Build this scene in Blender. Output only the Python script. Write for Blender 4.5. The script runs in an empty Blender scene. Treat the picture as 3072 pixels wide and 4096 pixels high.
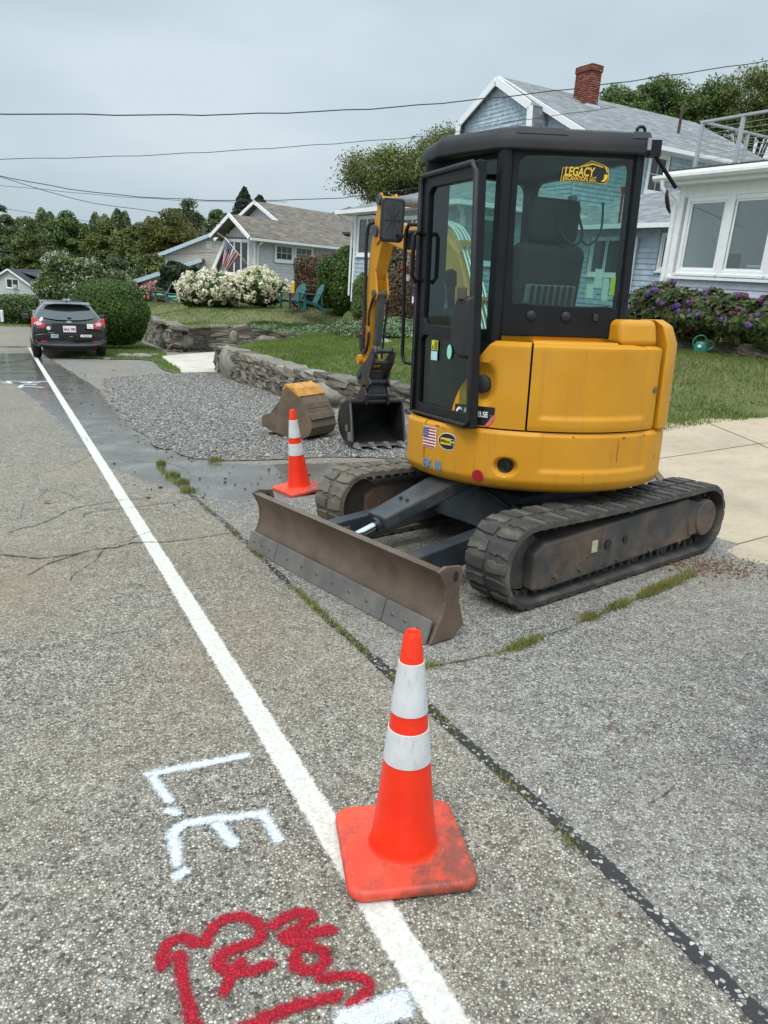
RED_STROKES = [[(-0.496, 1.421), (-0.501, 1.48), (-0.47, 1.507), (-0.432, 1.49)], [(-0.464, 1.451), (-0.427, 1.363), (-0.384, 1.28), (-0.359, 1.249)], [(-0.411, 1.494), (-0.394, 1.551), (-0.347, 1.577), (-0.295, 1.559), (-0.276, 1.51), (-0.322, 1.482), (-0.364, 1.455), (-0.354, 1.422), (-0.294, 1.414), (-0.24, 1.434)], [(-0.313, 1.438), (-0.325, 1.404), (-0.335, 1.36)], [(-0.25, 1.55), (-0.202, 1.592), (-0.153, 1.591), (-0.187, 1.545), (-0.221, 1.519), (-0.164, 1.53), (-0.104, 1.545)], [(-0.209, 1.507), (-0.148, 1.501), (-0.173, 1.478), (-0.178, 1.438), (-0.139, 1.42), (-0.105, 1.446), (-0.116, 1.48), (-0.155, 1.491)], [(-0.109, 1.403), (-0.045, 1.413), (0.001, 1.393), (-0.01, 1.361), (-0.037, 1.336)], [(-0.283, 1.259), (-0.233, 1.292), (-0.161, 1.328), (-0.073, 1.357)], [(-0.359, 1.249), (-0.283, 1.259)]]
WHITE_STROKES = [[(-0.763, 2.169), (-0.613, 2.228), (-0.459, 2.295)], [(-0.745, 2.149), (-0.699, 2.088), (-0.657, 2.035)], [(-0.643, 1.983), (-0.617, 1.976)], [(-0.553, 1.759), (-0.575, 1.817), (-0.6, 1.874), (-0.592, 1.909), (-0.568, 1.93), (-0.506, 1.949), (-0.425, 1.967), (-0.349, 1.989)], [(-0.477, 1.928), (-0.445, 1.89), (-0.414, 1.849)], [(-0.344, 1.975), (-0.311, 1.923), (-0.284, 1.871)], [(-0.54, 1.71), (-0.526, 1.73)]]
WHITE_BLOT = [[(-0.057, 1.291), (0.003, 1.318), (0.077, 1.351)], [(-0.026, 1.284), (0.084, 1.321)]]
FAR_STROKES = [[(-7.116, 13.803), (-6.973, 13.751)], [(-7.2, 14.087), (-6.961, 14.13), (-6.687, 14.142), (-6.51, 14.377)], [(-7.2, 14.087), (-6.973, 13.751)], [(-6.866, 13.953), (-6.655, 13.862), (-6.568, 14.016)], [(-6.755, 14.118), (-6.706, 13.844)], [(-6.487, 13.108), (-6.642, 13.527), (-6.509, 13.592), (-6.482, 13.68)], [(-6.499, 13.289), (-6.337, 13.305), (-6.162, 13.252)]]
CRACK_A = [(-2.554, 4.695), (-2.497, 4.859), (-2.46, 4.946), (-2.385, 5.099), (-2.392, 5.346), (-2.256, 5.564), (-2.006, 5.769), (-1.848, 5.851)]
CRACK_B = [(-2.464, 4.198), (-2.36, 4.315), (-2.101, 4.299), (-1.913, 4.349), (-1.838, 4.482), (-1.633, 4.647), (-1.445, 4.693), (-1.227, 4.819), (-1.093, 4.914)]
CRACK_C = [(-3.161, 6.486), (-3.05, 6.748), (-2.995, 7.361), (-2.895, 7.525), (-2.619, 7.612)]
CRACK_D = [(-3.161, 6.486), (-2.942, 6.161), (-2.794, 5.857), (-2.737, 5.501), (-2.641, 5.158)]
CRACK_E = [(-2.03, 4.0), (-2.003, 4.204), (-1.918, 4.361)]
WET = [(-9.064, 15.923), (-6.857, 13.64), (-5.337, 11.264), (-3.85, 8.895), (-3.088, 7.534), (-2.606, 6.87), (-2.211, 6.472), (-1.885, 6.213), (-1.588, 5.988), (-1.169, 5.828), (-0.882, 5.928), (-0.443, 6.198), (0.289, 6.565), (1.214, 7.094), (1.322, 7.793), (0.131, 7.642), (-0.633, 7.465), (-1.269, 7.288), (-1.833, 7.31), (-2.256, 7.735), (-2.613, 8.171), (-3.007, 8.896), (-3.858, 10.578), (-5.181, 13.362), (-7.137, 16.739), (-9.387, 20.594), (-12.821, 26.776), (-12.537, 25.197), (-10.76, 19.84)]
import bpy, bmesh, math, random
import numpy as np
from mathutils import Matrix, Vector
from mathutils.geometry import delaunay_2d_cdt

# ------------------------------------------------------------------ camera, sky, sun, exposure
SC = bpy.context.scene
COL = SC.collection
R = math.radians
rng = np.random.default_rng(7)
random.seed(7)
CAM_H = 1.541

def cam_basis(pitch, roll):
    p, r = R(pitch), R(roll)
    cp, sp, c, s = math.cos(p), math.sin(p), math.cos(r), math.sin(r)
    F = np.array([0, cp, -sp]); up = np.array([0, sp, cp]); rt = np.array([1., 0, 0])
    return np.stack([c * rt + s * up, -s * rt + c * up, F], 1)

M_TRUE = cam_basis(17.6, 4.2)          # camera against gravity
M_SLOPE = cam_basis(15.3, 1.92)        # camera against the sloping street
G3 = M_TRUE @ M_SLOPE.T                # street plane -> world
GT = np.array([0, 0, CAM_H]) - G3 @ np.array([0, 0, CAM_H])
GM = Matrix([list(G3[i]) + [GT[i]] for i in range(3)] + [[0, 0, 0, 1]])

cam_data = bpy.data.cameras.new('camera')
cam_data.sensor_fit = 'VERTICAL'; cam_data.sensor_height = 24.0
cam_data.lens = 2960.5 / 4096 * 24.0
cam_data.clip_start = 0.05; cam_data.clip_end = 3000
cam = bpy.data.objects.new('camera', cam_data); COL.objects.link(cam)
mc = Matrix([[M_TRUE[i, 0], M_TRUE[i, 1], -M_TRUE[i, 2], (0, 0, CAM_H)[i]] for i in range(3)] + [[0, 0, 0, 1]])
cam.matrix_world = mc
SC.camera = cam

SUN_EL, SUN_AZ = 58, 205               # high veiled sun, behind the viewer
world = bpy.data.worlds.new('World'); SC.world = world; world.use_nodes = True
wn = world.node_tree.nodes; wl = world.node_tree.links; wn.clear()
wo = wn.new('ShaderNodeOutputWorld'); wb = wn.new('ShaderNodeBackground')
sky = wn.new('ShaderNodeTexSky'); sky.sky_type = 'NISHITA'; sky.sun_disc = False
sky.sun_elevation = R(SUN_EL); sky.sun_rotation = R(SUN_AZ); sky.dust_density = 6; sky.air_density = 1.5
wtc = wn.new('ShaderNodeTexCoord'); wmap = wn.new('ShaderNodeMapping'); wmap.inputs['Scale'].default_value = (1.1, 1.1, 3.2)
wnoi = wn.new('ShaderNodeTexNoise'); wnoi.inputs['Scale'].default_value = 1.7; wnoi.inputs['Detail'].default_value = 4; wnoi.inputs['Roughness'].default_value = .5
wramp = wn.new('ShaderNodeValToRGB')
wramp.color_ramp.elements[0].position = .33; wramp.color_ramp.elements[0].color = (5.0, 6.25, 7.0, 1)
wramp.color_ramp.elements[1].position = .66; wramp.color_ramp.elements[1].color = (7.2, 8.35, 9.05, 1)
wmix = wn.new('ShaderNodeMix'); wmix.data_type = 'RGBA'; wmix.inputs['Factor'].default_value = .88
wsep = wn.new('ShaderNodeSeparateXYZ'); wz = wn.new('ShaderNodeMapRange')   # a cloud deck is brighter overhead
wz.inputs['From Min'].default_value = .3; wz.inputs['From Max'].default_value = 1; wz.inputs['To Min'].default_value = 1; wz.inputs['To Max'].default_value = 3.0
wmul = wn.new('ShaderNodeVectorMath'); wmul.operation = 'SCALE'
wl.new(wtc.outputs['Generated'], wmap.inputs['Vector']); wl.new(wmap.outputs[0], wnoi.inputs['Vector'])
wl.new(wnoi.outputs['Fac'], wramp.inputs['Fac']); wl.new(sky.outputs[0], wmix.inputs['A']); wl.new(wramp.outputs[0], wmix.inputs['B'])
wl.new(wtc.outputs['Generated'], wsep.inputs[0]); wl.new(wsep.outputs['Z'], wz.inputs['Value'])
wl.new(wmix.outputs['Result'], wmul.inputs[0]); wl.new(wz.outputs[0], wmul.inputs['Scale'])
wl.new(wmul.outputs[0], wb.inputs['Color']); wb.inputs['Strength'].default_value = .1
wl.new(wb.outputs[0], wo.inputs['Surface'])

sd = bpy.data.lights.new('sun', 'SUN'); sd.energy = 1.5; sd.angle = R(25); sd.color = (1, .97, .92)
sun = bpy.data.objects.new('sun', sd); COL.objects.link(sun)
sv = Vector((math.sin(R(SUN_AZ)) * math.cos(R(SUN_EL)), math.cos(R(SUN_AZ)) * math.cos(R(SUN_EL)), math.sin(R(SUN_EL))))
sun.rotation_euler = sv.to_track_quat('Z', 'Y').to_euler()
SC.view_settings.view_transform = 'Standard'; SC.view_settings.look = 'None'
SC.view_settings.exposure = 0.0; SC.view_settings.gamma = 1; SC.view_settings.use_curve_mapping = False
SC.cycles.use_denoising = True
SC.cycles.max_bounces = 8; SC.cycles.transparent_max_bounces = 24; SC.cycles.transmission_bounces = 6
SC.cycles.caustics_reflective = False; SC.cycles.caustics_refractive = False

# ------------------------------------------------------------------ material helpers
class NT:
    def __init__(s, name):
        s.m = bpy.data.materials.new(name); s.m.use_nodes = True
        s.t = s.m.node_tree; s.t.nodes.clear()
        s.out = s.t.nodes.new('ShaderNodeOutputMaterial'); s._tc = None
    def n(s, typ, ins=None, **kw):
        nd = s.t.nodes.new(typ)
        for k, v in kw.items(): setattr(nd, k, v)
        for k, v in (ins or {}).items():
            if isinstance(v, bpy.types.NodeSocket): s.t.links.new(v, nd.inputs[k])
            else: nd.inputs[k].default_value = v
        return nd
    @property
    def obj(s):
        if s._tc is None: s._tc = s.t.nodes.new('ShaderNodeTexCoord')
        return s._tc.outputs['Object']
    def noise(s, scale, detail=3, rough=.55, vec=None, dist=0.):
        return s.n('ShaderNodeTexNoise', {'Vector': vec or s.obj, 'Scale': scale, 'Detail': detail, 'Roughness': rough, 'Distortion': dist}).outputs['Fac']
    def vor(s, scale, feat='F1', vec=None, rnd=1.):
        return s.n('ShaderNodeTexVoronoi', {'Vector': vec or s.obj, 'Scale': scale, 'Randomness': rnd}, feature=feat)
    def ramp(s, fac, stops, interp='LINEAR'):
        r = s.n('ShaderNodeValToRGB', {'Fac': fac}); r.color_ramp.interpolation = interp
        e = r.color_ramp.elements
        while len(e) > 1: e.remove(e[-1])
        for i, (p, c) in enumerate(stops):
            x = e[0] if i == 0 else e.new(p)
            x.position = p; x.color = (c[0], c[1], c[2], 1) if not np.isscalar(c) else (c, c, c, 1)
        return r.outputs['Color']
    def mix(s, f, a, b, mode='MIX'):
        nd = s.n('ShaderNodeMix', data_type='RGBA', blend_type=mode)
        for k, v in (('Factor', f), ('A', a), ('B', b)):
            i = nd.inputs[k] if k == 'Factor' else [q for q in nd.inputs if q.name == k and q.type == 'RGBA'][0]
            if isinstance(v, bpy.types.NodeSocket): s.t.links.new(v, i)
            else: i.default_value = v if k == 'Factor' else ((v[0], v[1], v[2], 1) if not np.isscalar(v) else (v, v, v, 1))
        return [q for q in nd.outputs if q.type == 'RGBA'][0]
    def math(s, op, a, b=0., c=0., clamp=False):
        nd = s.n('ShaderNodeMath', operation=op, use_clamp=clamp)
        for i, v in enumerate((a, b, c)):
            if isinstance(v, bpy.types.NodeSocket): s.t.links.new(v, nd.inputs[i])
            else: nd.inputs[i].default_value = v
        return nd.outputs[0]
    def mrange(s, v, a, b, c=0., d=1.):
        return s.n('ShaderNodeMapRange', {'Value': v, 'From Min': a, 'From Max': b, 'To Min': c, 'To Max': d}).outputs[0]
    def attr(s, name):
        return s.n('ShaderNodeAttribute', attribute_name=name).outputs['Fac']
    def rand(s):
        return s.n('ShaderNodeObjectInfo').outputs['Random']
    def bump(s, h, strength=.5, dist=.01, normal=None):
        ins = {'Height': h, 'Strength': strength, 'Distance': dist}
        if normal is not None: ins['Normal'] = normal
        return s.n('ShaderNodeBump', ins).outputs[0]
    def mapped(s, scale=(1, 1, 1), rot=(0, 0, 0)):
        return s.n('ShaderNodeMapping', {'Vector': s.obj, 'Scale': scale, 'Rotation': rot}).outputs[0]
    def bsdf(s, col, rough=.5, **kw):
        ins = {'Base Color': col if isinstance(col, bpy.types.NodeSocket) else ((*col, 1) if len(col) == 3 else col), 'Roughness': rough}
        al = {'metal': 'Metallic', 'normal': 'Normal', 'coat': 'Coat Weight', 'alpha': 'Alpha', 'spec': 'Specular IOR Level', 'trans': 'Transmission Weight', 'coatr': 'Coat Roughness', 'sheen': 'Sheen Weight', 'sub': 'Subsurface Weight'}
        for k, v in kw.items(): ins[al[k]] = v
        b = s.n('ShaderNodeBsdfPrincipled', ins)
        s.t.links.new(b.outputs[0], s.out.inputs['Surface']); return b
    def surf(s, sock): s.t.links.new(sock, s.out.inputs['Surface'])

MATS = {}
def plain(name, col, rough=.5, var=.15, scale=8., bump=0., **kw):
    """A paint or plastic with a little uneven tone and relief."""
    t = NT(name); n1 = t.noise(scale, 4)
    c0 = tuple(max(0, x * (1 - var)) for x in col); c1 = tuple(min(1, x * (1 + var)) for x in col)
    c = t.ramp(n1, [(.3, c0), (.7, c1)])
    if bump: kw['normal'] = t.bump(t.noise(scale * 12, 3), bump, .004)
    t.bsdf(c, rough, **kw); MATS[name] = t.m; return t.m

# ------------------------------------------------------------------ mesh helpers
class MB:
    """Collects pieces of one mesh."""
    def __init__(s): s.v = []; s.f = []; s.mi = []; s.m = 0
    def add(s, verts, faces):
        o = len(s.v); s.v += [tuple(map(float, p)) for p in verts]
        s.f += [tuple(i + o for i in f) for f in faces]; s.mi += [s.m] * len(faces); return s
    def box(s, c, d, rz=0., rot=None):
        h = [x / 2 for x in d]
        m = rot if rot is not None else Matrix.Rotation(rz, 3, 'Z')
        vs = [m @ Vector((sx * h[0], sy * h[1], sz * h[2])) + Vector(c) for sz in (-1, 1) for sx, sy in ((-1, -1), (1, -1), (1, 1), (-1, 1))]
        return s.add(vs, [(3, 2, 1, 0), (4, 5, 6, 7), (0, 1, 5, 4), (1, 2, 6, 5), (2, 3, 7, 6), (3, 0, 4, 7)])
    def hull8(s, bot, top):
        n = len(bot)
        return s.add(list(bot) + list(top), [tuple(range(n))[::-1], tuple(range(n, 2 * n))] + [(i, (i + 1) % n, n + (i + 1) % n, n + i) for i in range(n)])
    def prism(s, poly, a0, a1, plane='xy'):
        """poly 2D extruded; plane names the axes of poly, the third is the extrusion."""
        def P(p, a):
            return {'xy': (p[0], p[1], a), 'xz': (p[0], a, p[1]), 'yz': (a, p[0], p[1])}[plane]
        ar = sum(poly[i][0] * poly[(i + 1) % len(poly)][1] - poly[(i + 1) % len(poly)][0] * poly[i][1] for i in range(len(poly)))
        if (ar < 0) != (plane == 'xz'): poly = poly[::-1]
        return s.hull8([P(p, a0) for p in poly], [P(p, a1) for p in poly])
    def tube(s, pts, r, n=8, caps=True):
        pts = [Vector(p) for p in pts]; rs = [r] * len(pts) if np.isscalar(r) else list(r)
        rings = []; ref = None
        for i, p in enumerate(pts):
            t = (pts[min(i + 1, len(pts) - 1)] - pts[max(i - 1, 0)]).normalized()
            if ref is None: ref = t.orthogonal().normalized()
            ref = (ref - t * ref.dot(t)).normalized(); b = t.cross(ref)
            rings.append([p + (ref * math.cos(a) + b * math.sin(a)) * rs[i] for a in [2 * math.pi * k / n for k in range(n)]])
        return s.loft(rings, caps)
    def loft(s, rings, caps=True, closed=True):
        n = len(rings[0]); vs = [p for r in rings for p in r]; fs = []
        for i in range(len(rings) - 1):
            for k in range(n if closed else n - 1):
                k2 = (k + 1) % n; fs.append((i * n + k, i * n + k2, (i + 1) * n + k2, (i + 1) * n + k))
        if caps: fs += [tuple(range(n))[::-1], tuple(range((len(rings) - 1) * n, len(rings) * n))]
        return s.add(vs, fs)
    def lathe(s, prof, n=24, c=(0, 0, 0), axis='z', caps=True):
        rings = []
        for r, h in prof:
            ring = []
            for k in range(n):
                a = 2 * math.pi * k / n; x, y = r * math.cos(a), r * math.sin(a)
                p = {'z': (x, y, h), 'y': (x, h, -y), 'x': (h, x, y)}[axis]
                ring.append((p[0] + c[0], p[1] + c[1], p[2] + c[2]))
            rings.append(ring)
        return s.loft(rings, caps)
    def grid(s, P):
        P = np.asarray(P, float); a, b = P.shape[:2]
        return s.add(P.reshape(-1, 3), [(i * b + j, i * b + j + 1, (i + 1) * b + j + 1, (i + 1) * b + j) for i in range(a - 1) for j in range(b - 1)])
    def xf(s, m):
        s.v = [tuple(m @ Vector(p)) for p in s.v]; return s
    def build(s, name, mat, parent=None, smooth=False, bevel=0., seg=2, auto=None, xf=None, recalc=True):
        if xf is not None: s.xf(xf)
        me = bpy.data.meshes.new(name); me.from_pydata(s.v, [], s.f)
        for m in (mat if isinstance(mat, (list, tuple)) else [mat]): me.materials.append(m)
        if any(s.mi): me.polygons.foreach_set('material_index', s.mi)
        if recalc:
            b = bmesh.new(); b.from_mesh(me); bmesh.ops.recalc_face_normals(b, faces=b.faces); b.to_mesh(me); b.free()
        if smooth or auto:
            me.polygons.foreach_set('use_smooth', [True] * len(me.polygons))
            if auto: me.set_sharp_from_angle(angle=R(auto))
        o = bpy.data.objects.new(name, me); COL.objects.link(o)
        if parent is not None: o.parent = parent
        if bevel:
            md = o.modifiers.new('bevel', 'BEVEL'); md.width = bevel; md.segments = seg; md.limit_method = 'ANGLE'; md.angle_limit = R(35); md.harden_normals = False
        return o

def tag(o, label=None, cat=None, group=None, kind=None):
    if label: o['label'] = label
    if cat: o['category'] = cat
    if group: o['group'] = group
    if kind: o['kind'] = kind
    return o
def empty(name, mat=None, **kw):
    o = bpy.data.objects.new(name, None); COL.objects.link(o); o.empty_display_size = .2
    if mat is not None: o.matrix_world = mat
    return tag(o, **kw)
def onst(x, y, z=0., rz=0.): return GM @ Matrix.Translation((x, y, z)) @ Matrix.Rotation(rz, 4, 'Z')
def dup(o, parent=None, name=None):
    c = o.copy(); COL.objects.link(c); c.parent = parent; return c
def dup_tree(o, parent=None):
    c = dup(o, parent)
    for ch in [q for q in bpy.data.objects if q.parent == o]: dup_tree(ch, c)
    return c
def add_attr(me, name, vals, dom='POINT'):
    a = me.attributes.new(name, 'FLOAT', dom); a.data.foreach_set('value', np.asarray(vals, np.float32))
def raw_mesh(name, V, F, mat, parent=None, smooth=False, attrs=None):
    """V (n,3), F (m,k) arrays -> object, fast."""
    V = np.asarray(V, np.float32); F = np.asarray(F, np.int32); k = F.shape[1]
    me = bpy.data.meshes.new(name); me.vertices.add(len(V)); me.vertices.foreach_set('co', V.ravel())
    me.loops.add(F.size); me.loops.foreach_set('vertex_index', F.ravel())
    me.polygons.add(len(F)); me.polygons.foreach_set('loop_start', np.arange(0, F.size, k, dtype=np.int32))
    try: me.polygons.foreach_set('loop_total', np.full(len(F), k, np.int32))
    except Exception: pass
    if smooth: me.polygons.foreach_set('use_smooth', np.ones(len(F), bool))
    for a, v in (attrs or {}).items(): add_attr(me, a, v)
    me.update(calc_edges=True); me.validate()
    me.materials.append(mat)
    o = bpy.data.objects.new(name, me); COL.objects.link(o)
    if parent is not None: o.parent = parent
    return o
def pip(P, poly):
    """points in polygon"""
    P = np.asarray(P); poly = np.asarray(poly, float); x, y = P[:, 0], P[:, 1]; ins = np.zeros(len(P), bool)
    j = len(poly) - 1
    for i in range(len(poly)):
        xi, yi = poly[i]; xj, yj = poly[j]
        c = ((yi > y) != (yj > y)) & (x < (xj - xi) * (y - yi) / (yj - yi + 1e-12) + xi); ins ^= c; j = i
    return ins
def sdist(P, poly, closed=True):
    """distance of points to a polyline"""
    P = np.asarray(P, float); poly = np.asarray(poly, float); d = np.full(len(P), 1e9)
    for i in range(len(poly) if closed else len(poly) - 1):
        a, b = poly[i], poly[(i + 1) % len(poly)]; ab = b - a
        t = np.clip(((P - a) @ ab) / (ab @ ab + 1e-12), 0, 1); d = np.minimum(d, np.linalg.norm(P - a - t[:, None] * ab, axis=1))
    return d
def smooth_poly(poly, step=.4, closed=True):
    """Catmull-Rom through the points."""
    p = [np.array(q, float) for q in poly]; n = len(p); out = []
    for i in range(n if closed else n - 1):
        g = lambda k: p[k % n] if closed else p[min(max(k, 0), n - 1)]
        a, b, c, d = g(i - 1), g(i), g(i + 1), g(i + 2); m = max(1, int(np.linalg.norm(c - b) / step))
        for t in np.arange(m) / m:
            out.append(.5 * (2 * b + (c - a) * t + (2 * a - 5 * b + 4 * c - d) * t * t + (3 * b - a - 3 * c + d) * t ** 3))
    if not closed: out.append(p[-1])
    return np.array(out)
def text_poly(txt, size, bold=0., shear=0.):
    cu = bpy.data.curves.new('t', 'FONT'); cu.body = txt; cu.size = size; cu.align_x = 'CENTER'; cu.align_y = 'CENTER'; cu.offset = bold; cu.shear = shear; cu.resolution_u = 4
    ob = bpy.data.objects.new('t', cu); COL.objects.link(ob)
    dg = bpy.context.evaluated_depsgraph_get(); dg.update(); me = bpy.data.meshes.new_from_object(ob.evaluated_get(dg))
    vs = np.array([v.co[:] for v in me.vertices]); fs = [tuple(p.vertices) for p in me.polygons]
    bpy.data.objects.remove(ob); bpy.data.curves.remove(cu); bpy.data.meshes.remove(me)
    return vs, fs
# ------------------------------------------------------------------ ground materials
def g2w(P):
    P = np.asarray(P, float)
    if P.shape[-1] == 2: P = np.concatenate([P, np.zeros(P.shape[:-1] + (1,))], -1)
    return P @ G3.T + GT
def plane_z(x, y):
    """height of the street plane under world (x, y)"""
    n = G3[:, 2]; return (n @ GT - n[0] * x - n[1] * y) / n[2]

def mat_asphalt():
    t = NT('asphalt_chip_seal')
    vec = t.n('ShaderNodeMapping', {'Vector': t.obj, 'Scale': (1, 1, 0)}).outputs[0]
    warp = t.n('ShaderNodeTexNoise', {'Vector': vec, 'Scale': 130., 'Detail': 3.}).outputs['Color']
    vec2 = t.n('ShaderNodeVectorMath', {0: vec, 1: t.n('ShaderNodeVectorMath', {0: warp, 'Scale': .006}, operation='SCALE').outputs[0]}, operation='ADD').outputs[0]
    v1 = t.vor(105, vec=vec2); e1 = t.vor(105, 'DISTANCE_TO_EDGE', vec=vec2)
    v2 = t.vor(230, vec=vec2)
    sep = t.n('ShaderNodeSeparateColor', {'Color': v1.outputs['Color']})
    chip = t.ramp(sep.outputs[0], [(0, (.035, .04, .045)), (.15, (.08, .085, .09)), (.27, (.27, .255, .215)), (.5, (.45, .42, .35)), (.8, (.60, .565, .48)), (.95, (.66, .63, .55)), (1, (.52, .36, .25))])
    fine = t.ramp(t.n('ShaderNodeSeparateColor', {'Color': v2.outputs['Color']}).outputs[1], [(0, (.06, .06, .06)), (.5, (.30, .28, .24)), (1, (.66, .61, .53))])
    c = t.mix(t.mrange(sep.outputs[1], .42, .50), chip, fine)
    gap = t.math('MULTIPLY', t.mrange(e1.outputs['Distance'], .02, .13), t.mrange(v1.outputs['Distance'], .62, .40))
    c = t.mix(t.mrange(gap, 0, 1, t.mrange(t.noise(14, 3), .35, .65, .12, .6), 1), (.05, .046, .040), c)
    big = t.noise(.55, 4, .6); mid = t.noise(3.2, 5, .7)
    c = t.mix(t.mrange(big, .35, .7, 0, .38), c, (.40, .32, .22))
    c = t.mix(t.mrange(mid, .5, .75, 0, .28), c, (.13, .12, .108))
    c = t.mix(t.mrange(t.attr('dirt'), 0, 1, 0, .55), c, (.29, .205, .12))
    ap = t.attr('apron')
    c = t.mix(t.math('MULTIPLY', ap, .5), c, t.n('ShaderNodeHueSaturation', {'Saturation': .35, 'Value': .95, 'Color': c}).outputs[0])
    oil = t.math('MULTIPLY', t.attr('stain'), t.mrange(t.noise(9, 4, .7), .35, .6))
    c = t.mix(t.math('MULTIPLY', oil, .55), c, (.06, .05, .052))
    wet = t.mrange(t.math('ADD', t.attr('wet'), t.math('MULTIPLY', t.math('SUBTRACT', t.noise(5, 5, .65), .5), .55)), .42, .58)
    c = t.mix(wet, c, t.mix(1., c, (.46, .45, .44), 'MULTIPLY'))
    c = t.mix(t.math('MULTIPLY', wet, .35), c, (.085, .078, .072))
    puddle = t.math('MULTIPLY', wet, t.mrange(t.noise(2.2, 3, .6), .42, .62))
    rough = t.mrange(wet, 0, 1, .9, .13)
    rough = t.mrange(puddle, 0, 1, rough, .05)
    hgt = t.math('ADD', t.math('MULTIPLY', gap, .7), t.math('MULTIPLY', t.math('MULTIPLY', sep.outputs[2], gap), .6))
    nb = t.n('ShaderNodeBump', {'Height': hgt, 'Strength': t.mrange(puddle, 0, 1, t.mrange(wet, 0, 1, .75, .14), .03), 'Distance': .006}).outputs[0]
    nb = t.n('ShaderNodeBump', {'Height': t.noise(2.5, 3), 'Strength': t.mrange(wet, 0, 1, .25, .08), 'Distance': .02, 'Normal': nb}).outputs[0]
    t.bsdf(c, rough, normal=nb, spec=t.mrange(wet, 0, 1, .25, .9)); return t.m

def mat_paint(name, col, cover=.5, hard=.1, vs=105, edge=.35, gapd=.55, relief=.6):
    """Sprayed or rolled paint lying on the chips: worn where the stones stand proud and thin at its edge."""
    t = NT(name); vec = t.n('ShaderNodeMapping', {'Vector': t.obj, 'Scale': (1, 1, 0)}).outputs[0]
    v = t.vor(vs, vec=vec); e = t.vor(vs, 'DISTANCE_TO_EDGE', vec=vec)
    s = t.n('ShaderNodeSeparateColor', {'Color': v.outputs['Color']})
    lvl = t.math('ADD', t.mrange(t.attr('edge'), 0, edge, -.75, .62), t.math('MULTIPLY', t.math('SUBTRACT', t.noise(45, 4, .7, vec=vec), .5), .9))
    lvl = t.math('ADD', lvl, t.math('MULTIPLY', t.math('SUBTRACT', s.outputs[0], .5), .3))
    lvl = t.math('ADD', lvl, t.math('MULTIPLY', t.math('SUBTRACT', t.noise(6, 3, vec=vec), .5), .5))
    a = t.mrange(lvl, -cover * .5 - hard, -cover * .5 + hard)
    gap = t.mrange(e.outputs['Distance'], .02, .10)
    c = t.mix(t.mrange(gap, 0, 1, gapd, 0), t.ramp(s.outputs[1], [(0, tuple(x * .72 for x in col)), (1, col)]), tuple(x * .25 for x in col))
    b = t.bsdf(c, .75, normal=t.bump(gap, relief, .005), alpha=a, spec=.25); return t.m

def mat_gravel():
    t = NT('gravel_stone'); r = t.attr('tint')
    c = t.ramp(r, [(0, (.09, .095, .105)), (.3, (.21, .21, .205)), (.55, (.34, .32, .285)), (.8, (.48, .45, .40)), (1, (.40, .32, .23))])
    c = t.mix(.35, c, t.ramp(t.noise(120, 3), [(.3, .1), (.7, .6)]), 'OVERLAY')
    t.bsdf(c, .8, spec=.3); return t.m
def mat_gravel_bed():
    t = NT('gravel_bed'); v = t.vor(48); e = t.vor(48, 'DISTANCE_TO_EDGE')
    s = t.n('ShaderNodeSeparateColor', {'Color': v.outputs['Color']})
    c = t.ramp(s.outputs[0], [(0, (.06, .07, .08)), (.4, (.2, .2, .2)), (.8, (.36, .34, .31)), (1, (.3, .24, .18))])
    c = t.mix(t.mrange(e.outputs['Distance'], 0, .12), (.04, .04, .04), c)
    t.bsdf(c, .85, normal=t.bump(e.outputs['Distance'], .9, .02)); return t.m
def mat_concrete(name, col):
    t = NT(name); c = t.ramp(t.noise(1.4, 6, .65), [(.25, tuple(x * .72 for x in col)), (.55, col), (.8, tuple(min(1, x * 1.12) for x in col))])
    c = t.mix(t.mrange(t.noise(26, 4, .7), .52, .68, 0, .35), c, tuple(x * .55 for x in col))
    c = t.mix(t.mrange(t.noise(5, 5, .7), .55, .7, 0, .4), c, (.30, .20, .12))
    t.bsdf(c, .85, normal=t.bump(t.noise(140, 3), .25, .003)); return t.m
def mat_soil(name, c0, c1, sc=1.2):
    t = NT(name); c = t.ramp(t.noise(sc, 6, .65), [(.3, c0), (.7, c1)])
    c = t.mix(t.mrange(t.noise(sc * 18, 3), .4, .7, 0, .5), c, tuple(x * .5 for x in c0))
    t.bsdf(c, .95, normal=t.bump(t.noise(60, 3), .6, .02)); return t.m
def mat_leaf(name, stops, rough=.5, trans=.25, patch=1.5, warm=None, w=.3):
    """Leaf or grass blade: tone by blade, drift by place, some light through it."""
    t = NT(name); c = t.ramp(t.attr('tint'), stops)
    c = t.mix(t.mrange(t.noise(patch, 3), .35, .7, 0, .45), c, tuple(x * .6 for x in stops[0][1]))
    if warm is not None: c = t.mix(t.mrange(t.noise(patch * .7, 4, .6), .5, .7, 0, w), c, warm)
    d = t.n('ShaderNodeBsdfPrincipled', {'Base Color': c, 'Roughness': rough, 'Specular IOR Level': .3})
    tr = t.n('ShaderNodeBsdfTranslucent', {'Color': c})
    mx = t.n('ShaderNodeMixShader', {'Fac': trans}); t.t.links.new(d.outputs[0], mx.inputs[1]); t.t.links.new(tr.outputs[0], mx.inputs[2])
    t.surf(mx.outputs[0]); return t.m

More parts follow.
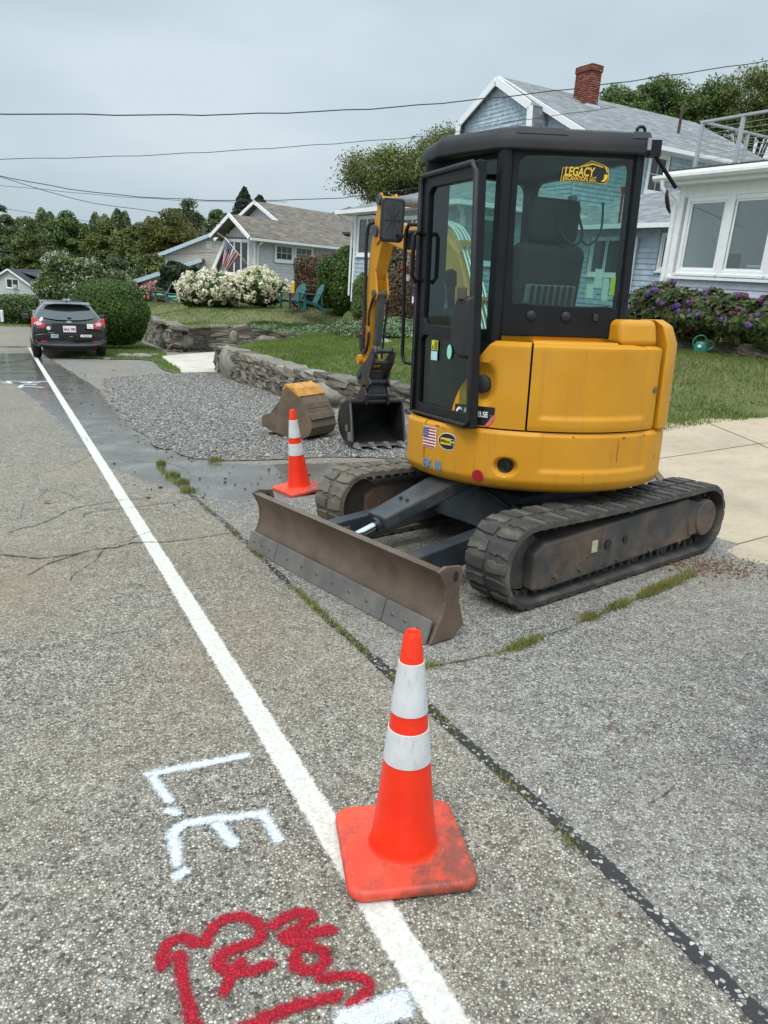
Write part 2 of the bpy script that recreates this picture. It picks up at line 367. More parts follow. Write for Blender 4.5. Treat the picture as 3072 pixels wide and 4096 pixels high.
M_ASPH = mat_asphalt()
M_LINE = mat_paint('white_line_paint', (.70, .675, .60), .45, .2, edge=.6, gapd=.06, relief=.22)
M_SPRAYW = mat_paint('white_spray_paint', (.82, .87, .92), .0, .30, edge=1.0, gapd=.35)
M_SPRAYR = mat_paint('red_spray_paint', (.46, .012, .03), -.05, .26, edge=1.0, gapd=.6)
M_TAR = None
M_CONC = mat_concrete('concrete_warm', (.45, .365, .26)); M_CONC2 = mat_concrete('concrete_pale', (.56, .51, .43))
M_GRAVBED = mat_gravel_bed(); M_GRAV = mat_gravel()
M_SOILG = mat_soil('lawn_thatch', (.085, .105, .035), (.19, .175, .075), 2.5)
M_SOIL = mat_soil('dark_mulch', (.03, .022, .016), (.08, .055, .035), 3)
M_GRASS = mat_leaf('grass_blade', [(0, (.075, .15, .02)), (.5, (.13, .23, .035)), (.85, (.21, .28, .065)), (1, (.38, .33, .14))], .55, .3, .8, (.30, .27, .085), .45)
M_GRASSG = mat_leaf('grass_bright', [(0, (.10, .18, .03)), (.6, (.16, .25, .05)), (1, (.30, .30, .11))], .55, .3, .8)
M_WEED = mat_leaf('weed_blade', [(0, (.11, .17, .03)), (.45, (.20, .26, .06)), (.75, (.34, .29, .11)), (1, (.46, .36, .18))], .6, .25, 5., (.34, .24, .10), .6)

# ------------------------------------------------------------------ street
DIRV = np.array([-.4565, .8897]); LATV = np.array([.8897, .4565]); LN0 = np.array([.155, 1.36])
def on_line(s, l=0.): return LN0 + s * DIRV + l * LATV
CRACK = [on_line(s, l) for s, l in ((-3, .63), (0, .66), (1.2, .655), (2.1, .60), (3.2, .60), (4.2, .56), (5.2, .52), (6.2, .50))]
GRAVEL = [(-5.75, 15.1), (-5.0, 13.2), (-4.06, 11.05), (-3.4, 9.7), (-3.0, 9.0), (-2.6, 8.25), (-2.28, 7.81), (-1.9, 7.42), (-1.28, 7.42), (-.65, 7.72), (.13, 7.78), (1.3, 8.1), (2.4, 8.9), (2.2, 10.4), (.23, 11.3), (-.97, 11.5), (-1.66, 12.4), (-2.46, 14.3), (-3.13, 15.3), (-3.95, 17.5), (-4.7, 16.95), (-5.34, 16.1)]

xs = np.unique(np.concatenate([np.arange(-60, -10, 3), np.arange(-10, 4.4, .075), np.arange(4.4, 16, 1.)]))
ys = np.unique(np.concatenate([np.arange(-6, .8, .5), np.arange(.8, 9, .07), np.arange(9, 24, .16), np.arange(24, 80, 2.)]))
XX, YY = np.meshgrid(xs, ys); P2 = np.stack([XX.ravel(), YY.ravel()], 1)
wetd = sdist(P2, WET); inw = pip(P2, WET); wetv = np.clip(.5 + np.where(inw, wetd, -wetd) / .5, 0, 1)
lat = (P2 - LN0) @ LATV; sal = (P2 - LN0) @ DIRV
apron = np.clip((lat - .62) / .1 + .5, 0, 1)
gd = sdist(P2, GRAVEL)
dirt = np.clip(1 - gd / .55, 0, 1) * .8 + .75 * np.exp(-((lat - 1.55) / .32) ** 2) * (sal > 6.8) + .4 * np.exp(-((lat - .25) / .35) ** 2) * np.exp(-((sal - 3.2) / 1.3) ** 2)
dirt += .9 * np.exp(-((P2[:, 0] + 2.2) / .5) ** 2 - ((P2[:, 1] - 3.6) / .7) ** 2) + .8 * np.exp(-((P2[:, 0] - .2) / 1.0) ** 2 - ((P2[:, 1] - 7.9) / .3) ** 2) + .5 * np.exp(-((P2[:, 0] + .75) / .35) ** 2 - ((P2[:, 1] - 3.) / .6) ** 2)
dirt += 1.1 * np.exp(-((P2[:, 0] - 2.05) / .28) ** 2 - ((P2[:, 1] - 4.5) / .2) ** 2)
stain = np.exp(-((P2[:, 0] - 2.1) / .55) ** 2 - ((P2[:, 1] - 3.0) / .5) ** 2) + .8 * np.exp(-((P2[:, 0] - 1.45) / .4) ** 2 - ((P2[:, 1] - 2.3) / .5) ** 2) + .6 * np.exp(-((P2[:, 0] + 1.9) / .5) ** 2 - ((P2[:, 1] - 4.35) / .15) ** 2)
nx, ny = len(xs), len(ys)
ii, jj = np.meshgrid(np.arange(ny - 1), np.arange(nx - 1), indexing='ij'); a0 = (ii * nx + jj).ravel()
FQ = np.stack([a0, a0 + 1, a0 + nx + 1, a0 + nx], 1)
road = raw_mesh('road', np.column_stack([P2, np.zeros(len(P2))]), FQ, M_ASPH, attrs={'wet': wetv, 'apron': apron, 'dirt': np.clip(dirt, 0, 1), 'stain': stain})
road.matrix_world = GM; tag(road, kind='structure')

def ribbon(name, pts, w, mat, z=.004, parent=road, wob=0., n_across=5, step=.03, sm=True, taper=False):
    """A strip laid on the street along a line, with its distance from the edge kept as an attribute."""
    p = smooth_poly(pts, step, False) if sm else np.array(pts, float)
    t = np.gradient(p, axis=0); t /= np.linalg.norm(t, axis=1)[:, None] + 1e-9; nrm = np.stack([-t[:, 1], t[:, 0]], 1)
    m = len(p); k = np.linspace(-1, 1, n_across)
    wl_ = w * (1 + wob * (np.convolve(rng.normal(size=m + 8), np.ones(9) / 3, 'valid'))) if wob else np.full(m, w)
    if taper: wl_ = wl_ * np.clip(np.minimum(np.arange(m), m - 1 - np.arange(m)) / (m * .2 + 1), .25, 1)
    V = (p[:, None] + nrm[:, None] * (wl_[:, None] / 2 * k)[..., None]).reshape(-1, 2)
    e = np.minimum(1 - np.abs(np.tile(k, (m, 1))), np.clip((np.minimum(np.arange(m), m - 1 - np.arange(m))[:, None] + 1.5) * step / (w / 3), 0, 1)).ravel()
    ii, jj = np.meshgrid(np.arange(m - 1), np.arange(n_across - 1), indexing='ij'); a = (ii * n_across + jj).ravel()
    o = raw_mesh(name, np.column_stack([V, np.full(len(V), z)]), np.stack([a, a + 1, a + n_across + 1, a + n_across], 1), mat, parent, attrs={'edge': e})
    return o
def strokes(name, lines, w, mat, z, reach=1.7, cell=.25):
    """Sprayed strokes as one thin sheet; its attribute falls from 1 on the stroke's middle to 0 at the overspray's rim."""
    L = [smooth_poly(l, w * .3, False) if len(l) > 2 else np.array(l, float) for l in lines]; A = np.concatenate(L); r_ = w * reach; c = w * cell
    gx = np.arange(A[:, 0].min() - r_, A[:, 0].max() + r_, c); gy = np.arange(A[:, 1].min() - r_, A[:, 1].max() + r_, c); X_, Y_ = np.meshgrid(gx, gy); Q = np.column_stack([X_.ravel(), Y_.ravel()])
    d = np.min([sdist(Q, l, False) for l in L], axis=0); e = np.clip(1 - d / r_, 0, 1); nx_ = len(gx)
    ii, jj = np.meshgrid(np.arange(len(gy) - 1), np.arange(nx_ - 1), indexing='ij'); a = (ii * nx_ + jj).ravel(); F = np.stack([a, a + 1, a + nx_ + 1, a + nx_], 1); F = F[(e[F] > 0).any(1)]
    us = np.unique(F); mp = np.zeros(len(Q), int); mp[us] = np.arange(len(us))
    return raw_mesh(name, np.column_stack([Q[us], np.full(len(us), z)]), mp[F], mat, road, attrs={'edge': e[us]})
ribbon('white_edge_line', [on_line(s) for s in np.arange(-3, 26, .5)], .118, M_LINE, .004, n_across=9, step=.06)
tag(strokes('white_spray_lettering', WHITE_STROKES, .0215, M_SPRAYW, .005), 'white sprayed letters L.E. on the asphalt')
tag(strokes('red_spray_marking', RED_STROKES, .0165, M_SPRAYR, .006, reach=2.2), 'red sprayed arrow and figures on the asphalt')
tag(strokes('white_spray_blot', WHITE_BLOT, .026, M_SPRAYW, .0125), 'smudge of white spray at the lower edge')
tag(strokes('white_spray_scrawl', FAR_STROKES, .045, M_SPRAYW, .005), 'white sprayed scrawl farther up the road')

t = NT('crack_tar'); v = t.vor(70); sp = t.n('ShaderNodeSeparateColor', {'Color': v.outputs['Color']})
stone = t.math('MULTIPLY', t.mrange(sp.outputs[0], .64, .68), t.mrange(t.vor(70, 'DISTANCE_TO_EDGE').outputs['Distance'], .09, .16))
al = t.mrange(t.math('ADD', t.attr('edge'), t.math('MULTIPLY', t.math('SUBTRACT', t.noise(35, 4), .5), .9)), .12, .3)
t.bsdf(t.mix(stone, (.022, .021, .022), t.ramp(sp.outputs[1], [(0, (.22, .21, .19)), (1, (.5, .47, .42))])), .6, alpha=al, normal=t.bump(t.noise(90, 3), .4, .004)); M_TAR = t.m
t = NT('crack_dark'); al = t.math('MULTIPLY', t.mrange(t.math('ADD', t.attr('edge'), t.math('MULTIPLY', t.math('SUBTRACT', t.noise(16, 6, .75), .5), 2.6)), .45, .9), .8)  # dark brown crack colour, broken up along its length by noise
t.bsdf((.05, .042, .036), .95, alpha=al); M_CRACK = t.m
tag(ribbon('tar_seam', [on_line(s, l) for s, l in ((-2.5, .66), (-.6, .655), (.3, .67), (.9, .645), (1.35, .635), (1.75, .62), (1.95, .615))], .062, M_TAR, .0045, wob=.16, n_across=7, step=.02), 'black tar seam with pale chips in it')
ribbon('tar_seam', [on_line(s, l) for s, l in ((2.0, .60), (2.5, .595), (3.1, .585), (3.7, .585), (4.3, .56), (5.2, .52))], .04, M_TAR, .0045, wob=.3, step=.03)
def crooked(pts, amp, step=.12):
    p = smooth_poly(pts, step, False); return p + rng.normal(0, amp, p.shape)
for c, w in ((CRACK_A, .03), (CRACK_B, .045), (CRACK_C, .026), (CRACK_D, .022), (CRACK_E, .05)):
    ribbon('crack', crooked(c, .02), w, M_CRACK, .0042, wob=.4, sm=False)
ribbon('crack', crooked([(.07, 2.97), (.38, 3.09), (.62, 3.22), (1.12, 3.65), (1.62, 4.09), (1.96, 4.4)], .012), .03, M_CRACK, .0042, wob=.4, sm=False)
for sx, sy, ang, n_ in ((-2.9, 6.0, -.4, 16), (-2.2, 5.2, 2.6, 14), (-1.75, 3.9, 2.2, 12), (-2.6, 7.2, .3, 14), (-1.3, 3.2, 2.9, 10), (-3.6, 8.4, -.2, 14), (.9, 2.1, .5, 10)):
    q = [np.array((sx, sy))]
    for _ in range(n_): ang += random.gauss(0, .45); q.append(q[-1] + .09 * np.array((math.cos(ang), math.sin(ang))))
    ribbon('crack', np.array(q), .016, M_CRACK, .0042, wob=.4, sm=False)
for s0, dx in ((2.35, .5), (5.6, .5), (8.1, .4), (8.9, .35), (10.9, .3)):
    c0 = on_line(s0); ribbon('crack', crooked([c0 - LATV * dx, c0, c0 + LATV * dx * .8], .012, .06), .016, M_CRACK, .0052, wob=.4, sm=False)

# ------------------------------------------------------------------ gravel lot
def flat_sheet(name, poly, z, mat, kind='structure', frame=GM, thick=0.):
    m = MB(); m.add([(p[0], p[1], z) for p in poly], [tuple(range(len(poly)))])
    if thick: m.f = []; m.v = []; m.mi = []; m.prism([tuple(p) for p in poly], z - thick, z)
    o = m.build(name, mat); o.matrix_world = frame; return tag(o, kind=kind)
gsm = smooth_poly(GRAVEL, .25); gsm = gsm + rng.normal(0, .035, gsm.shape)
flat_sheet('gravel_lot', gsm, .008, M_GRAVBED)
OCT_F = np.array([(0, 2, 4), (2, 1, 4), (1, 3, 4), (3, 0, 4), (2, 0, 5), (1, 2, 5), (3, 1, 5), (0, 3, 5)])
def pebbles(name, P, size, mat, frame=GM, flat=.6):
    n = len(P); s = size * np.exp(rng.normal(0, .35, n)); B = np.array([(1, 0, 0), (-1, 0, 0), (0, 1, 0), (0, -1, 0), (0, 0, 1), (0, 0, -1)], float)
    V = B[None] * (1 + rng.uniform(-.35, .35, (n, 6, 1))) + rng.uniform(-.22, .22, (n, 6, 3)); V[:, :, 2] *= flat
    a = rng.uniform(0, 6.28, n); ca, sa = np.cos(a), np.sin(a); X = V[..., 0] * ca[:, None] - V[..., 1] * sa[:, None]; Y = V[..., 0] * sa[:, None] + V[..., 1] * ca[:, None]
    V = np.stack([X, Y, V[..., 2]], -1) * (s / 2)[:, None, None] + P[:, None]
    F = (OCT_F[None] + (np.arange(n) * 6)[:, None, None]).reshape(-1, 3)
    o = raw_mesh(name, V.reshape(-1, 3), F, mat, attrs={'tint': np.repeat(rng.uniform(0, 1, n), 6)})
    if frame is not None: o.matrix_world = frame
    return o
cand = np.column_stack([rng.uniform(-6, 2.6, 95000), rng.uniform(7.3, 17.6, 95000)]); keep = pip(cand, gsm)
near = rng.uniform(0, 1, len(cand)) < np.clip(1.35 - (cand[:, 1] - 7) / 14, .4, 1); cand = cand[keep & near]
gp = pebbles('gravel_stones', np.column_stack([cand, np.full(len(cand), .012)]), .024, M_GRAV)
tag(gp, 'loose grey and tan gravel of the parking lot', kind='stuff')
# spill along the edge and clods on the wet street
sp_ = gsm[rng.integers(0, len(gsm), 500)] + rng.normal(0, .10, (500, 2)); sp_ = sp_[sp_[:, 1] < 13]
tag(pebbles('gravel_spill', np.column_stack([sp_, np.full(len(sp_), .006)]), .022, M_GRAV), 'stray pebbles spilled past the gravel edge', kind='stuff')
M_CLOD = plain('dark_clod', (.06, .05, .042), .8, .4)
cl = np.array([on_line(s, l) for s, l in zip(rng.uniform(4.2, 18, 130), rng.uniform(.1, 1.5, 130))]); cl = np.concatenate([cl, np.column_stack([rng.uniform(-1.6, .2, 30), rng.uniform(5.9, 7.2, 30)])])
tag(pebbles('soil_crumbs', np.column_stack([cl, np.full(len(cl), .008)]), .022, M_CLOD), 'crumbs of dark soil washed onto the street', kind='stuff')

# ------------------------------------------------------------------ concrete
m = MB(); DRV = [[(2.33, 4.10, -.022), (2.30, 4.5, -.02), (2.02, 4.66, -.02), (2.30, 4.95, -.02), (2.55, 6.2, .05), (2.75, 7.6, .12), (2.95, 9.25, .18), (3.0, 9.6, .19)],
    [(2.95, 3.7, .02), (2.9, 4.3, .02), (2.9, 4.8, .025), (2.95, 5.3, .03), (3.1, 6.5, .085), (3.3, 7.9, .145), (3.51, 9.32, .195), (3.52, 9.7, .2)],
    [(4.2, 2.9, .04), (4.2, 4.0, .05), (4.2, 4.9, .07), (4.2, 5.8, .1), (4.2, 7.0, .15), (4.25, 8.4, .20), (4.17, 9.66, .255), (4.17, 10.0, .26)],
    [(7, 1.5, .08), (7, 3.5, .12), (7, 5, .16), (7, 6.5, .2), (7, 8, .24), (6.8, 9.4, .29), (6.26, 10.5, .365), (6.26, 10.9, .37)]]
DV = np.array(DRV, float); m.grid(DV); DB = DV.copy(); DB[..., 2] -= .08; m.grid(np.concatenate([DV[:1], DB[:1]])); m.grid(np.stack([DV[:, 0], DB[:, 0]]))
o = m.build('driveway', M_CONC, auto=20); o.matrix_world = GM; tag(o, kind='structure')
def drive_z(x, y):
    P_ = DV[:, :, :2].reshape(-1, 2); d2 = ((P_ - (x, y)) ** 2).sum(1) + .01; w_ = d2 ** -2.; return (w_ * DV[..., 2].ravel()).sum() / w_.sum()
M_JOINT = plain('concrete_joint', (.09, .08, .07), .95)
JT = DV.transpose(1, 0, 2)
for row, cols in ((5, (0, 4)), (3, (0, 4))):
    q = np.array([JT[row][i] for i in range(*cols)]); q = np.concatenate([q[i] + (q[i + 1] - q[i]) * np.linspace(0, 1, 8)[:, None] for i in range(3)]); m = MB()
    for k_ in range(len(q) - 1): m.add([q[k_] + (0, -.007, .003), q[k_ + 1] + (0, -.007, .003), q[k_ + 1] + (0, .007, .003), q[k_] + (0, .007, .003)], [(0, 1, 2, 3)])
    m.build('joint', M_JOINT, o, recalc=False)
q = DV[2]; m = MB()
for k_ in range(len(q) - 1): m.add([q[k_] + (-.007, 0, .003), q[k_] + (.007, 0, .003), q[k_ + 1] + (.007, 0, .003), q[k_ + 1] + (-.007, 0, .003)], [(0, 1, 2, 3)])
m.build('joint', M_JOINT, o, recalc=False)
flat_sheet('far_driveway', [(-6.75, 21.6), (-4.72, 16.95), (-3.9, 17.5), (-1.0, 20.0), (-1.5, 24), (-5.6, 25.4)], .018, M_CONC2, thick=.05)
# ------------------------------------------------------------------ excavator materials
def mat_yellow():
    t = NT('machine_yellow'); n1 = t.noise(3.5, 4, .6)
    c = t.ramp(n1, [(.3, (.56, .245, .010)), (.7, (.63, .290, .014))])
    c = t.mix(t.mrange(t.noise(1.6, 5, .65), .56, .74, 0, .22), c, (.50, .28, .08))
    st = t.mrange(t.noise(1., 5, .7, vec=t.mapped((22, 22, .9))), .58, .74, 0, .5)
    c = t.mix(st, c, (.34, .17, .05))
    sp = t.mrange(t.noise(30, 4, .75), .70, .74)
    c = t.mix(t.math('MULTIPLY', sp, .8), c, (.10, .045, .02))
    t.bsdf(c, t.mrange(n1, .3, .7, .42, .58), spec=.35, normal=t.bump(t.noise(55, 3), .05, .002)); return t.m
def mat_steel(name, col, rust, amt=.5, rough=.55, metal=.0, scratch=.5):
    t = NT(name); c = t.ramp(t.noise(5, 5, .65), [(.3, tuple(x * .65 for x in col)), (.7, tuple(min(1, x * 1.3) for x in col))])
    c = t.mix(t.mrange(t.noise(2.6, 5, .7), .48, .66, 0, amt), c, rust)
    sc = t.mrange(t.noise(1., 4, .8, vec=t.mapped((60, 7, 60), (.3, .2, .9))), .66, .71, 0, scratch)
    c = t.mix(sc, c, (.30, .27, .24))
    t.bsdf(c, rough, metal=metal, normal=t.bump(t.noise(30, 4), .12, .004)); return t.m
M_YEL = mat_yellow()
M_CAB = plain('cab_black', (.009, .0095, .0115), .42, .3, 5, spec=.28)
M_ROOF = plain('cab_roof_black', (.026, .025, .027), .55, .25, 4, .06, spec=.3)
M_RUB = plain('black_rubber', (.018, .018, .019), .6, .3, 10)
M_DARK = mat_steel('painted_dark_steel', (.032, .038, .046), (.13, .11, .09), .45, .45)
M_BLADE = mat_steel('worn_blade_steel', (.135, .094, .070), (.085, .055, .040), .5, .45, .15, .7)
M_EDGE = mat_steel('grey_edge_steel', (.135, .132, .125), (.20, .16, .12), .5, .55, .15, .4)
M_FRAME = mat_steel('dusty_track_frame', (.055, .053, .05), (.17, .10, .06), .75, .75, 0, .25)
M_FUSE = mat_steel('black_bucket_steel', (.022, .023, .025), (.10, .09, .08), .35, .42, .2, .5)
M_CHROME = plain('chrome_rod', (.62, .62, .62), .16, .05, metal=1.)
M_INT = plain('cab_interior_grey', (.075, .078, .08), .7, .15)
M_SEAT = plain('seat_fabric', (.028, .028, .03), .9, .25, 40, .3)
M_SEATG = plain('seat_fabric_grey', (.17, .17, .175), .9, .15, 60, .3)
M_WHITE = plain('decal_white', (.80, .80, .78), .45, .05); M_BLK = plain('decal_black', (.012, .012, .012), .4, .1)
M_DRED = plain('decal_red', (.42, .014, .03), .45, .12); M_DBLUE = plain('decal_navy', (.045, .055, .19), .45, .1); M_CYAN = plain('stencil_blue', (.03, .28, .62), .6, .2, 60)
M_DYEL = plain('decal_yellow', (.80, .50, .03), .45, .05); M_HIVIS = plain('decal_hivis', (.62, .72, .03), .45, .05); M_PALE = plain('decal_pale_blue', (.45, .68, .72), .45, .08); M_MINT = plain('mint_sticker', (.33, .72, .62), .5, .04)
M_SALM = plain('decal_salmon', (.75, .12, .13), .45, .05)
t = NT('tinted_glass')
fr = t.math('ADD', t.math('MULTIPLY', t.math('POWER', t.n('ShaderNodeLayerWeight', {'Blend': .5}).outputs['Facing'], 5.), .96), .04)
tr = t.n('ShaderNodeBsdfTransparent', {'Color': (.54, .74, .69, 1)}); gl = t.n('ShaderNodeBsdfGlossy', {'Color': (.9, .95, .95, 1), 'Roughness': .02})
mx = t.n('ShaderNodeMixShader', {'Fac': t.math('MULTIPLY', fr, 1.25)}); t.t.links.new(tr.outputs[0], mx.inputs[1]); t.t.links.new(gl.outputs[0], mx.inputs[2]); t.surf(mx.outputs[0]); M_GLASS = t.m
def mat_track():
    t = NT('dusty_track_rubber'); c = t.ramp(t.noise(4, 5, .7), [(.3, (.030, .029, .029)), (.7, (.062, .057, .052))])
    c = t.mix(t.mrange(t.math('ADD', t.noise(6, 5, .7), t.math('MULTIPLY', t.attr('far'), .18)), .50, .72, 0, .75), c, (.18, .15, .11))
    t.bsdf(c, .8, normal=t.bump(t.noise(50, 4), .35, .006)); return t.m
M_TRACK = mat_track()

EX = empty('excavator', onst(.957, 4.969), label='yellow and black compact excavator parked on the asphalt with its blade down', cat='excavator')
UC = Matrix.Rotation(R(218.7), 4, 'Z')          # undercarriage heading

# ---- tracks
LF, LR, HT = 1.14, 1.09, .50
def track_path(n=120, r=HT / 2):
    """closed loop of the belt's middle line (x, z), counter-clockwise, with outward normals"""
    rr = r - .03; pts = []
    L = LF + LR - 2 * r; tot = 2 * L + 2 * math.pi * rr
    for i in range(n):
        s = tot * i / n
        if s < L: pts.append((-LR + r + s, r - rr, 0, -1))
        elif s < L + math.pi * rr:
            a = -math.pi / 2 + (s - L) / rr; pts.append((LF - r + rr * math.cos(a), r + rr * math.sin(a), math.cos(a), math.sin(a)))
        elif s < 2 * L + math.pi * rr: pts.append((LF - r - (s - L - math.pi * rr), r + rr, 0, 1))
        else:
            a = math.pi / 2 + (s - 2 * L - math.pi * rr) / rr; pts.append((-LR + r + rr * math.cos(a), r + rr * math.sin(a), math.cos(a), math.sin(a)))
    return pts, tot
TP, TTOT = track_path()
def sag(x, z):      # the upper run hangs a little between its carriers
    return z - (.018 * math.cos((x - .02) * 1.3) if z > HT * .85 else 0)
m_lug = MB()        # one tread lug: chevron block, X along belt, Y across, Z outward
for s in (-1, 1):
    p0 = [(-.032, s * .012), (.028, s * .012), (.036, s * .060), (.024, s * .075), (.038, s * .147), (-.022, s * .147), (-.034, s * .075)]
    p0 = p0 if s > 0 else p0[::-1]
    m_lug.hull8([(x, y, 0) for x, y in p0], [(x * .86 + .001, y * (.97 if abs(y) > .05 else 1.1), .013) for x, y in p0])
lug_mesh = m_lug.build('lug', M_TRACK, bevel=0); LUGME = lug_mesh.data; bpy.data.objects.remove(lug_mesh); LUGME.polygons.foreach_set('use_smooth', [False] * len(LUGME.polygons))
add_attr(LUGME, 'far', np.zeros(len(LUGME.vertices))); LUGME2 = LUGME.copy(); LUGME2.attributes['far'].data.foreach_set('value', np.ones(len(LUGME2.vertices), np.float32))
for side in (1, -1):
    yc = side * .74; m = MB(); rings = []
    for x, z, nx_, nz_ in TP:
        z2 = sag(x, z)
        rings.append([(x + nx_ * d, yc + w, z2 + nz_ * d) for w, d in ((-.15, -.012), (-.145, .014), (-.05, .016), (.05, .016), (.145, .014), (.15, -.012), (.05, -.02), (-.05, -.02))])
    rings.append(rings[0]); m.loft(rings, caps=False)
    for i in range(0, 120, 2):                   # drive teeth on the inside of the belt
        x, z, nx_, nz_ = TP[i]; rot = Matrix(((nz_, 0, nx_), (0, 1, 0), (-nx_, 0, nz_)))
        for dy in (-.045, .045): m.box((x - nx_ * .035, yc + dy, sag(x, z) - nz_ * .035), (.03, .035, .045), rot=rot)
    tk = m.build('track', M_TRACK, EX, auto=40, xf=UC); add_attr(tk.data, 'far', np.full(len(tk.data.vertices), 0. if side > 0 else 1.))
    nl = 54
    for i in range(nl):
        pts, _ = TP, 0; fi = (i + .3) * 120 / nl; i0 = int(fi) % 120; fr_ = fi - int(fi); a, b = TP[i0], TP[(i0 + 1) % 120]
        x, z, nx_, nz_ = [a[q] * (1 - fr_) + b[q] * fr_ for q in range(4)]
        o = bpy.data.objects.new('lug', LUGME if side > 0 else LUGME2); COL.objects.link(o); o.parent = tk
        m3 = Matrix(((nz_, 0, nx_), (0, 1, 0), (-nx_, 0, nz_))).to_4x4()
        o.matrix_local = UC @ Matrix.Translation((x + nx_ * .012, yc, sag(x, z) + nz_ * .012)) @ m3 @ Matrix.Rotation(R(180) if i % 2 else 0, 4, 'Z') @ Matrix.Diagonal((1.05, 1, 1 + .1 * math.sin(i * 3.1), 1))
    # frame, idler, sprocket, rollers
    s = side
    m = MB(); m.prism([(-.70, .13), (.78, .085), (.88, .10), (.88, .30), (.80, .355), (.30, .375), (-.62, .415), (-.74, .38), (-.76, .20)], yc - s * .10, yc + s * .125, 'xz')
    fr_o = m.build('track_frame', M_FRAME, EX, bevel=.014, xf=UC)
    m = MB(); m.prism([(.22, .13), (.30, .13), (.30, .36), (.22, .36)], yc + s * .12, yc + s * .131, 'xz'); m.build('stiffener', M_FRAME, fr_o, bevel=.004, xf=UC)
    m = MB(); m.lathe([(.03, 0), (.03, .012)], 14, (.245, yc + s * .128, .26), 'y'); m.lathe([(.022, 0), (.022, .010)], 14, (.06, yc + s * .124, .26), 'y'); tag(m.build('access_hole', M_BLK, fr_o, xf=UC), kind='stuff')
    m = MB(); m.box((.36, yc + s * .127, .265), (.05, .006, .07)); m.build('sticker', plain('old_cream_sticker', (.42, .42, .28), .7, .3, 60), fr_o, xf=UC)
    m = MB(); m.prism([(-.76, .16), (-.66, .16), (-.64, .26), (-.70, .38), (-.80, .38), (-.84, .30)], yc + s * .10, yc + s * .135, 'xz'); m.build('bracket', M_FRAME, fr_o, bevel=.01, xf=UC)
    m = MB()
    for bx in (-.55, -.22, .12, .48, .70): m.lathe([(.016, 0), (.014, .016)], 6, (bx, yc + s * .124, .14 + .01 * (bx > .3)), 'y')
    tag(m.build('bolts', M_FRAME, fr_o, xf=UC), kind='stuff')
    m = MB(); m.lathe([(.05, -.05), (.155, -.05), (.165, -.03), (.165, .03), (.155, .05), (.05, .05)], 28, (LF - .25, yc, .25), 'y'); m.build('idler_wheel', M_FRAME, EX, auto=35, xf=UC)
    m = MB(); m.lathe([(.19, -.03), (.19, .03)], 22, (-LR + .25, yc, .25), 'y')
    for i in range(14):
        a = 2 * math.pi * i / 14; m.box((-LR + .25 + .195 * math.cos(a), yc, .25 + .195 * math.sin(a)), (.03, .05, .035), rot=Matrix.Rotation(-a, 3, 'Y'))
    sprk = m.build('sprocket', M_FRAME, EX, xf=UC)
    m = MB(); m.lathe([(.11, 0), (.125, .01), (.125, .10), (.115, .115), (.02, .118)], 28, (-LR + .25, yc + (s * .03 if s > 0 else -.15), .26), 'y'); m.build('drive_motor_cover', M_FRAME, sprk, auto=35, xf=UC)
    m = MB()
    for rx in (-.5, -.18, .14, .46): m.lathe([(.05, -.06), (.055, 0), (.05, .06)], 14, (rx, yc, .10), 'y')
    m.lathe([(.035, -.05), (.035, .08)], 14, (-.05, yc, .42), 'y')
    tag(m.build('roller', M_FRAME, EX, auto=35, xf=UC), kind='stuff')

# ---- chassis between the tracks, slew ring
m = MB(); m.hull8([(-.55, -.42, .22), (.55, -.42, .22), (.55, .42, .22), (-.55, .42, .22)], [(-.42, -.36, .46), (.42, -.36, .46), (.42, .36, .46), (-.42, .36, .46)])
for s in (-1, 1):
    for x in (-.42, .42): m.hull8([(x - .09, s * .38, .18), (x + .09, s * .38, .18), (x + .07, s * .66, .16), (x - .07, s * .66, .16)], [(x - .09, s * .34, .42), (x + .09, s * .34, .42), (x + .07, s * .66, .33), (x - .07, s * .66, .33)])
m.build('chassis', M_DARK, EX, bevel=.012, xf=UC)
m = MB(); m.lathe([(.40, .45), (.42, .46), (.42, .55), (.36, .56)], 40); m.build('slew_ring', M_FRAME, EX, auto=35)

# ---- dozer blade
UB = 1.615
prof = [(UB + .015, .0), (UB - .010, .075), (UB - .045, .14), (UB - .062, .20), (UB - .058, .27), (UB - .028, .335), (UB - .005, .365)]
m = MB(); rings = []
for y in np.linspace(-.885, .885, 9):
    f = [(x, y, z) for x, z in prof]; b = [(x - .045 if i == len(prof) - 1 else x - .022, y, z + (.004 if i == len(prof) - 1 else 0)) for i, (x, z) in enumerate(prof)]
    rings.append(f + b[::-1])
m.loft(rings); bl = m.build('blade', M_BLADE, EX, auto=50, xf=UC)
for a, b in ((-.885, -.545), (-.539, .539), (.545, .885)):
    m = MB(); m.hull8([(UB + .03, a, .003), (UB + .046, a, .003), (UB + .046, b, .003), (UB + .03, b, .003)], [(UB - .004, a, .115), (UB + .012, a, .115), (UB + .012, b, .115), (UB - .004, b, .115)]); e = m.build('cutting_edge', M_EDGE, bl, bevel=.003, xf=UC)
    m = MB()
    for y in (np.linspace(a + .07, b - .07, 3) if b - a < .5 else np.linspace(a + .14, b - .14, 6)): m.lathe([(.013, -.002), (.010, .003)], 10, (UB + .0285 + .0005, y, .06), 'x')
    tag(m.build('edge_bolts', M_BLADE, e, xf=UC), kind='stuff')
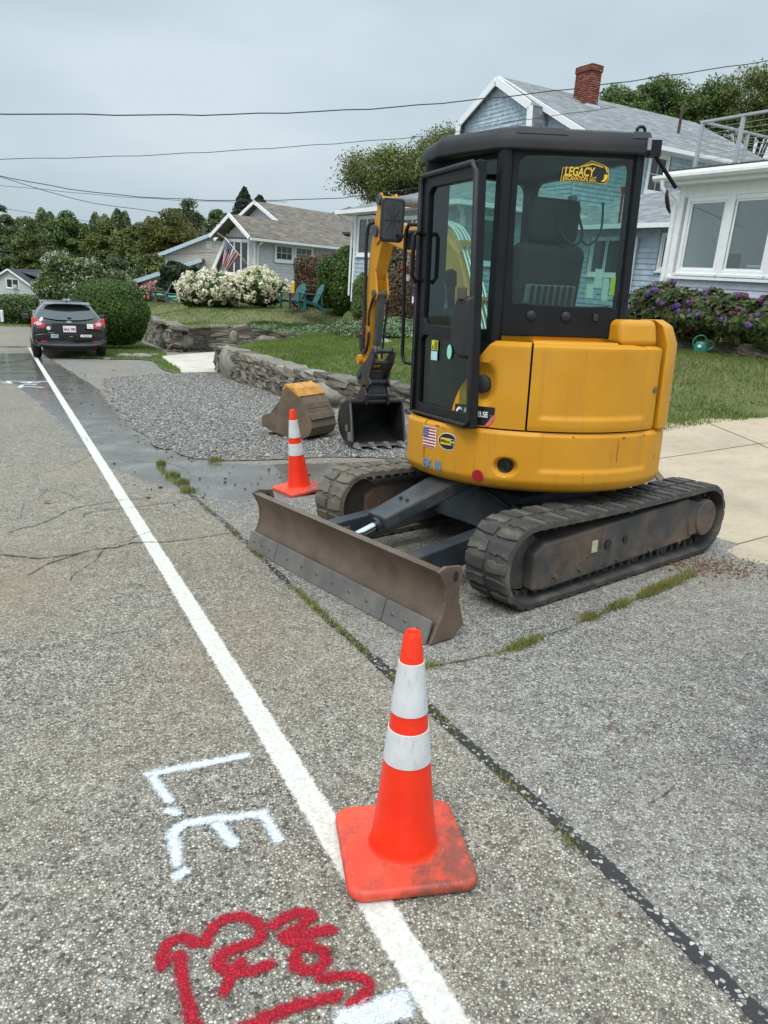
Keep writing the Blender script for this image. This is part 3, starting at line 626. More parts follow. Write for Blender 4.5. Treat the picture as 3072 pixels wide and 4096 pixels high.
for s in (-1, 1):
    pl = [(UB + .03, .005)] + [(x + .004, z) for x, z in prof[1:]] + [(UB - .05, .385), (UB - .15, .372), (UB - .165, .32), (UB - .145, .25), (UB - .15, .19), (UB - .19, .06), (UB - .12, .005)]
    m = MB(); m.prism(pl, s * .886, s * .906, 'xz'); ep = m.build('end_plate', M_BLADE, bl, bevel=.004, xf=UC)
    m = MB(); m.lathe([(.028, -.0125), (.028, .0125)], 14, (UB - .115, s * .896, .325), 'y'); m.v = [(x * 1 if False else UB - .115 + (x - (UB - .115)) * .55, y, z) for x, y, z in m.v]; m.build('eye_hole', M_BLK, ep, xf=UC)
for s in (-1, 1):       # push arms
    m = MB(); m.hull8([(.42, s * .30, .20), (.42, s * .40, .20), (UB - .085, s * .45, .06), (UB - .085, s * .35, .06)], [(.42, s * .30, .34), (.42, s * .40, .34), (UB - .085, s * .45, .235), (UB - .085, s * .35, .235)]); m.build('push_arm', M_DARK, EX, bevel=.01, xf=UC)
    m = MB(); m.hull8([(UB - .34, s * .30, .10), (UB - .09, s * .14, .10), (UB - .09, s * .345, .10)], [(UB - .34, s * .30, .19), (UB - .09, s * .14, .19), (UB - .09, s * .345, .19)]); m.build('gusset', M_DARK, bl, bevel=.006, xf=UC)
m = MB(); A_, B_ = Vector((.52, 0, .54)), Vector((1.27, 0, .325)); d = (B_ - A_).normalized(); up = Vector((-d.z, 0, d.x)) if d.x > 0 else Vector((d.z, 0, -d.x))
if up.z < 0: up = -up
m.hull8([A_ + Vector((0, -.125, 0)) - up * .02, A_ + Vector((0, .125, 0)) - up * .02, B_ + Vector((0, .085, 0)) - up * .02, B_ + Vector((0, -.085, 0)) - up * .02][::-1], [A_ + Vector((0, -.125, 0)) + up * .075, A_ + Vector((0, .125, 0)) + up * .075, B_ + Vector((0, .085, 0)) + up * .06, B_ + Vector((0, -.085, 0)) + up * .06][::-1])
cg = m.build('cylinder_guard', M_DARK, EX, bevel=.012, xf=UC)
m = MB()
for p, s_ in ((.30, .04), (.30, -.045), (.72, .03), (.72, -.03)):
    q = A_ + (B_ - A_) * p + up * .068; m.lathe([(.013, 0), (.012, .012)], 6, (q.x, s_, q.z), 'z')
tag(m.build('guard_bolts', M_DARK, cg, xf=UC), kind='stuff')
m = MB(); m.tube([A_, B_ + d * .02], .045, 14); m.build('blade_cylinder', M_DARK, EX, auto=40, xf=UC)
m = MB(); m.tube([B_, B_ + d * .19], .024, 12); m.build('blade_cylinder_rod', M_CHROME, EX, auto=40, xf=UC)
m = MB(); E_ = B_ + d * .21
m.lathe([(.05, -.055), (.05, .055)], 18, tuple(E_), 'y')
for s in (-1, 1): m.prism([(E_.x - .07, E_.z - .02), (E_.x - .05, E_.z + .05), (E_.x + .04, E_.z + .05), (UB - .09, .20), (UB - .09, .09)], s * .06, s * .078, 'xz')
m.build('clevis', M_DARK, EX, bevel=.004, xf=UC)
m = MB(); m.lathe([(.042, -.10), (.042, -.08)], 18, tuple(E_), 'y'); m.lathe([(.042, .08), (.042, .10)], 18, tuple(E_), 'y'); tag(m.build('clevis_pin', M_FRAME, EX, auto=35, xf=UC), kind='stuff')
m = MB(); m.tube(smooth_poly([(.52, .09, .47), (.50, .20, .43), (.44, .32, .36), (.30, .44, .36), (.12, .46, .40)], .04, False), .018, 8); m.build('hydraulic_hose', M_RUB, EX, smooth=True, xf=UC)

# ------------------------------------------------------------------ upper structure: round body
def polar(th, r, z): return (r * math.cos(R(th)), r * math.sin(R(th)), z)
def sstep(x, a, b): x = np.clip((x - a) / (b - a), 0, 1); return x * x * (3 - 2 * x)
def shell(name, th0, th1, zs, rfun, mat, thick=.02, nth=None, lim=None, parent=EX):
    """A curved panel: radius by (angle, height); closed round its rim so it has thickness."""
    nth = nth or max(6, int(abs(th1 - th0) * 1.2)); T = np.linspace(th0, th1, nth); Z = np.array(zs)
    TT, ZZ = np.meshgrid(T, Z, indexing='ij')
    if lim is not None: TT = lim(TT, ZZ, th0, th1)
    RR = rfun(TT, ZZ); P = np.stack([RR * np.cos(np.radians(TT)), RR * np.sin(np.radians(TT)), ZZ], -1)
    Ri = RR - thick; Q = np.stack([Ri * np.cos(np.radians(TT)), Ri * np.sin(np.radians(TT)), ZZ], -1)
    a, b = TT.shape; m = MB(); V = np.concatenate([P.reshape(-1, 3), Q.reshape(-1, 3)]); n = a * b; F = []
    for i in range(a - 1):
        for j in range(b - 1):
            k = i * b + j; F.append((k, k + b, k + b + 1, k + 1)); F.append((n + k, n + k + 1, n + k + b + 1, n + k + b))
    for i in range(a - 1):
        for j in (0, b - 1): k = i * b + j; F.append((k, n + k, n + k + b, k + b))
    for j in range(b - 1):
        for i in (0, a - 1): k = i * b + j; F.append((k, k + 1, n + k + 1, n + k))
    m.add(V, F); return m.build(name, mat, parent, auto=42)
RB = .868
def ring_r(T, Z):
    r = RB - .035 * (1 - sstep(Z, .545, .63)) - .07 * (1 - sstep(Z, .535, .575)) - .016 * sstep(Z, .880, .902)
    rec = sstep(T, -97, -94.6) * (1 - sstep(T, -49.5, -47)) * sstep(Z, .672, .70)
    r = r - .012 * rec
    dx = (T + 108.6) * .01515; dz = Z - .696; d2 = np.sqrt((dx / 1.25) ** 2 + dz ** 2); r = r - .055 * (1 - sstep(d2, .028, .062))
    rib = sstep(T, 186, 190) * (1 - sstep(T, 200, 203)); return r - .006 * rib * (np.abs(Z - .72) < .004)
zr_ = np.unique(np.concatenate([[.545, .55, .557, .565, .575], np.linspace(.59, .86, 34), [.875, .882, .888, .894, .899, .902]]))
cw = shell('counterweight', -146.2, -33, zr_, ring_r, M_YEL, .03, 230)
shell('front_skirt', -177, -147.2, zr_, lambda T, Z: ring_r(T, Z) - .004 - .07 * sstep(-T, 160, 177), M_YEL, .03, 30)
shell('side_skirt', -32, 60, zr_, lambda T, Z: ring_r(T, Z) - .02, M_YEL, .03, 40)
def pan_r(T, Z):
    r = RB - .012 - .004 * (1 - sstep(Z, .915, .93)) - .05 * sstep(Z, 1.362, 1.392) ** 2
    rec = sstep(T, -98.5, -96.4) * (1 - sstep(T, -52.5, -50.5)) * sstep(Z, .97, 1.0) * (1 - sstep(Z, 1.372, 1.38) * 0)
    return r - .013 * rec
zp = np.unique(np.concatenate([[.912, .92, .93], np.linspace(.945, 1.05, 14), np.linspace(1.07, 1.35, 12), [1.362, 1.37, 1.377, 1.383, 1.388, 1.392]]))
dp = shell('engine_door', -101.6, -44.2, zp, pan_r, M_YEL, .025, 130)
def left_lim(T, Z, a, b):
    lo = -133.5 + 16.5 * np.clip((Z - .91) / .48, 0, 1) ** 1.7; f = (T - a) / (b - a); return lo + f * (b - lo)
def left_r(T, Z):
    d2 = np.sqrt(((T + 120.5) * .0148) ** 2 + (Z - 1.15) ** 2)
    return RB - .014 - .05 * sstep(Z, 1.362, 1.392) ** 2 - .05 * (1 - sstep(d2, .075, .13)) * (1 - sstep(T, -119, -113))
lp = shell('side_panel', -133, -102.4, zp, left_r, M_YEL, .025, 60, left_lim)
m = MB(); th = -121.; c0 = Vector(polar(th, .80, 1.15)); rad = Vector(polar(th, 1, 0)); m.tube([c0, c0 + rad * .035, c0 + rad * .04], [.052, .052, .045], 20); m.build('fuel_cap', M_RUB, lp, auto=40)
m = MB()        # right-rear corner post and hood
ring0 = []
for z in (.905, 1.0, 1.2, 1.40, 1.50, 1.535):
    k = .0 if z < 1.45 else (.04 if z < 1.52 else .10)
    ring0.append([polar(-43, RB + .012 - k, z), polar(-38, RB + .02 - k, z), polar(-30, RB + .005 - k, z), polar(-20, RB - .01 - k, z), polar(-20, RB - .20, z), polar(-34, RB - .22, z)])
m.loft(ring0); m.build('corner_post', M_YEL, EX, bevel=.012, xf=None, auto=30)
m = MB()
base = [polar(-64, RB - .085, 1.385), polar(-54, RB - .045, 1.385), polar(-44.5, RB - .03, 1.385), polar(-40, RB - .30, 1.385), polar(-62, RB - .34, 1.385)]
m.hull8(base, [(x * .965 + .004, y * .955 + .0, 1.53) for x, y, z in base]); m.build('engine_hood', M_YEL, EX, bevel=.035, seg=4, auto=30)
m = MB(); m.hull8([polar(a, RB - .06, 1.382) for a in (-102, -90, -78, -66)] + [polar(-66, .6, 1.382), polar(-104, .6, 1.382)], [polar(a, RB - .075, 1.402) for a in (-102, -90, -78, -66)] + [polar(-66, .6, 1.402), polar(-104, .6, 1.402)]); m.build('top_cover', M_YEL, EX, bevel=.008, seg=3, auto=30)
m = MB(); m.hull8([polar(a, .78, .56) for a in range(-175, 60, 12)], [polar(a, .78, 1.37) for a in range(-175, 60, 12)])
m.v = [(x, y, z) for x, y, z in m.v]; body = m.build('engine_bay', M_BLK, EX)
m = MB(); m.lathe([(.60, .56), (.80, .56), (.80, .60), (.60, .60)], 48); m.build('floor_plate', M_DARK, EX)
# exhaust, lock, decals on the curved body
def wrap(V2, th, z, r0, out=.0022, ref=None):
    """2D decal points (x along the body to the right, y up) laid on the cylinder; out lifts them off the paint."""
    res = []
    for x, y in V2:
        T = th + math.degrees(x / RB); r = float(r0(np.array(T), np.array(z + y))); res.append(polar(T, r + out, z + y))
    return res
def decal_rect(m, x0, x1, y0, y1, th, z, rf, out, n=6):
    xs_ = np.linspace(x0, x1, n); P = [wrap([(x, y) for x in xs_], th, z, rf, out) for y in (y0, (y0 + y1) / 2, y1)]; m.grid(np.array(P))
def decal_text(name, txt, size, th, z, rf, mat, parent, out=.004, bold=0., shear=0., dx=0., dy=0., sx=1.):
    V, F = text_poly(txt, size, bold, shear); m = MB(); m.add(wrap([(v[0] * sx + dx, v[1] + dy) for v in V], th, z, rf, out), F); return m.build(name, mat, parent, recalc=False)
def fan(th, z, rx, ry, rf, out, mat, name, parent, n=28, cut=None):
    m = MB(); pts = [(rx * math.cos(a), ry * math.sin(a)) for a in np.linspace(0, 2 * math.pi, n, endpoint=False)]
    if cut: pts = [cut(x, y) for x, y in pts]
    m.add(wrap(pts, th, z, rf, out), [tuple(range(n))]); return m.build(name, mat, parent, recalc=False)
m = MB(); th = -108.6; rad = Vector(polar(th, 1, 0)); c0 = Vector(polar(th, RB - .07, .698)) + Vector((-.008, 0, .004)); m.tube([c0 - rad * .1, c0 + rad * .035], .036, 18, caps=False); m.tube([c0 + rad * .034, c0 - rad * .09], .029, 18); m.build('exhaust_pipe', M_RUB, cw, auto=40)
fan(-108.9, .698, .047, .043, lambda T, Z: ring_r(T, Z) + .002, .004, M_BLK, 'exhaust_recess', cw)
fan(-118.9, .628, .035, .036, ring_r, .007, M_DRED, 'red_dot_sticker', cw, cut=lambda x, y: (x, max(y, -.036 - .6 * x)))
fr_ = plain('lock_steel', (.2, .2, .2), .3, .1, metal=.8); m = MB(); c0 = Vector(polar(-46.3, RB - .016, 1.14)); rad = Vector(polar(-46.3, 1, 0)); m.tube([c0, c0 + rad * .012], .017, 16); m.build('door_lock', fr_, dp, auto=40)
# flag decal on the counterweight
FT, FZ, FW, FH = -143.4, .805, .115, .118
m = MB(); decal_rect(m, -FW / 2 - .004, FW / 2 + .004, -FH / 2 - .004, FH / 2 + .004, FT, FZ, ring_r, .003); fl = m.build('flag_decal', M_WHITE, cw, recalc=False)
m = MB()
for i in range(7): decal_rect(m, -FW / 2, FW / 2, FH / 2 - (2 * i + 1) * FH / 13, FH / 2 - 2 * i * FH / 13, FT, FZ, ring_r, .0045)
tag(m.build('flag_stripes', M_DRED, fl, recalc=False), kind='stuff')
m = MB(); decal_rect(m, -FW / 2, -FW * .06, -FH * .04, FH / 2, FT, FZ, ring_r, .006); ca = m.build('flag_canton', M_DBLUE, fl, recalc=False)
m = MB()
for i in range(5):
    for j in range(5): decal_rect(m, -FW / 2 + .0035 + j * .0098, -FW / 2 + .0075 + j * .0098, FH * .44 - i * .0118, FH * .47 - i * .0118, FT, FZ, ring_r, .0075, 2)
tag(m.build('flag_stars', M_WHITE, fl, recalc=False), kind='stuff')
OT, OZ = -133.2, .80
fan(OT, OZ, .074, .052, ring_r, .0015, M_WHITE, 'oval_decal', cw, cut=lambda x, y: (min(x, .052 + .2 * y), y))
fan(OT, OZ, .069, .047, ring_r, .003, M_BLK, 'oval_ground', cw, cut=lambda x, y: (min(x, .050 + .2 * y), y))
m = MB(); decal_rect(m, -.052, .024, -.02, .02, OT, OZ, ring_r, .0045); m.build('name_plate', M_DYEL, cw, recalc=False)
decal_text('decal_lettering', 'Milton', .027, OT, OZ, ring_r, M_BLK, cw, .006, .0006, dx=-.014)
m = MB(); decal_rect(m, .024, .050, -.018, .018, OT, OZ, ring_r, .0045); m.build('name_plate', M_WHITE, cw, recalc=False)
m = MB(); decal_rect(m, .026, .049, -.016, .016, OT, OZ, ring_r, .0055); m.build('name_plate', M_BLK, cw, recalc=False)
decal_text('decal_lettering', 'CAT', .0155, OT, OZ, ring_r, M_WHITE, cw, .007, .0007, dx=.037)
decal_text('stencil_lettering', 'EX 10', .082, -140.9, .642, ring_r, M_CYAN, cw, .008, .002, sx=.78)
M_SCUFF = plain('rusty_scuff', (.16, .07, .025), .8, .4, 40); M_SMEAR = plain('grime_smear', (.30, .145, .03), .7, .3, 30)
for th_, z_, w_, h_, mt in ((-79, .63, .006, .10, M_SMEAR), (-64.5, .80, .007, .12, M_SMEAR), (-62, .875, .016, .012, M_SCUFF), (-84, .885, .012, .006, M_SCUFF), (-50, .88, .012, .010, M_SCUFF), (-139, .882, .035, .007, M_SCUFF), (-136, .876, .018, .004, M_SCUFF), (-70, .62, .007, .006, M_SCUFF), (-41, .74, .006, .03, M_SCUFF), (-95, .60, .004, .05, M_SMEAR)):
    m = MB(); decal_rect(m, -w_ / 2, w_ / 2, -h_ / 2, h_ / 2, th_, z_, ring_r, .0015, 3); m.build('paint_scuff', mt, cw, recalc=False)
# model decal on the side panel
DT, DZ = -122.6, .975
V2 = [(-.13, -.055), (.098, -.055), (.128, -.012), (.128, .052), (-.13, .052)]
def strip(name, V2, mat, out): 
    m = MB(); xs_ = np.linspace(min(v[0] for v in V2), max(v[0] for v in V2), 14)
    lo, hi = [], []
    for x in xs_:
        ysn = []
        for i in range(len(V2)):
            (x0, y0), (x1, y1) = V2[i], V2[(i + 1) % len(V2)]
            if min(x0, x1) - 1e-9 <= x <= max(x0, x1) + 1e-9: ysn.append(y0 if abs(x1 - x0) < 1e-9 else y0 + (y1 - y0) * (x - x0) / (x1 - x0)); 
            if abs(x1 - x0) < 1e-9 and abs(x - x0) < 1e-9: ysn += [y0, y1]
        lo.append((x, min(ysn))); hi.append((x, max(ysn)))
    m.grid(np.array([wrap(lo, DT, DZ, left_r, out), wrap(hi, DT, DZ, left_r, out)])); return m.build(name, mat, lp, recalc=False)
strip('model_decal', V2, M_BLK, .003)
strip('decal_corner', [(.072, -.056), (.098, -.056), (.129, -.012), (.129, .016)], M_SALM, .005)
decal_text('decal_lettering', 'CAT', .088, DT, DZ, left_r, M_WHITE, lp, .006, .0035, dx=-.058, dy=.0, sx=.72)
m = MB(); m.add(wrap([(-.084, -.033), (-.032, -.033), (-.058, -.006)], DT, DZ, left_r, .0085), [(0, 1, 2)]); m.build('decal_triangle', M_DYEL, lp, recalc=False)
decal_text('decal_lettering', '303.5E', .043, DT, DZ, left_r, M_WHITE, lp, .006, .0015, dx=.045, dy=.006, sx=.74)
decal_text('decal_lettering', '2', .034, DT, DZ, left_r, plain('decal_grey', (.35, .35, .35), .5), lp, .006, 0, dx=.107, dy=-.006, sx=.7)

# ------------------------------------------------------------------ cab
rr = Vector((.392, -.588)); rl = Vector((-.351, -.624)); df = Vector((-.772, -.10)); fq = Vector((-.05, .40)); flr = Vector((-.715, -.335))
def wallframe(a, b, z0, z1, holes, th=.05, name='cab_wall', mat=None, parent=None, inset=0., slant=0.):
    """A flat wall from a to b with rounded openings cut out of it; holes are (u0,u1,w0,w1,radius)."""
    d = (b - a); L = d.length; d = d / L; nrm = Vector((d.y, -d.x))
    if nrm.dot(a + b) < 0: nrm = -nrm
    bnd = [(0, z0), (L, z0), (L - slant, z1), (0, z1)]; V = [Vector(p) for p in bnd]; E = [(0, 1), (1, 2), (2, 3), (3, 0)]; hp = []
    for h in holes:
        pts = h if isinstance(h, list) else rrect(*h); o = len(V); V += [Vector(p) for p in pts]; E += [(o + i, o + (i + 1) % len(pts)) for i in range(len(pts))]; hp.append(pts)
    vo, eo, fo, _, _, _ = delaunay_2d_cdt(V, E, [], 1, 1e-5)
    m = MB(); fo2 = []
    for f in fo:
        cx = sum(vo[i].x for i in f) / len(f); cz = sum(vo[i].y for i in f) / len(f)
        if not any(pip(np.array([[cx, cz]]), h)[0] for h in hp): fo2.append(tuple(f))
    P = lambda v, k: (a.x + d.x * v.x + nrm.x * k, a.y + d.y * v.x + nrm.y * k, v.y)
    n = len(vo); m.add([P(v, inset) for v in vo] + [P(v, inset - th) for v in vo], fo2 + [tuple(i + n for i in f[::-1]) for f in fo2])
    cnt = {}
    for f in fo2:
        for i in range(len(f)): e = (f[i], f[(i + 1) % len(f)]); cnt[e] = 1
    m.add([], []); 
    for e in list(cnt):
        if (e[1], e[0]) not in cnt: m.f.append((e[0], e[1], e[1] + n, e[0] + n)); m.mi.append(0)
    o = m.build(name, mat or M_CAB, parent or EX, bevel=.006, seg=2)
    return o, lambda u, w, k=0: Vector((a.x + d.x * u + nrm.x * k, a.y + d.y * u + nrm.y * k, w)), L
def rrect(u0, u1, w0, w1, r, n=5):
    out = []
    for cx, cz, a0 in ((u1 - r, w1 - r, 0), (u0 + r, w1 - r, 90), (u0 + r, w0 + r, 180), (u1 - r, w0 + r, 270)):
        out += [(cx + r * math.cos(R(a0 + 90 * i / n)), cz + r * math.sin(R(a0 + 90 * i / n))) for i in range(n + 1)]
    return out
def pane(name, pf, pts, k, mat, parent):
    m = MB(); m.add([pf(u, w, k) for u, w in pts], [tuple(range(len(pts)))]); return m.build(name, mat, parent, recalc=False)
# rear wall with its big window
hole = [(.075, 1.68), (.145, 1.605), (.62, 1.60), (.685, 1.66), (.722, 2.335), (.69, 2.368), (.10, 2.368), (.062, 2.335)]
rw, pf, L = wallframe(rl, rr, 1.42, 2.42, [[tuple(p) for p in smooth_poly(hole, .03)]], .06, 'rear_wall')
pane('rear_window', pf, [tuple(p) for p in smooth_poly(hole, .03)], -.012, M_GLASS, rw)
for u in (.19, .39):
    m = MB(); q = pf(u, 1.535, .0); m.lathe([(.028, 0), (.026, -.012), (.012, -.02)], 16, tuple(q), 'y'); m.build('bolt_cap', M_RUB, rw, auto=40)
m = MB(); q = pf(.56, 1.535, .006); m.box(tuple(q), (.028, .02, .04)); m.build('latch', M_RUB, rw, bevel=.004)
# window sticker: a digger above the firm's name
def wtext(name, txt, size, u, w, k, mat, bold=0., shear=0., sx=1.):
    V, F = text_poly(txt, size, bold, shear); m = MB(); m.add([pf(u + v[0] * sx, w + v[1], k) for v in V], F); return m.build(name, mat, rw, recalc=False)
SU, SW = .43, 2.285
def spoly(name, pts, k, mat): return pane(name, pf, [(SU + x * .76, SW + y * .76) for x, y in pts], k, mat, rw)
spoly('window_sticker', [(-.185, -.055), (-.175, .035), (-.075, .038), (.0, .07), (.03, .088), (.12, .062), (.155, .045), (.165, -.02), (.145, -.06), (.10, -.063), (.08, -.057)], .002, M_DYEL)
spoly('sticker_ground', [(-.180, -.051), (-.171, .031), (-.072, .033), (.0, .064), (.03, .082), (.118, .057), (.150, .041), (.160, -.02), (.142, -.055), (.10, -.058), (.08, -.052)], .004, M_BLK)
spoly('sticker_boom', [(-.045, .043), (.02, .066), (.034, .072), (.115, .050), (.112, .043), (.036, .062), (.0, .048)], .006, M_DYEL)
spoly('sticker_arm', [(.118, .052), (.145, .040), (.150, .012), (.143, .012), (.136, .034)], .006, M_DYEL)
spoly('sticker_bucket', [(.128, .0), (.152, .0), (.154, -.022), (.136, -.047), (.108, -.05), (.128, -.03)], .006, M_DYEL)
wtext('sticker_lettering', 'LEGACY', .062, SU - .042, SW + .006, .0075, M_DYEL, .0018, .12, .70)
wtext('sticker_lettering', 'EXCAVATION, LLC', .030, SU - .038, SW - .027, .0075, M_DYEL, .0008, .12, .72)
# other cab walls
m = MB()
sw, pfs, Ls = wallframe(rl, df, 1.30, 2.42, [rrect(.05, Ls0 := (df - rl).length - .05, 1.45, 2.36, .04)], .05, 'side_wall')
pane('quarter_window', pfs, rrect(.05, .20, 1.45, 2.36, .02), -.02, M_GLASS, sw)
m = MB(); m.tube([(*pfs(.02, 1.32)[:2], 1.30), (*pfs(.02, 1.32)[:2], 2.42)], .045, 14); m.build('rear_pillar', M_CAB, EX, auto=40)
rtw, pfr, Lr_ = wallframe(fq, rr, 1.30, 2.42, [rrect(.10, (rr - fq).length - .08, 1.45, 2.36, .06)], .05, 'right_wall'); pane('right_window', pfr, rrect(.10, Lr_ - .08, 1.45, 2.36, .06), -.02, M_GLASS, rtw)
fw_, pff, Lf_ = wallframe(df, fq, .92, 2.42, [rrect(.06, (fq - df).length - .06, 1.02, 2.36, .06)], .05, 'front_wall'); pane('front_window', pff, rrect(.06, Lf_ - .06, 1.02, 2.36, .06), -.02, M_GLASS, fw_)
m = MB(); m.hull8([(p.x, p.y, .90) for p in (rl, rr, fq, df)], [(p.x, p.y, .96) for p in (rl, rr, fq, df)]); m.build('cab_floor', M_RUB, EX)
m = MB(); m.hull8([(*df, .9), (*(df * .9 + Vector((.06, -.02))), .9), (*(df * .88 + Vector((.05, -.13))), .9), (*(df + Vector((-.01, -.12))), .9)], [(*df, 2.42), (*(df * .9 + Vector((.06, -.02))), 2.42), (*(df * .88 + Vector((.05, -.13))), 2.42), (*(df + Vector((-.01, -.12))), 2.42)]); m.build('front_pillar', M_CAB, EX, bevel=.012, auto=30)
m = MB(); m.hull8([(p.x, p.y, 1.36) for p in (rl * .95, rr * .95, rr * .7, rl * .7)], [(p.x, p.y, 1.44) for p in (rl * 1.0, rr * 1.0, rr * .75, rl * .75)]); m.build('cab_base', M_YEL, EX, bevel=.01)
# roof: lower lip, crowned top with a raised rim
lip = [rr + Vector((.035, -.035)), rl + Vector((.0, -.045)), rl + Vector((-.07, -.02)), flr + Vector((-.01, -.03)), df + Vector((-.035, .02)), fq + Vector((-.03, .05)), fq + Vector((.05, .02))]
def inset(poly, k, c=Vector((-.15, -.2))): return [c + (p - c) * k for p in poly]
m = MB(); m.loft([[(*p, z) for p in inset(lip, k)] for z, k in ((2.385, .985), (2.392, 1.0), (2.425, 1.0), (2.46, .985), (2.492, .94), (2.50, .90))]); rf = m.build('cab_roof', M_ROOF, EX, bevel=.016, seg=3, auto=32)
m = MB(); ins = inset(lip, .86); m.hull8([(*p, 2.498) for p in ins], [(*p, 2.512) for p in inset(lip, .82)]); m.build('roof_panel', M_ROOF, rf, bevel=.006, auto=32)
m = MB()
lo_ = [lip[0], lip[1]]; c0 = lip[0] + (lip[1] - lip[0]) * .03; c1 = lip[0] + (lip[1] - lip[0]) * .52
for a_, b_ in ((.02, .17), (.60, .98)):
    p0 = lip[0] + (lip[1] - lip[0]) * a_; p1 = lip[0] + (lip[1] - lip[0]) * b_; q = Vector((.02, .09))
    m = MB(); m.hull8([(*p0, 2.46), (*p1, 2.46), (*(p1 + q * 1.6), 2.46), (*(p0 + q * 1.6), 2.46)], [(*(p0 + q * .45 + (p1 - p0) * .12), 2.508), (*(p1 + q * .45 - (p1 - p0) * .06), 2.508), (*(p1 + q * 1.5), 2.508), (*(p0 + q * 1.5), 2.508)]); m.build('roof_ridge', M_ROOF, rf, bevel=.012, seg=3, auto=32)
for p in (rr * .93, rl * .80 + Vector((0, .06)), flr * .75):
    m = MB(); m.tube([(p.x - .022, p.y, 2.50), (p.x - .02, p.y, 2.528), (p.x - .01, p.y, 2.538), (p.x + .01, p.y, 2.538), (p.x + .02, p.y, 2.528), (p.x + .022, p.y, 2.50)], .009, 8); m.build('lifting_eye', M_CAB, rf, smooth=True)
# seat and controls (facing the boom)
SM = Matrix.Translation((-.14, -.20, 0)) @ Matrix.Rotation(R(112), 4, 'Z')
def seatbox(name, c, d, mat, bev=.04, tilt=0., parent=None):
    m = MB(); m.box((0, 0, 0), d); return m.build(name, mat, parent or EX, bevel=bev, seg=4, auto=40, xf=SM @ Matrix.Translation(c) @ Matrix.Rotation(R(tilt), 4, 'Y'))
st = seatbox('seat', (.08, 0, 1.36), (.50, .48, .16), M_SEAT)
seatbox('seat_back', (-.20, 0, 1.66), (.13, .47, .56), M_SEAT, .06, -8, st); seatbox('back_panel', (-.268, 0, 1.56), (.02, .34, .30), M_SEATG, .008, -8, st)
for i in range(7): seatbox('back_rib', (-.283, -.13 + i * .043, 1.56), (.012, .02, .29), M_SEAT, .004, -8, st)
seatbox('headrest', (-.25, 0, 2.06), (.11, .33, .24), M_SEAT, .05, -6, st); seatbox('headrest_post', (-.23, 0, 1.93), (.03, .16, .12), M_RUB, .01, 0, st)
seatbox('seat_pedestal', (.02, 0, 1.12), (.48, .50, .34), M_INT, .02)
for s in (1, -1):
    cn = seatbox('console', (.18, s * .34, 1.30), (.46, .15, .26), M_INT, .03)
    m = MB(); m.lathe([(.075, 1.42), (.07, 1.45), (.066, 1.47), (.066, 1.49), (.056, 1.51), (.05, 1.54), (.03, 1.57)], 16, (.30, s * .34, 0)); m.build('joystick_boot', M_RUB, cn, auto=50, xf=SM)
    m = MB(); m.tube([(.30, s * .34, 1.55), (.32, s * .34, 1.62), (.35, s * .335, 1.72)], [.022, .026, .034], 12); m.tube([(.335, s * .335, 1.70), (.365, s * .33, 1.78), (.368, s * .33, 1.80)], [.036, .042, .022], 12); m.build('joystick', M_RUB, cn, smooth=True, xf=SM)
m = MB(); m.box((.52, .0, 1.15), (.05, .5, .40)); m.build('front_console', M_INT, EX, bevel=.02, xf=SM)
m = MB(); m.box((.30, -.50, 1.75), (.05, .05, 1.1)); m.build('inner_post', M_INT, EX, bevel=.01, xf=SM)
# hanging cable loop and papers behind the glass
m = MB(); a = pf(.46, 2.14, -.08); m.tube(smooth_poly([pf(.35, 2.10, -.1), pf(.33, 2.03, -.1), pf(.37, 1.96, -.1), pf(.44, 1.93, -.1), pf(.47, 1.99, -.1), pf(.44, 2.08, -.1), pf(.43, 2.16, -.1)], .02, False), .008, 6); m.tube(smooth_poly([pf(.57, 2.16, -.1), pf(.575, 2.03, -.1), pf(.55, 1.96, -.1), pf(.50, 1.93, -.1), pf(.46, 1.97, -.1)], .02, False), .006, 6); tag(m.build('cable_loop', M_RUB, EX, smooth=True), kind='stuff')
M_PAPER = plain('safety_label', (.62, .66, .62), .6, .15, 80)
for u0, u1, w0, w1, mt in ((.54, .585, 1.70, 1.80, M_PAPER), (.50, .54, 1.64, 1.72, M_PAPER), (.59, .625, 1.63, 1.75, M_PAPER), (.635, .662, 1.66, 1.76, M_HIVIS)):
    pane('safety_label', pf, [(u0, w0), (u1, w0), (u1, w1), (u0, w1)], -.02, mt, rw)
pane('red_hammer', pf, [(.655, 2.05), (.668, 2.05), (.672, 2.20), (.685, 2.24), (.650, 2.24), (.658, 2.20)], -.07, M_DRED, rw)
# door, standing slightly ajar on its front hinges
DF, DR = Vector((-.800, -.205)), Vector((-.486, -.815)); Ld = (DR - DF).length
up_h = rrect(.085, Ld - .09, 1.455, 2.25, .04); lo_h = rrect(.075, Ld - .085, 1.00, 1.40, .035)
lo_h = [(.075, .985), (Ld - .07, .985), (Ld - .038, 1.015), (Ld - .045, 1.33), (Ld - .075, 1.375), (.105, 1.40), (.07, 1.37)]
up_h = [(.095, 1.50), (.13, 1.465), (Ld - .21, 1.455), (Ld - .14, 1.58), (Ld - .07, 1.62), (Ld - .112, 2.19), (Ld - .14, 2.225), (.13, 2.235), (.095, 2.205)]
dr, pfd, _ = wallframe(DF, DR, .905, 2.315, [up_h, lo_h], .05, 'door', slant=.075)
pane('door_glass', pfd, up_h, -.02, M_GLASS, dr); pane('door_glass', pfd, lo_h, -.02, M_GLASS, dr)
rim = [(.015, .925), (.015, 2.27), (.045, 2.305), (Ld - .125, 2.305), (Ld - .085, 2.26), (Ld - .012, .955), (Ld - .045, .918)]
m = MB(); m.tube([pfd(u, w, .008) for u, w in rim + [rim[0], rim[1]]], .016, 8); m.build('door_seal', M_RUB, dr, smooth=True)
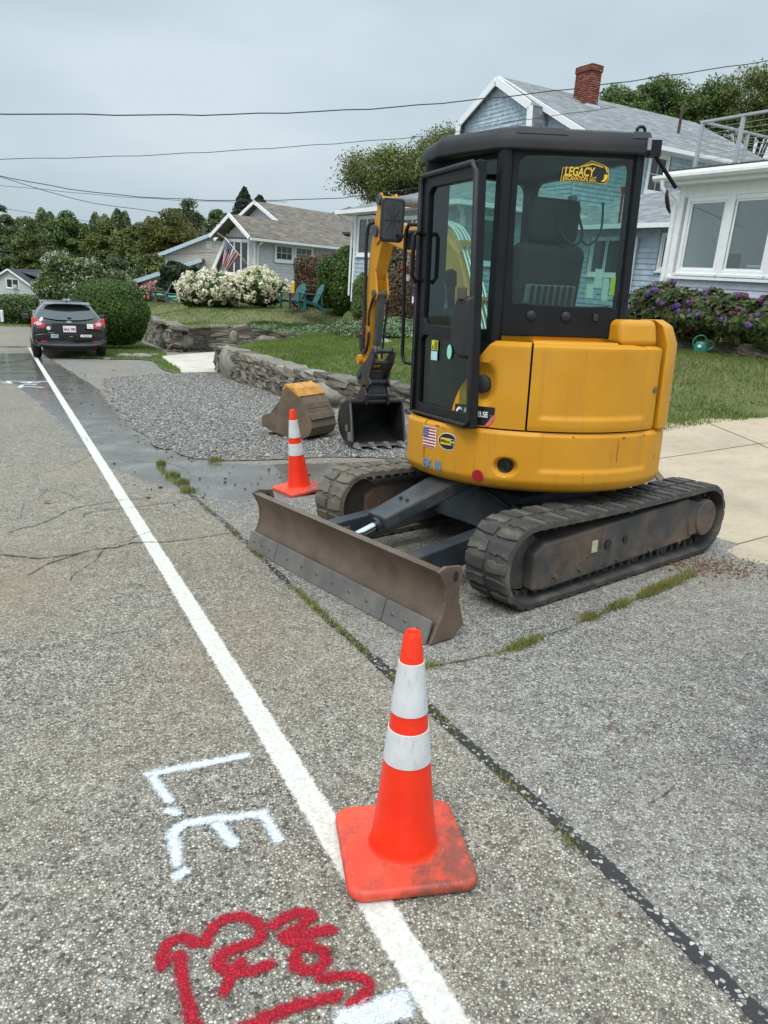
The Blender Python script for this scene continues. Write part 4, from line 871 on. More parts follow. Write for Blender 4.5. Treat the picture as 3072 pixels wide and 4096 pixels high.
m = MB(); q = [(Ld - .15, 1.63), (Ld - .02, 1.63), (Ld - .02, 1.29), (Ld - .10, 1.285), (Ld - .19, 1.36), (Ld - .20, 1.52)]; m.hull8([pfd(u, w, .005) for u, w in q], [pfd(Ld - .1 + (u - Ld + .1) * .85, 1.45 + (w - 1.45) * .9, .055) for u, w in q]); lk = m.build('door_handle', M_RUB, dr, bevel=.014, seg=3, auto=40)
m = MB(); q = pfd(Ld - .09, 1.64, .05); m.box(tuple(q), (.05, .05, .07)); m.build('lock_case', M_FRAME, dr, bevel=.008)
m = MB(); m.tube([pfd(.05, 1.98, .01), pfd(.05, 1.99, .05), pfd(.05, 1.965, .065), pfd(.05, 1.74, .065), pfd(.05, 1.71, .04), pfd(.05, 1.72, .01)], .013, 8); m.build('pull_handle', M_CAB, dr, smooth=True)
pane('warning_label', pfd, [(.19, 1.315), (.265, 1.315), (.265, 1.372), (.19, 1.372)], -.012, M_HIVIS, dr); pane('warning_label', pfd, [(.188, 1.255), (.262, 1.255), (.262, 1.308), (.188, 1.308)], -.012, M_PALE, dr)
m = MB(); m.add([pfd(u, w, -.009) for u, w in ((.196, 1.322), (.222, 1.322), (.209, 1.352))] + [pfd(u, w, -.009) for u, w in ((.228, 1.320), (.26, 1.320), (.26, 1.367), (.228, 1.367))], [(0, 1, 2), (3, 4, 5, 6)]); tag(m.build('warning_symbol', plain('warning_ink', (.25, .16, .02), .5), dr, recalc=False), kind='stuff')
pane('oval_sticker', pfd, [(.40 + .026 * math.cos(a), 1.315 + .042 * math.sin(a)) for a in np.linspace(0, 6.28, 18, endpoint=False)], -.01, M_MINT, dr)
# mirrors and grab rail
m = MB(); m.tube(smooth_poly([(-.80, -.02, 2.06), (-.86, .05, 2.065), (-.875, .07, 2.03), (-.878, .075, 1.9), (-.87, .075, 1.4), (-.87, .07, 1.25), (-.85, .05, 1.205), (-.79, -.02, 1.20)], .05, False), .0125, 10); m.build('grab_rail', M_CAB, EX, smooth=True)
mo = MB(); mo.prism(rrect(-.078, .078, -.135, .135, .028), -.02, .02, 'xz'); mir = mo.build('mirror', M_RUB, EX, bevel=.008, xf=Matrix.Translation((-.968, .21, 2.105)) @ Matrix.Rotation(R(8), 4, 'Z') @ Matrix.Rotation(R(2), 4, 'Y'))
m = MB(); m.prism(rrect(-.062, .062, -.118, .118, .02), -.022, -.018, 'xz')
for a in np.arange(0, 180, 45): 
    L_ = .055 if a in (0,) else (.11 if a == 90 else .075); m.box((0, -.024, 0), (2 * L_, .005, .0035), rot=Matrix.Rotation(-R(a if a in (0, 90) else (60 if a < 90 else 120)), 3, 'Y'))
tag(m.build('mirror_ribs', plain('mirror_back', (.045, .047, .052), .6), mir, xf=Matrix.Translation((-.968, .21, 2.105)) @ Matrix.Rotation(R(8), 4, 'Z') @ Matrix.Rotation(R(2), 4, 'Y')), kind='stuff')
m = MB(); m.tube([(-.95, .22, 2.02), (-.90, .14, 2.0), (-.82, .02, 2.02)], .011, 8); tag(m.build('mirror_arm', M_CAB, EX, smooth=True), kind='stuff')
m = MB(); m.prism(rrect(-.05, .05, -.06, .06, .02), -.02, .02, 'xz'); m.build('work_lamp', M_RUB, EX, bevel=.008, xf=Matrix.Translation((-.835, .12, 1.98)) @ Matrix.Rotation(R(-20), 4, 'Z'))
m = MB(); A2 = Vector((.43, -.60, 2.40)); B2 = Vector((.60, -.52, 2.245)); m.tube([A2, B2], .011, 8); m.box(tuple(A2 + Vector((0, 0, .02))), (.06, .06, .08)); tag(m.build('mirror_arm', M_CAB, EX, auto=40), kind='stuff')
m = MB(); m.lathe([(.0, -.022), (.04, -.018), (.075, -.004), (.08, .004), (.07, .008), (.0, .009)], 22); rm_ = m.build('mirror', M_RUB, EX, auto=40, xf=Matrix.Translation(B2 + Vector((-.035, -.01, -.075))) @ Matrix.Rotation(R(-22), 4, 'Z') @ Matrix.Rotation(R(76), 4, 'Y') @ Matrix.Diagonal((.85, .62, .8, 1)))
m = MB(); m.box((*rr, 2.435), (.02, .02, .06)); m.build('roof_lamp', plain('grey_lamp', (.3, .3, .3), .4), rf, bevel=.004, xf=Matrix.Translation((.0, -.045, 0)))

# ------------------------------------------------------------------ boom, stick, bucket: X away from the machine, Y left, Z up
BM = Matrix.Translation((-.08 - .957, 8.30 - 4.969, 0)) @ Matrix.Rotation(R(112), 4, 'Z')
def bar(m, pts, w0, w1):
    """side outline extruded across the boom plane"""
    m.prism(pts, -w0, w1, 'xz')
m = MB(); bar(m, [(-2.62, .78), (-2.45, .72), (-2.20, .95), (-1.62, 1.78), (-1.30, 1.98), (-.95, 2.04), (.02, 2.26), (.09, 2.33), (.05, 2.42), (-.05, 2.44), (-.95, 2.30), (-1.45, 2.24), (-1.85, 2.02), (-2.40, 1.20)], .075, .075)
bo = m.build('boom', M_YEL, EX, bevel=.012, xf=BM)
m = MB(); m.box((-2.66, 0, .78), (.34, .24, .36)); m.box((-2.9, .02, .80), (.3, .44, .2)); m.build('swing_bracket', M_YEL, EX, bevel=.02, xf=BM)
m = MB(); m.tube([(-2.05, 0, .92), (-1.25, 0, 1.62)], .055, 14); cy = m.build('boom_cylinder', M_DARK, bo, auto=40, xf=BM)
m = MB(); m.tube([(-1.25, 0, 1.62), (-1.05, 0, 1.86)], .03, 12); m.build('cylinder_rod', M_CHROME, cy, auto=40, xf=BM)
m = MB()
for dy in (-.05, -.02, .02, .05): m.tube(smooth_poly([(-2.44, dy, 1.22), (-1.88, dy, 2.06), (-1.50, dy, 2.29), (-.9, dy, 2.34)], .1, False), .011, 6)
tag(m.build('steel_pipes', plain('pale_pipe', (.55, .56, .50), .35, .1, metal=.4), bo, smooth=True, xf=BM), kind='stuff')
m = MB(); m.box((-1.9, 0, 2.10), (.05, .16, .03)); m.box((-2.2, 0, 1.65), (.05, .16, .03)); tag(m.build('pipe_clamp', M_YEL, bo, xf=BM), kind='stuff')
m = MB(); m.tube([(-1.35, 0, 2.46), (-.40, 0, 2.585)], .052, 14); sc_ = m.build('stick_cylinder', plain('dusty_barrel', (.16, .155, .15), .5, .2), bo, auto=40, xf=BM)
m = MB(); m.tube([(-.40, 0, 2.585), (-.06, 0, 2.63)], .028, 12); m.build('cylinder_rod', M_CHROME, sc_, auto=40, xf=BM)
# stick
m = MB(); bar(m, [(-.13, 2.58), (-.06, 2.67), (.02, 2.66), (.16, 2.46), (.30, 2.10), (.44, 1.10), (.42, .92), (.34, .90), (.27, 1.05), (.13, 1.85), (-.06, 2.20), (-.09, 2.40)], .07, .07)
sk = m.build('stick', M_YEL, EX, bevel=.01, xf=BM)
for s in (-1, 1):
    m = MB(); m.prism([(-.14, 2.60), (-.06, 2.70), (.03, 2.69), (.05, 2.60), (.02, 2.40), (.14, 2.28), (.04, 2.20), (-.10, 2.26), (-.11, 2.45)], s * .07, s * .092, 'xz'); pt = m.build('stick_plate', M_YEL, sk, bevel=.006, xf=BM)
    m = MB(); m.lathe([(.055, -.016), (.055, .016)], 16, (-.06, s * .105, 2.63), 'y'); m.lathe([(.055, -.016), (.055, .016)], 16, (.02, s * .105, 2.33), 'y'); tag(m.build('pin_boss', M_DARK, pt, auto=35, xf=BM), kind='stuff')
    m = MB(); m.prism([(.10, 1.96), (.14, 1.70), (.05, 1.64), (.02, 1.70)], s * .055, s * .072, 'xz'); m.build('cylinder_bracket', M_YEL, sk, bevel=.004, xf=BM)
m = MB(); m.tube([(.08, 0, 1.70), (.16, 0, 1.15)], .048, 14); bc = m.build('bucket_cylinder', M_DARK, sk, auto=40, xf=BM)
m = MB(); m.tube([(.16, 0, 1.15), (.19, 0, .98)], .026, 12); m.build('cylinder_rod', M_CHROME, bc, auto=40, xf=BM)
m = MB(); m.lathe([(.04, -.10), (.04, .10)], 14, (.08, 0, 1.70), 'y'); m.build('cylinder_pin', M_FRAME, bc, auto=35, xf=BM)
for hs, r_ in (([(.10, .105, 2.42), (.20, .12, 2.40), (.26, .12, 2.20), (.28, .11, 1.95), (.31, .10, 1.66), (.33, .095, 1.50)], .019), ([(.33, .095, 1.50), (.35, .10, 1.35), (.40, .11, 1.20), (.40, .10, 1.08), (.33, .09, 1.05), (.25, .085, 1.14), (.22, .08, 1.30)], .015), ([(.12, -.10, 1.68), (.18, -.12, 1.55), (.22, -.11, 1.35), (.24, -.10, 1.12), (.24, -.09, 1.0)], .013), ([(.15, .07, 1.66), (.20, .09, 1.5), (.22, .085, 1.36)], .013)):
    m = MB(); m.tube(smooth_poly(hs, .04, False), r_, 8); m.build('hydraulic_hose', M_RUB, sk, smooth=True, xf=BM)
m = MB(); m.tube([(.33, .095, 1.56), (.34, .096, 1.36)], .024, 8); m.box((.345, .10, 1.30), (.05, .03, .10)); m.tube([(.36, .10, 1.24), (.37, .10, 1.10)], .026, 8); tag(m.build('shut_off_valve', M_DARK, sk, bevel=.004, xf=BM), kind='stuff')
m = MB(); m.box((.345, .118, 1.42), (.03, .012, .06)); m.box((.35, .118, 1.27), (.05, .012, .03)); tag(m.build('valve_lever', M_DRED, sk, bevel=.003, xf=BM), kind='stuff')
# coupler
m = MB(); m.lathe([(.075, -.085), (.075, .085)], 18, (.38, 0, .93), 'y'); m.lathe([(.055, -.13), (.055, .13)], 16, (.42, 0, .98), 'y'); m.build('stick_foot', M_YEL, sk, auto=35, xf=BM)
for s in (-1, 1):
    m = MB(); m.prism([(.44, .72), (.42, .85), (.30, .93), (.12, 1.02), (.00, 1.13), (-.06, 1.14), (-.10, 1.09), (-.06, .98), (.03, .88), (.06, .80), (.02, .74), (.10, .69), (.20, .72), (.30, .68)], s * .10, s * .125, 'xz'); cp_ = m.build('coupler_plate', M_FUSE, EX, bevel=.005, xf=BM)
    m = MB(); m.lathe([(.04, -.02), (.04, .02)], 14, (.38, s * .125, .80), 'y'); m.lathe([(.012, -.014), (.012, .014)], 10, (.20, s * .118, .84), 'y'); tag(m.build('pin_boss', M_DARK, cp_, auto=35, xf=BM), kind='stuff')
m = MB()
for x, z, r_ in ((-.04, 1.10, .024), (.02, .97, .026), (.10, .755, .03), (.38, .80, .03)): m.tube([(x, -.13, z), (x, .13, z)], r_, 12)
m.box((.22, 0, .82), (.16, .16, .10)); tag(m.build('coupler_pins', M_FUSE, EX, auto=40, xf=BM), kind='stuff')
m = MB(); m.hull8([(.10, -.11, .62), (.40, -.11, .62), (.40, .11, .62), (.10, .11, .62)], [(.12, -.09, .74), (.38, -.09, .74), (.38, .09, .74), (.12, .09, .74)]); m.tube([(.12, -.15, .60), (.12, .15, .60)], .026, 12); m.build('coupler_body', M_FUSE, EX, bevel=.008, xf=BM)
def bucket(root, xf, W, mat, matc, tooth_mat, ears=True):
    """Digging bucket, mouth towards -X, cutting edge at the origin's ground line."""
    back = [(-.02, .018), (.10, .012), (.28, .03), (.42, .10), (.50, .22), (.47, .34), (.36, .44), (.22, .50), (.10, .515)]
    m = MB(); h = W / 2
    inner = [(x * .97 + (.0 if i == 0 else -.012), z + (.014 if i < 4 else -.012)) for i, (x, z) in enumerate(back)]
    m.loft([[(x, y, z) for x, z in back] + [(x, y, z) for x, z in inner[::-1]] for y in np.linspace(-h, h, 5)])
    sh = m.build('bucket_shell', mat, root, auto=40, xf=xf)
    for s in (-1, 1):
        pl = [(-.02, .015)] + back[1:] + [(.05, .50), (.03, .40), (-.015, .25), (-.05, .08)]
        m = MB(); m.prism(pl, s * h, s * (h + .018), 'xz'); sd_ = m.build('bucket_side', mat, root, bevel=.004, xf=xf)
        m = MB(); m.prism([(-.055, .06), (-.02, .30), (.035, .48), (.065, .48), (.02, .29), (-.012, .06)], s * (h + .016), s * (h + .026), 'xz'); m.build('side_cutter', matc, sd_, bevel=.003, xf=xf)
        if s > 0: m = MB(); m.box((.16, s * (h + .020), .19), (.07, .006, .07)); m.build('maker_plate', plain('brass_plate', (.22, .16, .07), .5, .3, 80), sd_, xf=xf)
        m = MB(); m.prism([(-.03, .07), (.03, .07), (.05, .16), (.0, .16)], s * (h + .018), s * (h + .05), 'xz'); m.build('side_tooth', matc, sd_, bevel=.004, xf=xf)
    m = MB(); m.hull8([(-.06, -h, .008), (.04, -h, .008), (.04, h, .008), (-.06, h, .008)], [(-.06, -h, .022), (.04, -h, .032), (.04, h, .032), (-.06, h, .022)]); m.build('lip', matc, sh, bevel=.003, xf=xf)
    m = MB(); m.tube([(.09, -h, .50), (.09, h, .50)], .032, 14); m.build('top_tube', mat, sh, auto=40, xf=xf)
    if tooth_mat:
        for i in range(4):
            y = -h + .03 + i * (W - .06) / 3; m = MB(); m.hull8([(-.17, y - .022, .004), (-.03, y - .04, .0), (-.03, y + .04, .0), (-.17, y + .022, .004)], [(-.165, y - .018, .014), (-.02, y - .035, .055), (-.02, y + .035, .055), (-.165, y + .018, .014)]); m.build('tooth', tooth_mat, root, bevel=.004, xf=xf)
    if ears:
        for s in (-1, 1): m = MB(); m.prism([(.03, .46), (.02, .58), (.10, .66), (.20, .64), (.36, .52), (.40, .42), (.30, .46), (.15, .52)], s * .12, s * .145, 'xz'); m.build('bucket_ear', mat, root, bevel=.005, xf=xf)
M_TOOTH = mat_steel('bare_tooth_steel', (.27, .26, .25), (.20, .16, .12), .5, .4, .5, .3)
bk = empty('bucket'); bk.parent = EX
bucket(bk, BM @ Matrix.Translation((.06, 0, .035)), .60, M_FUSE, M_EDGE, M_TOOTH)
# ------------------------------------------------------------------ traffic cones
def mat_cone():
    t = NT('cone_orange'); c = t.ramp(t.noise(6, 4, .6), [(.3, (.82, .022, .003)), (.7, (.90, .040, .006))])
    c = t.mix(t.mrange(t.noise(14, 5, .75), .62, .74, 0, .6), c, (.22, .04, .02)); t.bsdf(c, .42, normal=t.bump(t.noise(60, 3), .08, .002)); return t.m
def mat_cone_base():
    t = NT('cone_base_orange'); c = t.ramp(t.noise(8, 4), [(.3, (.72, .055, .025)), (.7, (.80, .10, .05))])
    d = t.mrange(t.math('ADD', t.noise(11, 7, .8), t.math('MULTIPLY', t.attr('grime'), .2)), .48, .70)
    c = t.mix(t.math('MULTIPLY', d, .85), c, (.14, .055, .04)); c = t.mix(t.mrange(t.noise(70, 3, .8), .62, .72, 0, .5), c, (.55, .30, .22))
    t.bsdf(c, .6, normal=t.bump(t.noise(45, 4), .15, .003)); return t.m
def mat_sleeve():
    t = NT('reflective_sleeve'); c = t.ramp(t.noise(9, 4), [(.3, (.52, .52, .52)), (.7, (.70, .70, .70))])
    c = t.mix(t.mrange(t.noise(1, 5, .8, vec=t.mapped((30, 30, 8), (.2, .3, 0))), .54, .72, 0, .6), c, (.30, .29, .27))
    t.bsdf(c, .38, normal=t.bump(t.vor(260).outputs['Distance'], .06, .002)); return t.m
M_CONE, M_CBASE, M_SLEEVE = mat_cone(), mat_cone_base(), mat_sleeve()
def cone(mat, label):
    root = empty('traffic_cone', mat, label=label, cat='traffic cone', group='orange traffic cones guarding the excavator')
    rad = lambda z: .097 - (.097 - .024) * (z - .04) / (.711 - .04)
    m = MB(); hs = .183; rc = .045
    def rr_(k, z, r=rc):
        h = hs * k; out = []
        for cx, cy, a0 in ((h - r, h - r, 0), (-h + r, h - r, 90), (-h + r, -h + r, 180), (h - r, -h + r, 270)):
            out += [(cx + r * math.cos(R(a0 + 15 * i)), cy + r * math.sin(R(a0 + 15 * i)), z) for i in range(7)]
        return out
    m.loft([rr_(.94, .012), rr_(.985, .012), rr_(1, .018), rr_(1, .030), rr_(.985, .038), rr_(.95, .042), rr_(.92, .040), rr_(.45, .044)])
    b = m.build('base', M_CBASE, root, auto=50)
    V = np.array([v.co[:] for v in b.data.vertices]); add_attr(b.data, 'grime', np.clip((V[:, 0] - V[:, 1] * .8) / .4 + .15, 0, 1))
    for sx in (-1, 1):
        for sy in (-1, 1):
            f = MB(); f.lathe([(.018, 0), (.02, .013)], 8, (sx * .12, sy * .12, 0)); f.build('foot', M_CBASE, b)
    m = MB(); n = 36; prof = [(.104, .042), (.099, .047), (rad(.06), .06), (rad(.3), .3), (rad(.6), .6), (rad(.695), .695), (rad(.711) - .004, .709), (.019, .711), (.014, .705), (.014, .66)]
    m.lathe(prof, n, caps=False); m.build('cone_body', M_CONE, root, auto=60)
    for z0, z1 in ((.475, .625), (.325, .425)):
        m = MB(); m.lathe([(rad(z0), z0), (rad(z0) + .0025, z0 + .001), (rad(z1) + .0025, z1 - .001), (rad(z1), z1)], n, caps=False); m.build('reflective_sleeve', M_SLEEVE, root, auto=60)
    m = MB()
    return root
cone(onst(.0885, 1.835, 0, R(10.7)), 'near traffic cone with grimy square base standing beside the white line')
cone(onst(-.74, 6.25, 0, R(38)) @ Matrix.Rotation(R(-6), 4, 'Y') , 'farther traffic cone leaning a little behind the excavator blade')

# ------------------------------------------------------------------ loose bucket on the gravel
def mat_rusty():
    t = NT('rusty_yellow_paint'); n1 = t.noise(4, 5, .7); c = t.ramp(n1, [(.28, (.075, .055, .04)), (.58, (.16, .115, .075)), (.72, (.22, .13, .055)), (.85, (.38, .18, .035))])
    c = t.mix(t.mrange(t.noise(9, 5, .7), .55, .7, 0, .5), c, (.10, .075, .055)); t.bsdf(c, .7, normal=t.bump(t.noise(40, 4), .3, .004)); return t.m
M_RUSTY = mat_rusty(); M_OCHRE = plain('worn_ochre', (.52, .24, .035), .6, .35, 12)
lb = empty('digging_bucket', onst(-1.0, 9.02, .01, R(-30)) @ Matrix.Diagonal((1.12, 1.12, 1.12, 1)), label='rusty yellow digging bucket lying upturned on the gravel', cat='bucket')
m = MB(); W = .42; back = [(-.42, .10), (-.28, .05), (-.06, .0), (.12, .0), (.22, .05), (.26, .14), (.22, .27), (.12, .42), (.02, .52), (-.08, .56), (-.13, .53)]
inn = [(x * .93 - .005, .03 + z * .92) for x, z in back]
m.loft([[(x, y, z) for x, z in back] + [(x, y, z) for x, z in inn[::-1]] for y in np.linspace(-W / 2, W / 2, 5)]); m.build('bucket_shell', M_RUSTY, lb, auto=35)
for s in (-1, 1):
    m = MB(); m.prism(back + [(-.17, .40), (-.30, .25), (-.42, .20)], s * W / 2, s * (W / 2 + .02), 'xz'); m.build('bucket_side', M_RUSTY, lb, bevel=.006)
m = MB(); m.loft([[(x, y, z) for x, z in ((-.145, .52), (-.09, .575), (.03, .535), (.10, .46), (.09, .44), (.0, .50), (-.08, .545), (-.12, .50))] for y in (-W / 2 - .022, W / 2 + .022)]); m.build('worn_lip', M_OCHRE, lb, bevel=.006)
for z0, x0 in ((.36, .165), (.25, .235)):
    m = MB(); m.hull8([(x0, -W / 2, z0 - .03), (x0 + .02, -W / 2, z0 - .03), (x0 + .02, W / 2, z0 - .03), (x0, W / 2, z0 - .03)], [(x0 - .03, -W / 2, z0 + .03), (x0 - .012, -W / 2, z0 + .03), (x0 - .012, W / 2, z0 + .03), (x0 - .03, W / 2, z0 + .03)]); m.build('wear_strip', M_RUSTY, lb, bevel=.006)

# ------------------------------------------------------------------ yard ground: heights by nearby levels
LEV = np.array([(-4.2, 17.8, -.34), (-3.2, 15.2, -.26), (-2.2, 13.4, -.18), (-1.1, 11.9, -.14), (.1, 11.1, -.30), (1.5, 10.9, -.36), (2.6, 10.2, -.25), (3.05, 9.2, -.09), (3.47, 9.25, -.06), (4.11, 9.59, .01), (5.08, 10.04, .09), (6.19, 10.48, .16), (7.3, 10.9, .2),
    (2.9, 12.5, .2), (3.9, 12.2, .42), (4.2, 14.1, .66), (4.88, 13.2, .69), (5.05, 12.5, .69), (5.7, 12.0, .70), (6.4, 11.3, .68), (7.2, 10.6, .5), (2, 17, .45), (0, 16, .05), (-2, 17, -.12), (-1.5, 20, -.05), (0, 21, .25), (1.0, 23, .4), (-.2, 27, .35), (-3.5, 20, -.25), (5.3, 15.3, .7), (3, 20, .6), (-1.5, 25, .05)])
LEV2 = np.array([(-10.2, 31, -.75), (-8.4, 27, -.60), (-7.2, 24.2, -.46), (-5.6, 25.6, -.44), (-4., 26.4, -.42), (-2.6, 27.2, -.40), (0, 28.8, -.35), (-5, 28.5, .02), (-3.6, 29.5, .15), (-1.5, 29.5, .2), (-7, 30, -.1), (-7.5, 33, .1), (-6.5, 35.5, .40), (-9, 33, -.2), (-11, 36, -.4), (-14, 38, -.8), (-13, 33, -.95), (-3, 36, .45), (0, 34, .5), (-9, 42, .3), (-16, 44, -1.2)])
def idw(L, P):
    P = np.asarray(P, float); d2 = ((P[:, None] - L[None, :, :2]) ** 2).sum(-1) + .05; w = d2 ** -1.6; return (w * L[:, 2]).sum(1) / w.sum(1)
NEARWALL = [np.array(q) for q in ((-4.25, 17.75), (-3.35, 15.55), (-2.75, 14.5), (-1.75, 12.75), (-1.05, 11.85), (.15, 11.35), (1.6, 10.9), (2.5, 10.1))]
LAWN_A = [tuple(q) for q in NEARWALL] + [(2.9, 9.1), (3.47, 9.2), (4.11, 9.54), (5.08, 9.99), (6.19, 10.43), (7.3, 10.85), (7.0, 11.4), (6.2, 12.3), (5.2, 13.6), (4.5, 17.5), (1.2, 25.6), (-.3, 27.6), (-1.8, 27.2), (-1.9, 22.5), (-3.2, 19.5)]
FARWALL = [np.array(q) for q in ((-10.9, 32.2), (-9.2, 28.4), (-7.1, 24.1), (-5.7, 25.3), (-4.2, 26.3), (-2.6, 27.2), (-.5, 28.6), (1.5, 30))]
LAWN_B = [tuple(q) for q in FARWALL] + [(3, 34), (-1, 38), (-4, 42), (-9, 46), (-18, 48), (-16, 40), (-13.2, 36)]
def lawn(name, poly, L, mat, step=.5):
    bp_ = smooth_poly(poly, .5); xs_, ys_ = np.meshgrid(np.arange(bp_[:, 0].min(), bp_[:, 0].max(), step), np.arange(bp_[:, 1].min(), bp_[:, 1].max(), step)); q = np.column_stack([xs_.ravel(), ys_.ravel()]) + rng.normal(0, .05, (xs_.size, 2))
    q = q[pip(q, bp_) & (sdist(q, bp_) > .2)]; A = np.concatenate([bp_, q]); n = len(bp_)
    vo, _, fo, _, _, _ = delaunay_2d_cdt([Vector(p) for p in A], [(i, (i + 1) % n) for i in range(n)], [], 2, 1e-4)
    V = np.array([v[:] for v in vo]); o = raw_mesh(name, np.column_stack([V, idw(L, V)]), np.array([f for f in fo if len(f) == 3]), mat, smooth=True); tag(o, kind='structure'); return bp_
def blades(name, P, h, w, mat, lean=.5, tintp=1., frame=None, label=None, parent=None):
    """Grass: one thin triangle a blade, standing on the points P."""
    n = len(P); a = rng.uniform(0, 6.283, n); hh = h * rng.uniform(.55, 1.25, n); ww = w * rng.uniform(.7, 1.3, n)
    dx, dy = np.cos(a), np.sin(a); la = rng.uniform(0, 6.283, n); ll = hh * lean * rng.uniform(.1, 1, n)
    B = np.stack([np.column_stack([P[:, 0] - dx * ww / 2, P[:, 1] - dy * ww / 2, P[:, 2]]), np.column_stack([P[:, 0] + dx * ww / 2, P[:, 1] + dy * ww / 2, P[:, 2]]), np.column_stack([P[:, 0] + np.cos(la) * ll, P[:, 1] + np.sin(la) * ll, P[:, 2] + hh])], 1)
    o = raw_mesh(name, B.reshape(-1, 3), np.arange(n * 3).reshape(-1, 3), mat, parent, attrs={'tint': np.repeat(rng.uniform(0, 1, n) ** tintp, 3)})
    if frame is not None: o.matrix_world = frame
    return tag(o, label, kind='stuff')
def scatter(poly, n, L=None, bias=None):
    p = np.asarray(poly); q = np.column_stack([rng.uniform(p[:, 0].min(), p[:, 0].max(), n), rng.uniform(p[:, 1].min(), p[:, 1].max(), n)]); q = q[pip(q, p)]
    if bias is not None: q = q[rng.uniform(0, 1, len(q)) < bias(q)]
    return np.column_stack([q, idw(L, q) if L is not None else np.zeros(len(q))])
la = lawn('lawn', LAWN_A, LEV, M_SOILG); lb2 = lawn('upper_lawn', LAWN_B, LEV2, M_SOILG)
blades('lawn_grass', scatter(la, 330000, LEV, lambda q: np.clip(1.4 - (q[:, 1] - 10) / 16, .15, 1)), .055, .013, M_GRASS, label='mown green lawn with dry patches beside the driveway')
blades('upper_lawn_grass', scatter(lb2, 130000, LEV2), .06, .022, M_GRASS, label='sunburnt lawn above the far stone wall')
# yard ground far out, verge by the parked car
def wsheet(name, pts, mat, kind='structure'):
    m = MB(); m.add(pts, [tuple(range(len(pts)))]); return tag(m.build(name, mat, recalc=False), kind=kind)
m = MB(); gx = np.concatenate([np.arange(-260, -40, 20), np.arange(-40, 60, 5), np.arange(60, 300, 20)]); gy = np.concatenate([np.arange(14, 70, 4), np.arange(70, 420, 25)])
X_, Y_ = np.meshgrid(gx, gy, indexing='ij'); base_z = plane_z(X_, Y_)
Z_ = np.where(Y_ > 50, base_z * .8 - .6, base_z - .5); Z_ = np.where(Y_ > 60, Z_ - (Y_ - 60) * .03, Z_)
Z_ = np.where((Y_ < 30), np.minimum(Z_, base_z - .3), Z_)
m.grid(np.stack([X_, Y_, Z_], -1)); tag(m.build('terrain', M_SOILG, smooth=True, recalc=False), kind='structure')
VERGE = [(-9.0, 20.9), (-7.95, 20.2), (-7.6, 20.15), (-6.5, 20.3), (-5.35, 17.7), (-4.72, 16.75), (-4.9, 17.6), (-6.45, 21.4), (-7.0, 23.6), (-9.2, 28.2), (-10.8, 32), (-13.8, 32.5), (-12.5, 29)]
vs_ = smooth_poly(VERGE, .3); flat_sheet('verge', vs_, .02, M_SOILG)
q = scatter(vs_, 60000); q[:, 2] = .015; blades('verge_grass', q, .075, .016, M_GRASSG, frame=GM, label='bright green grass verge behind the parked car')
FV = [(-30, 38), (-21, 41), (-17.5, 42), (-13, 38), (-12, 44), (-30, 52)]
flat_sheet('far_verge', FV, .02, M_SOILG); q = scatter(FV, 9000); blades('far_verge_grass', q, .12, .05, M_GRASS, frame=GM, label='strip of rough grass across the end of the road')
# weeds in the cracks
def weed_line(pts, n, spread, h, name, label, dens=None):
    p = smooth_poly(pts, .02, False); i = rng.integers(0, len(p), n) if dens is None else rng.choice(len(p), n, p=dens(np.linspace(0, 1, len(p))) / dens(np.linspace(0, 1, len(p))).sum())
    q = p[i] + rng.normal(0, spread, (n, 2)); blades(name, np.column_stack([q, np.full(n, .002)]), h, .006, M_WEED, .9, frame=GM, label=label)
bump = lambda cs: (lambda u: .006 + sum(a * np.exp(-((u - c) / w) ** 2) for c, w, a in cs))
weed_line([on_line(s, l) for s, l in ((.2, .64), (1, .645), (1.6, .62), (2.2, .60), (3, .58), (4.2, .55), (5.4, .5), (6.3, .49)) ], 2000, .012, .022, 'crack_weeds', 'weeds and dry moss growing along the tar seam', bump([(.02, .01, .6), (.07, .02, .5), (.14, .02, .6), (.19, .012, .8), (.26, .03, .9), (.32, .03, 1), (.37, .02, 1.2), (.50, .02, .5), (.58, .02, .5), (.68, .015, .5), (.86, .02, .8), (.93, .02, .9)]))
weed_line([(.12, 2.99), (.38, 3.09), (.62, 3.22), (1.12, 3.65), (1.62, 4.09), (1.96, 4.4)], 3600, .018, .034, 'crack_weeds', 'tufts of grass along the cross crack below the track', bump([(.05, .03, .3), (.25, .04, .5), (.30, .03, .8), (.5, .02, 1.2), (.62, .04, .9), (.78, .05, 2.2), (.86, .04, 1.8), (.95, .04, .5)]))
for c, r_ in (((-1.66, 6.05), .055), ((-1.95, 6.62), .06), ((-1.78, 6.35), .04), ((-1.72, 7.35), .06), ((-2.2, 7.1), .035)):
    q = np.array(c) + rng.normal(0, r_ * .55, (260, 2)); blades('grass_tuft', np.column_stack([q, np.full(260, .002)]), .05, .007, M_WEED, .8, frame=GM, label='grass tuft at the corner of the gravel lot')
M_BSOIL = plain('brown_soil', (.19, .12, .07), .9, .4, 20)
q = np.array((2.12, 4.55)) + rng.normal(0, 1, (900, 2)) * (.22, .14); tag(pebbles('loose_soil', np.column_stack([q, np.full(len(q), .006)]), .011, M_BSOIL), 'loose brown soil at the broken corner of the driveway', kind='stuff')

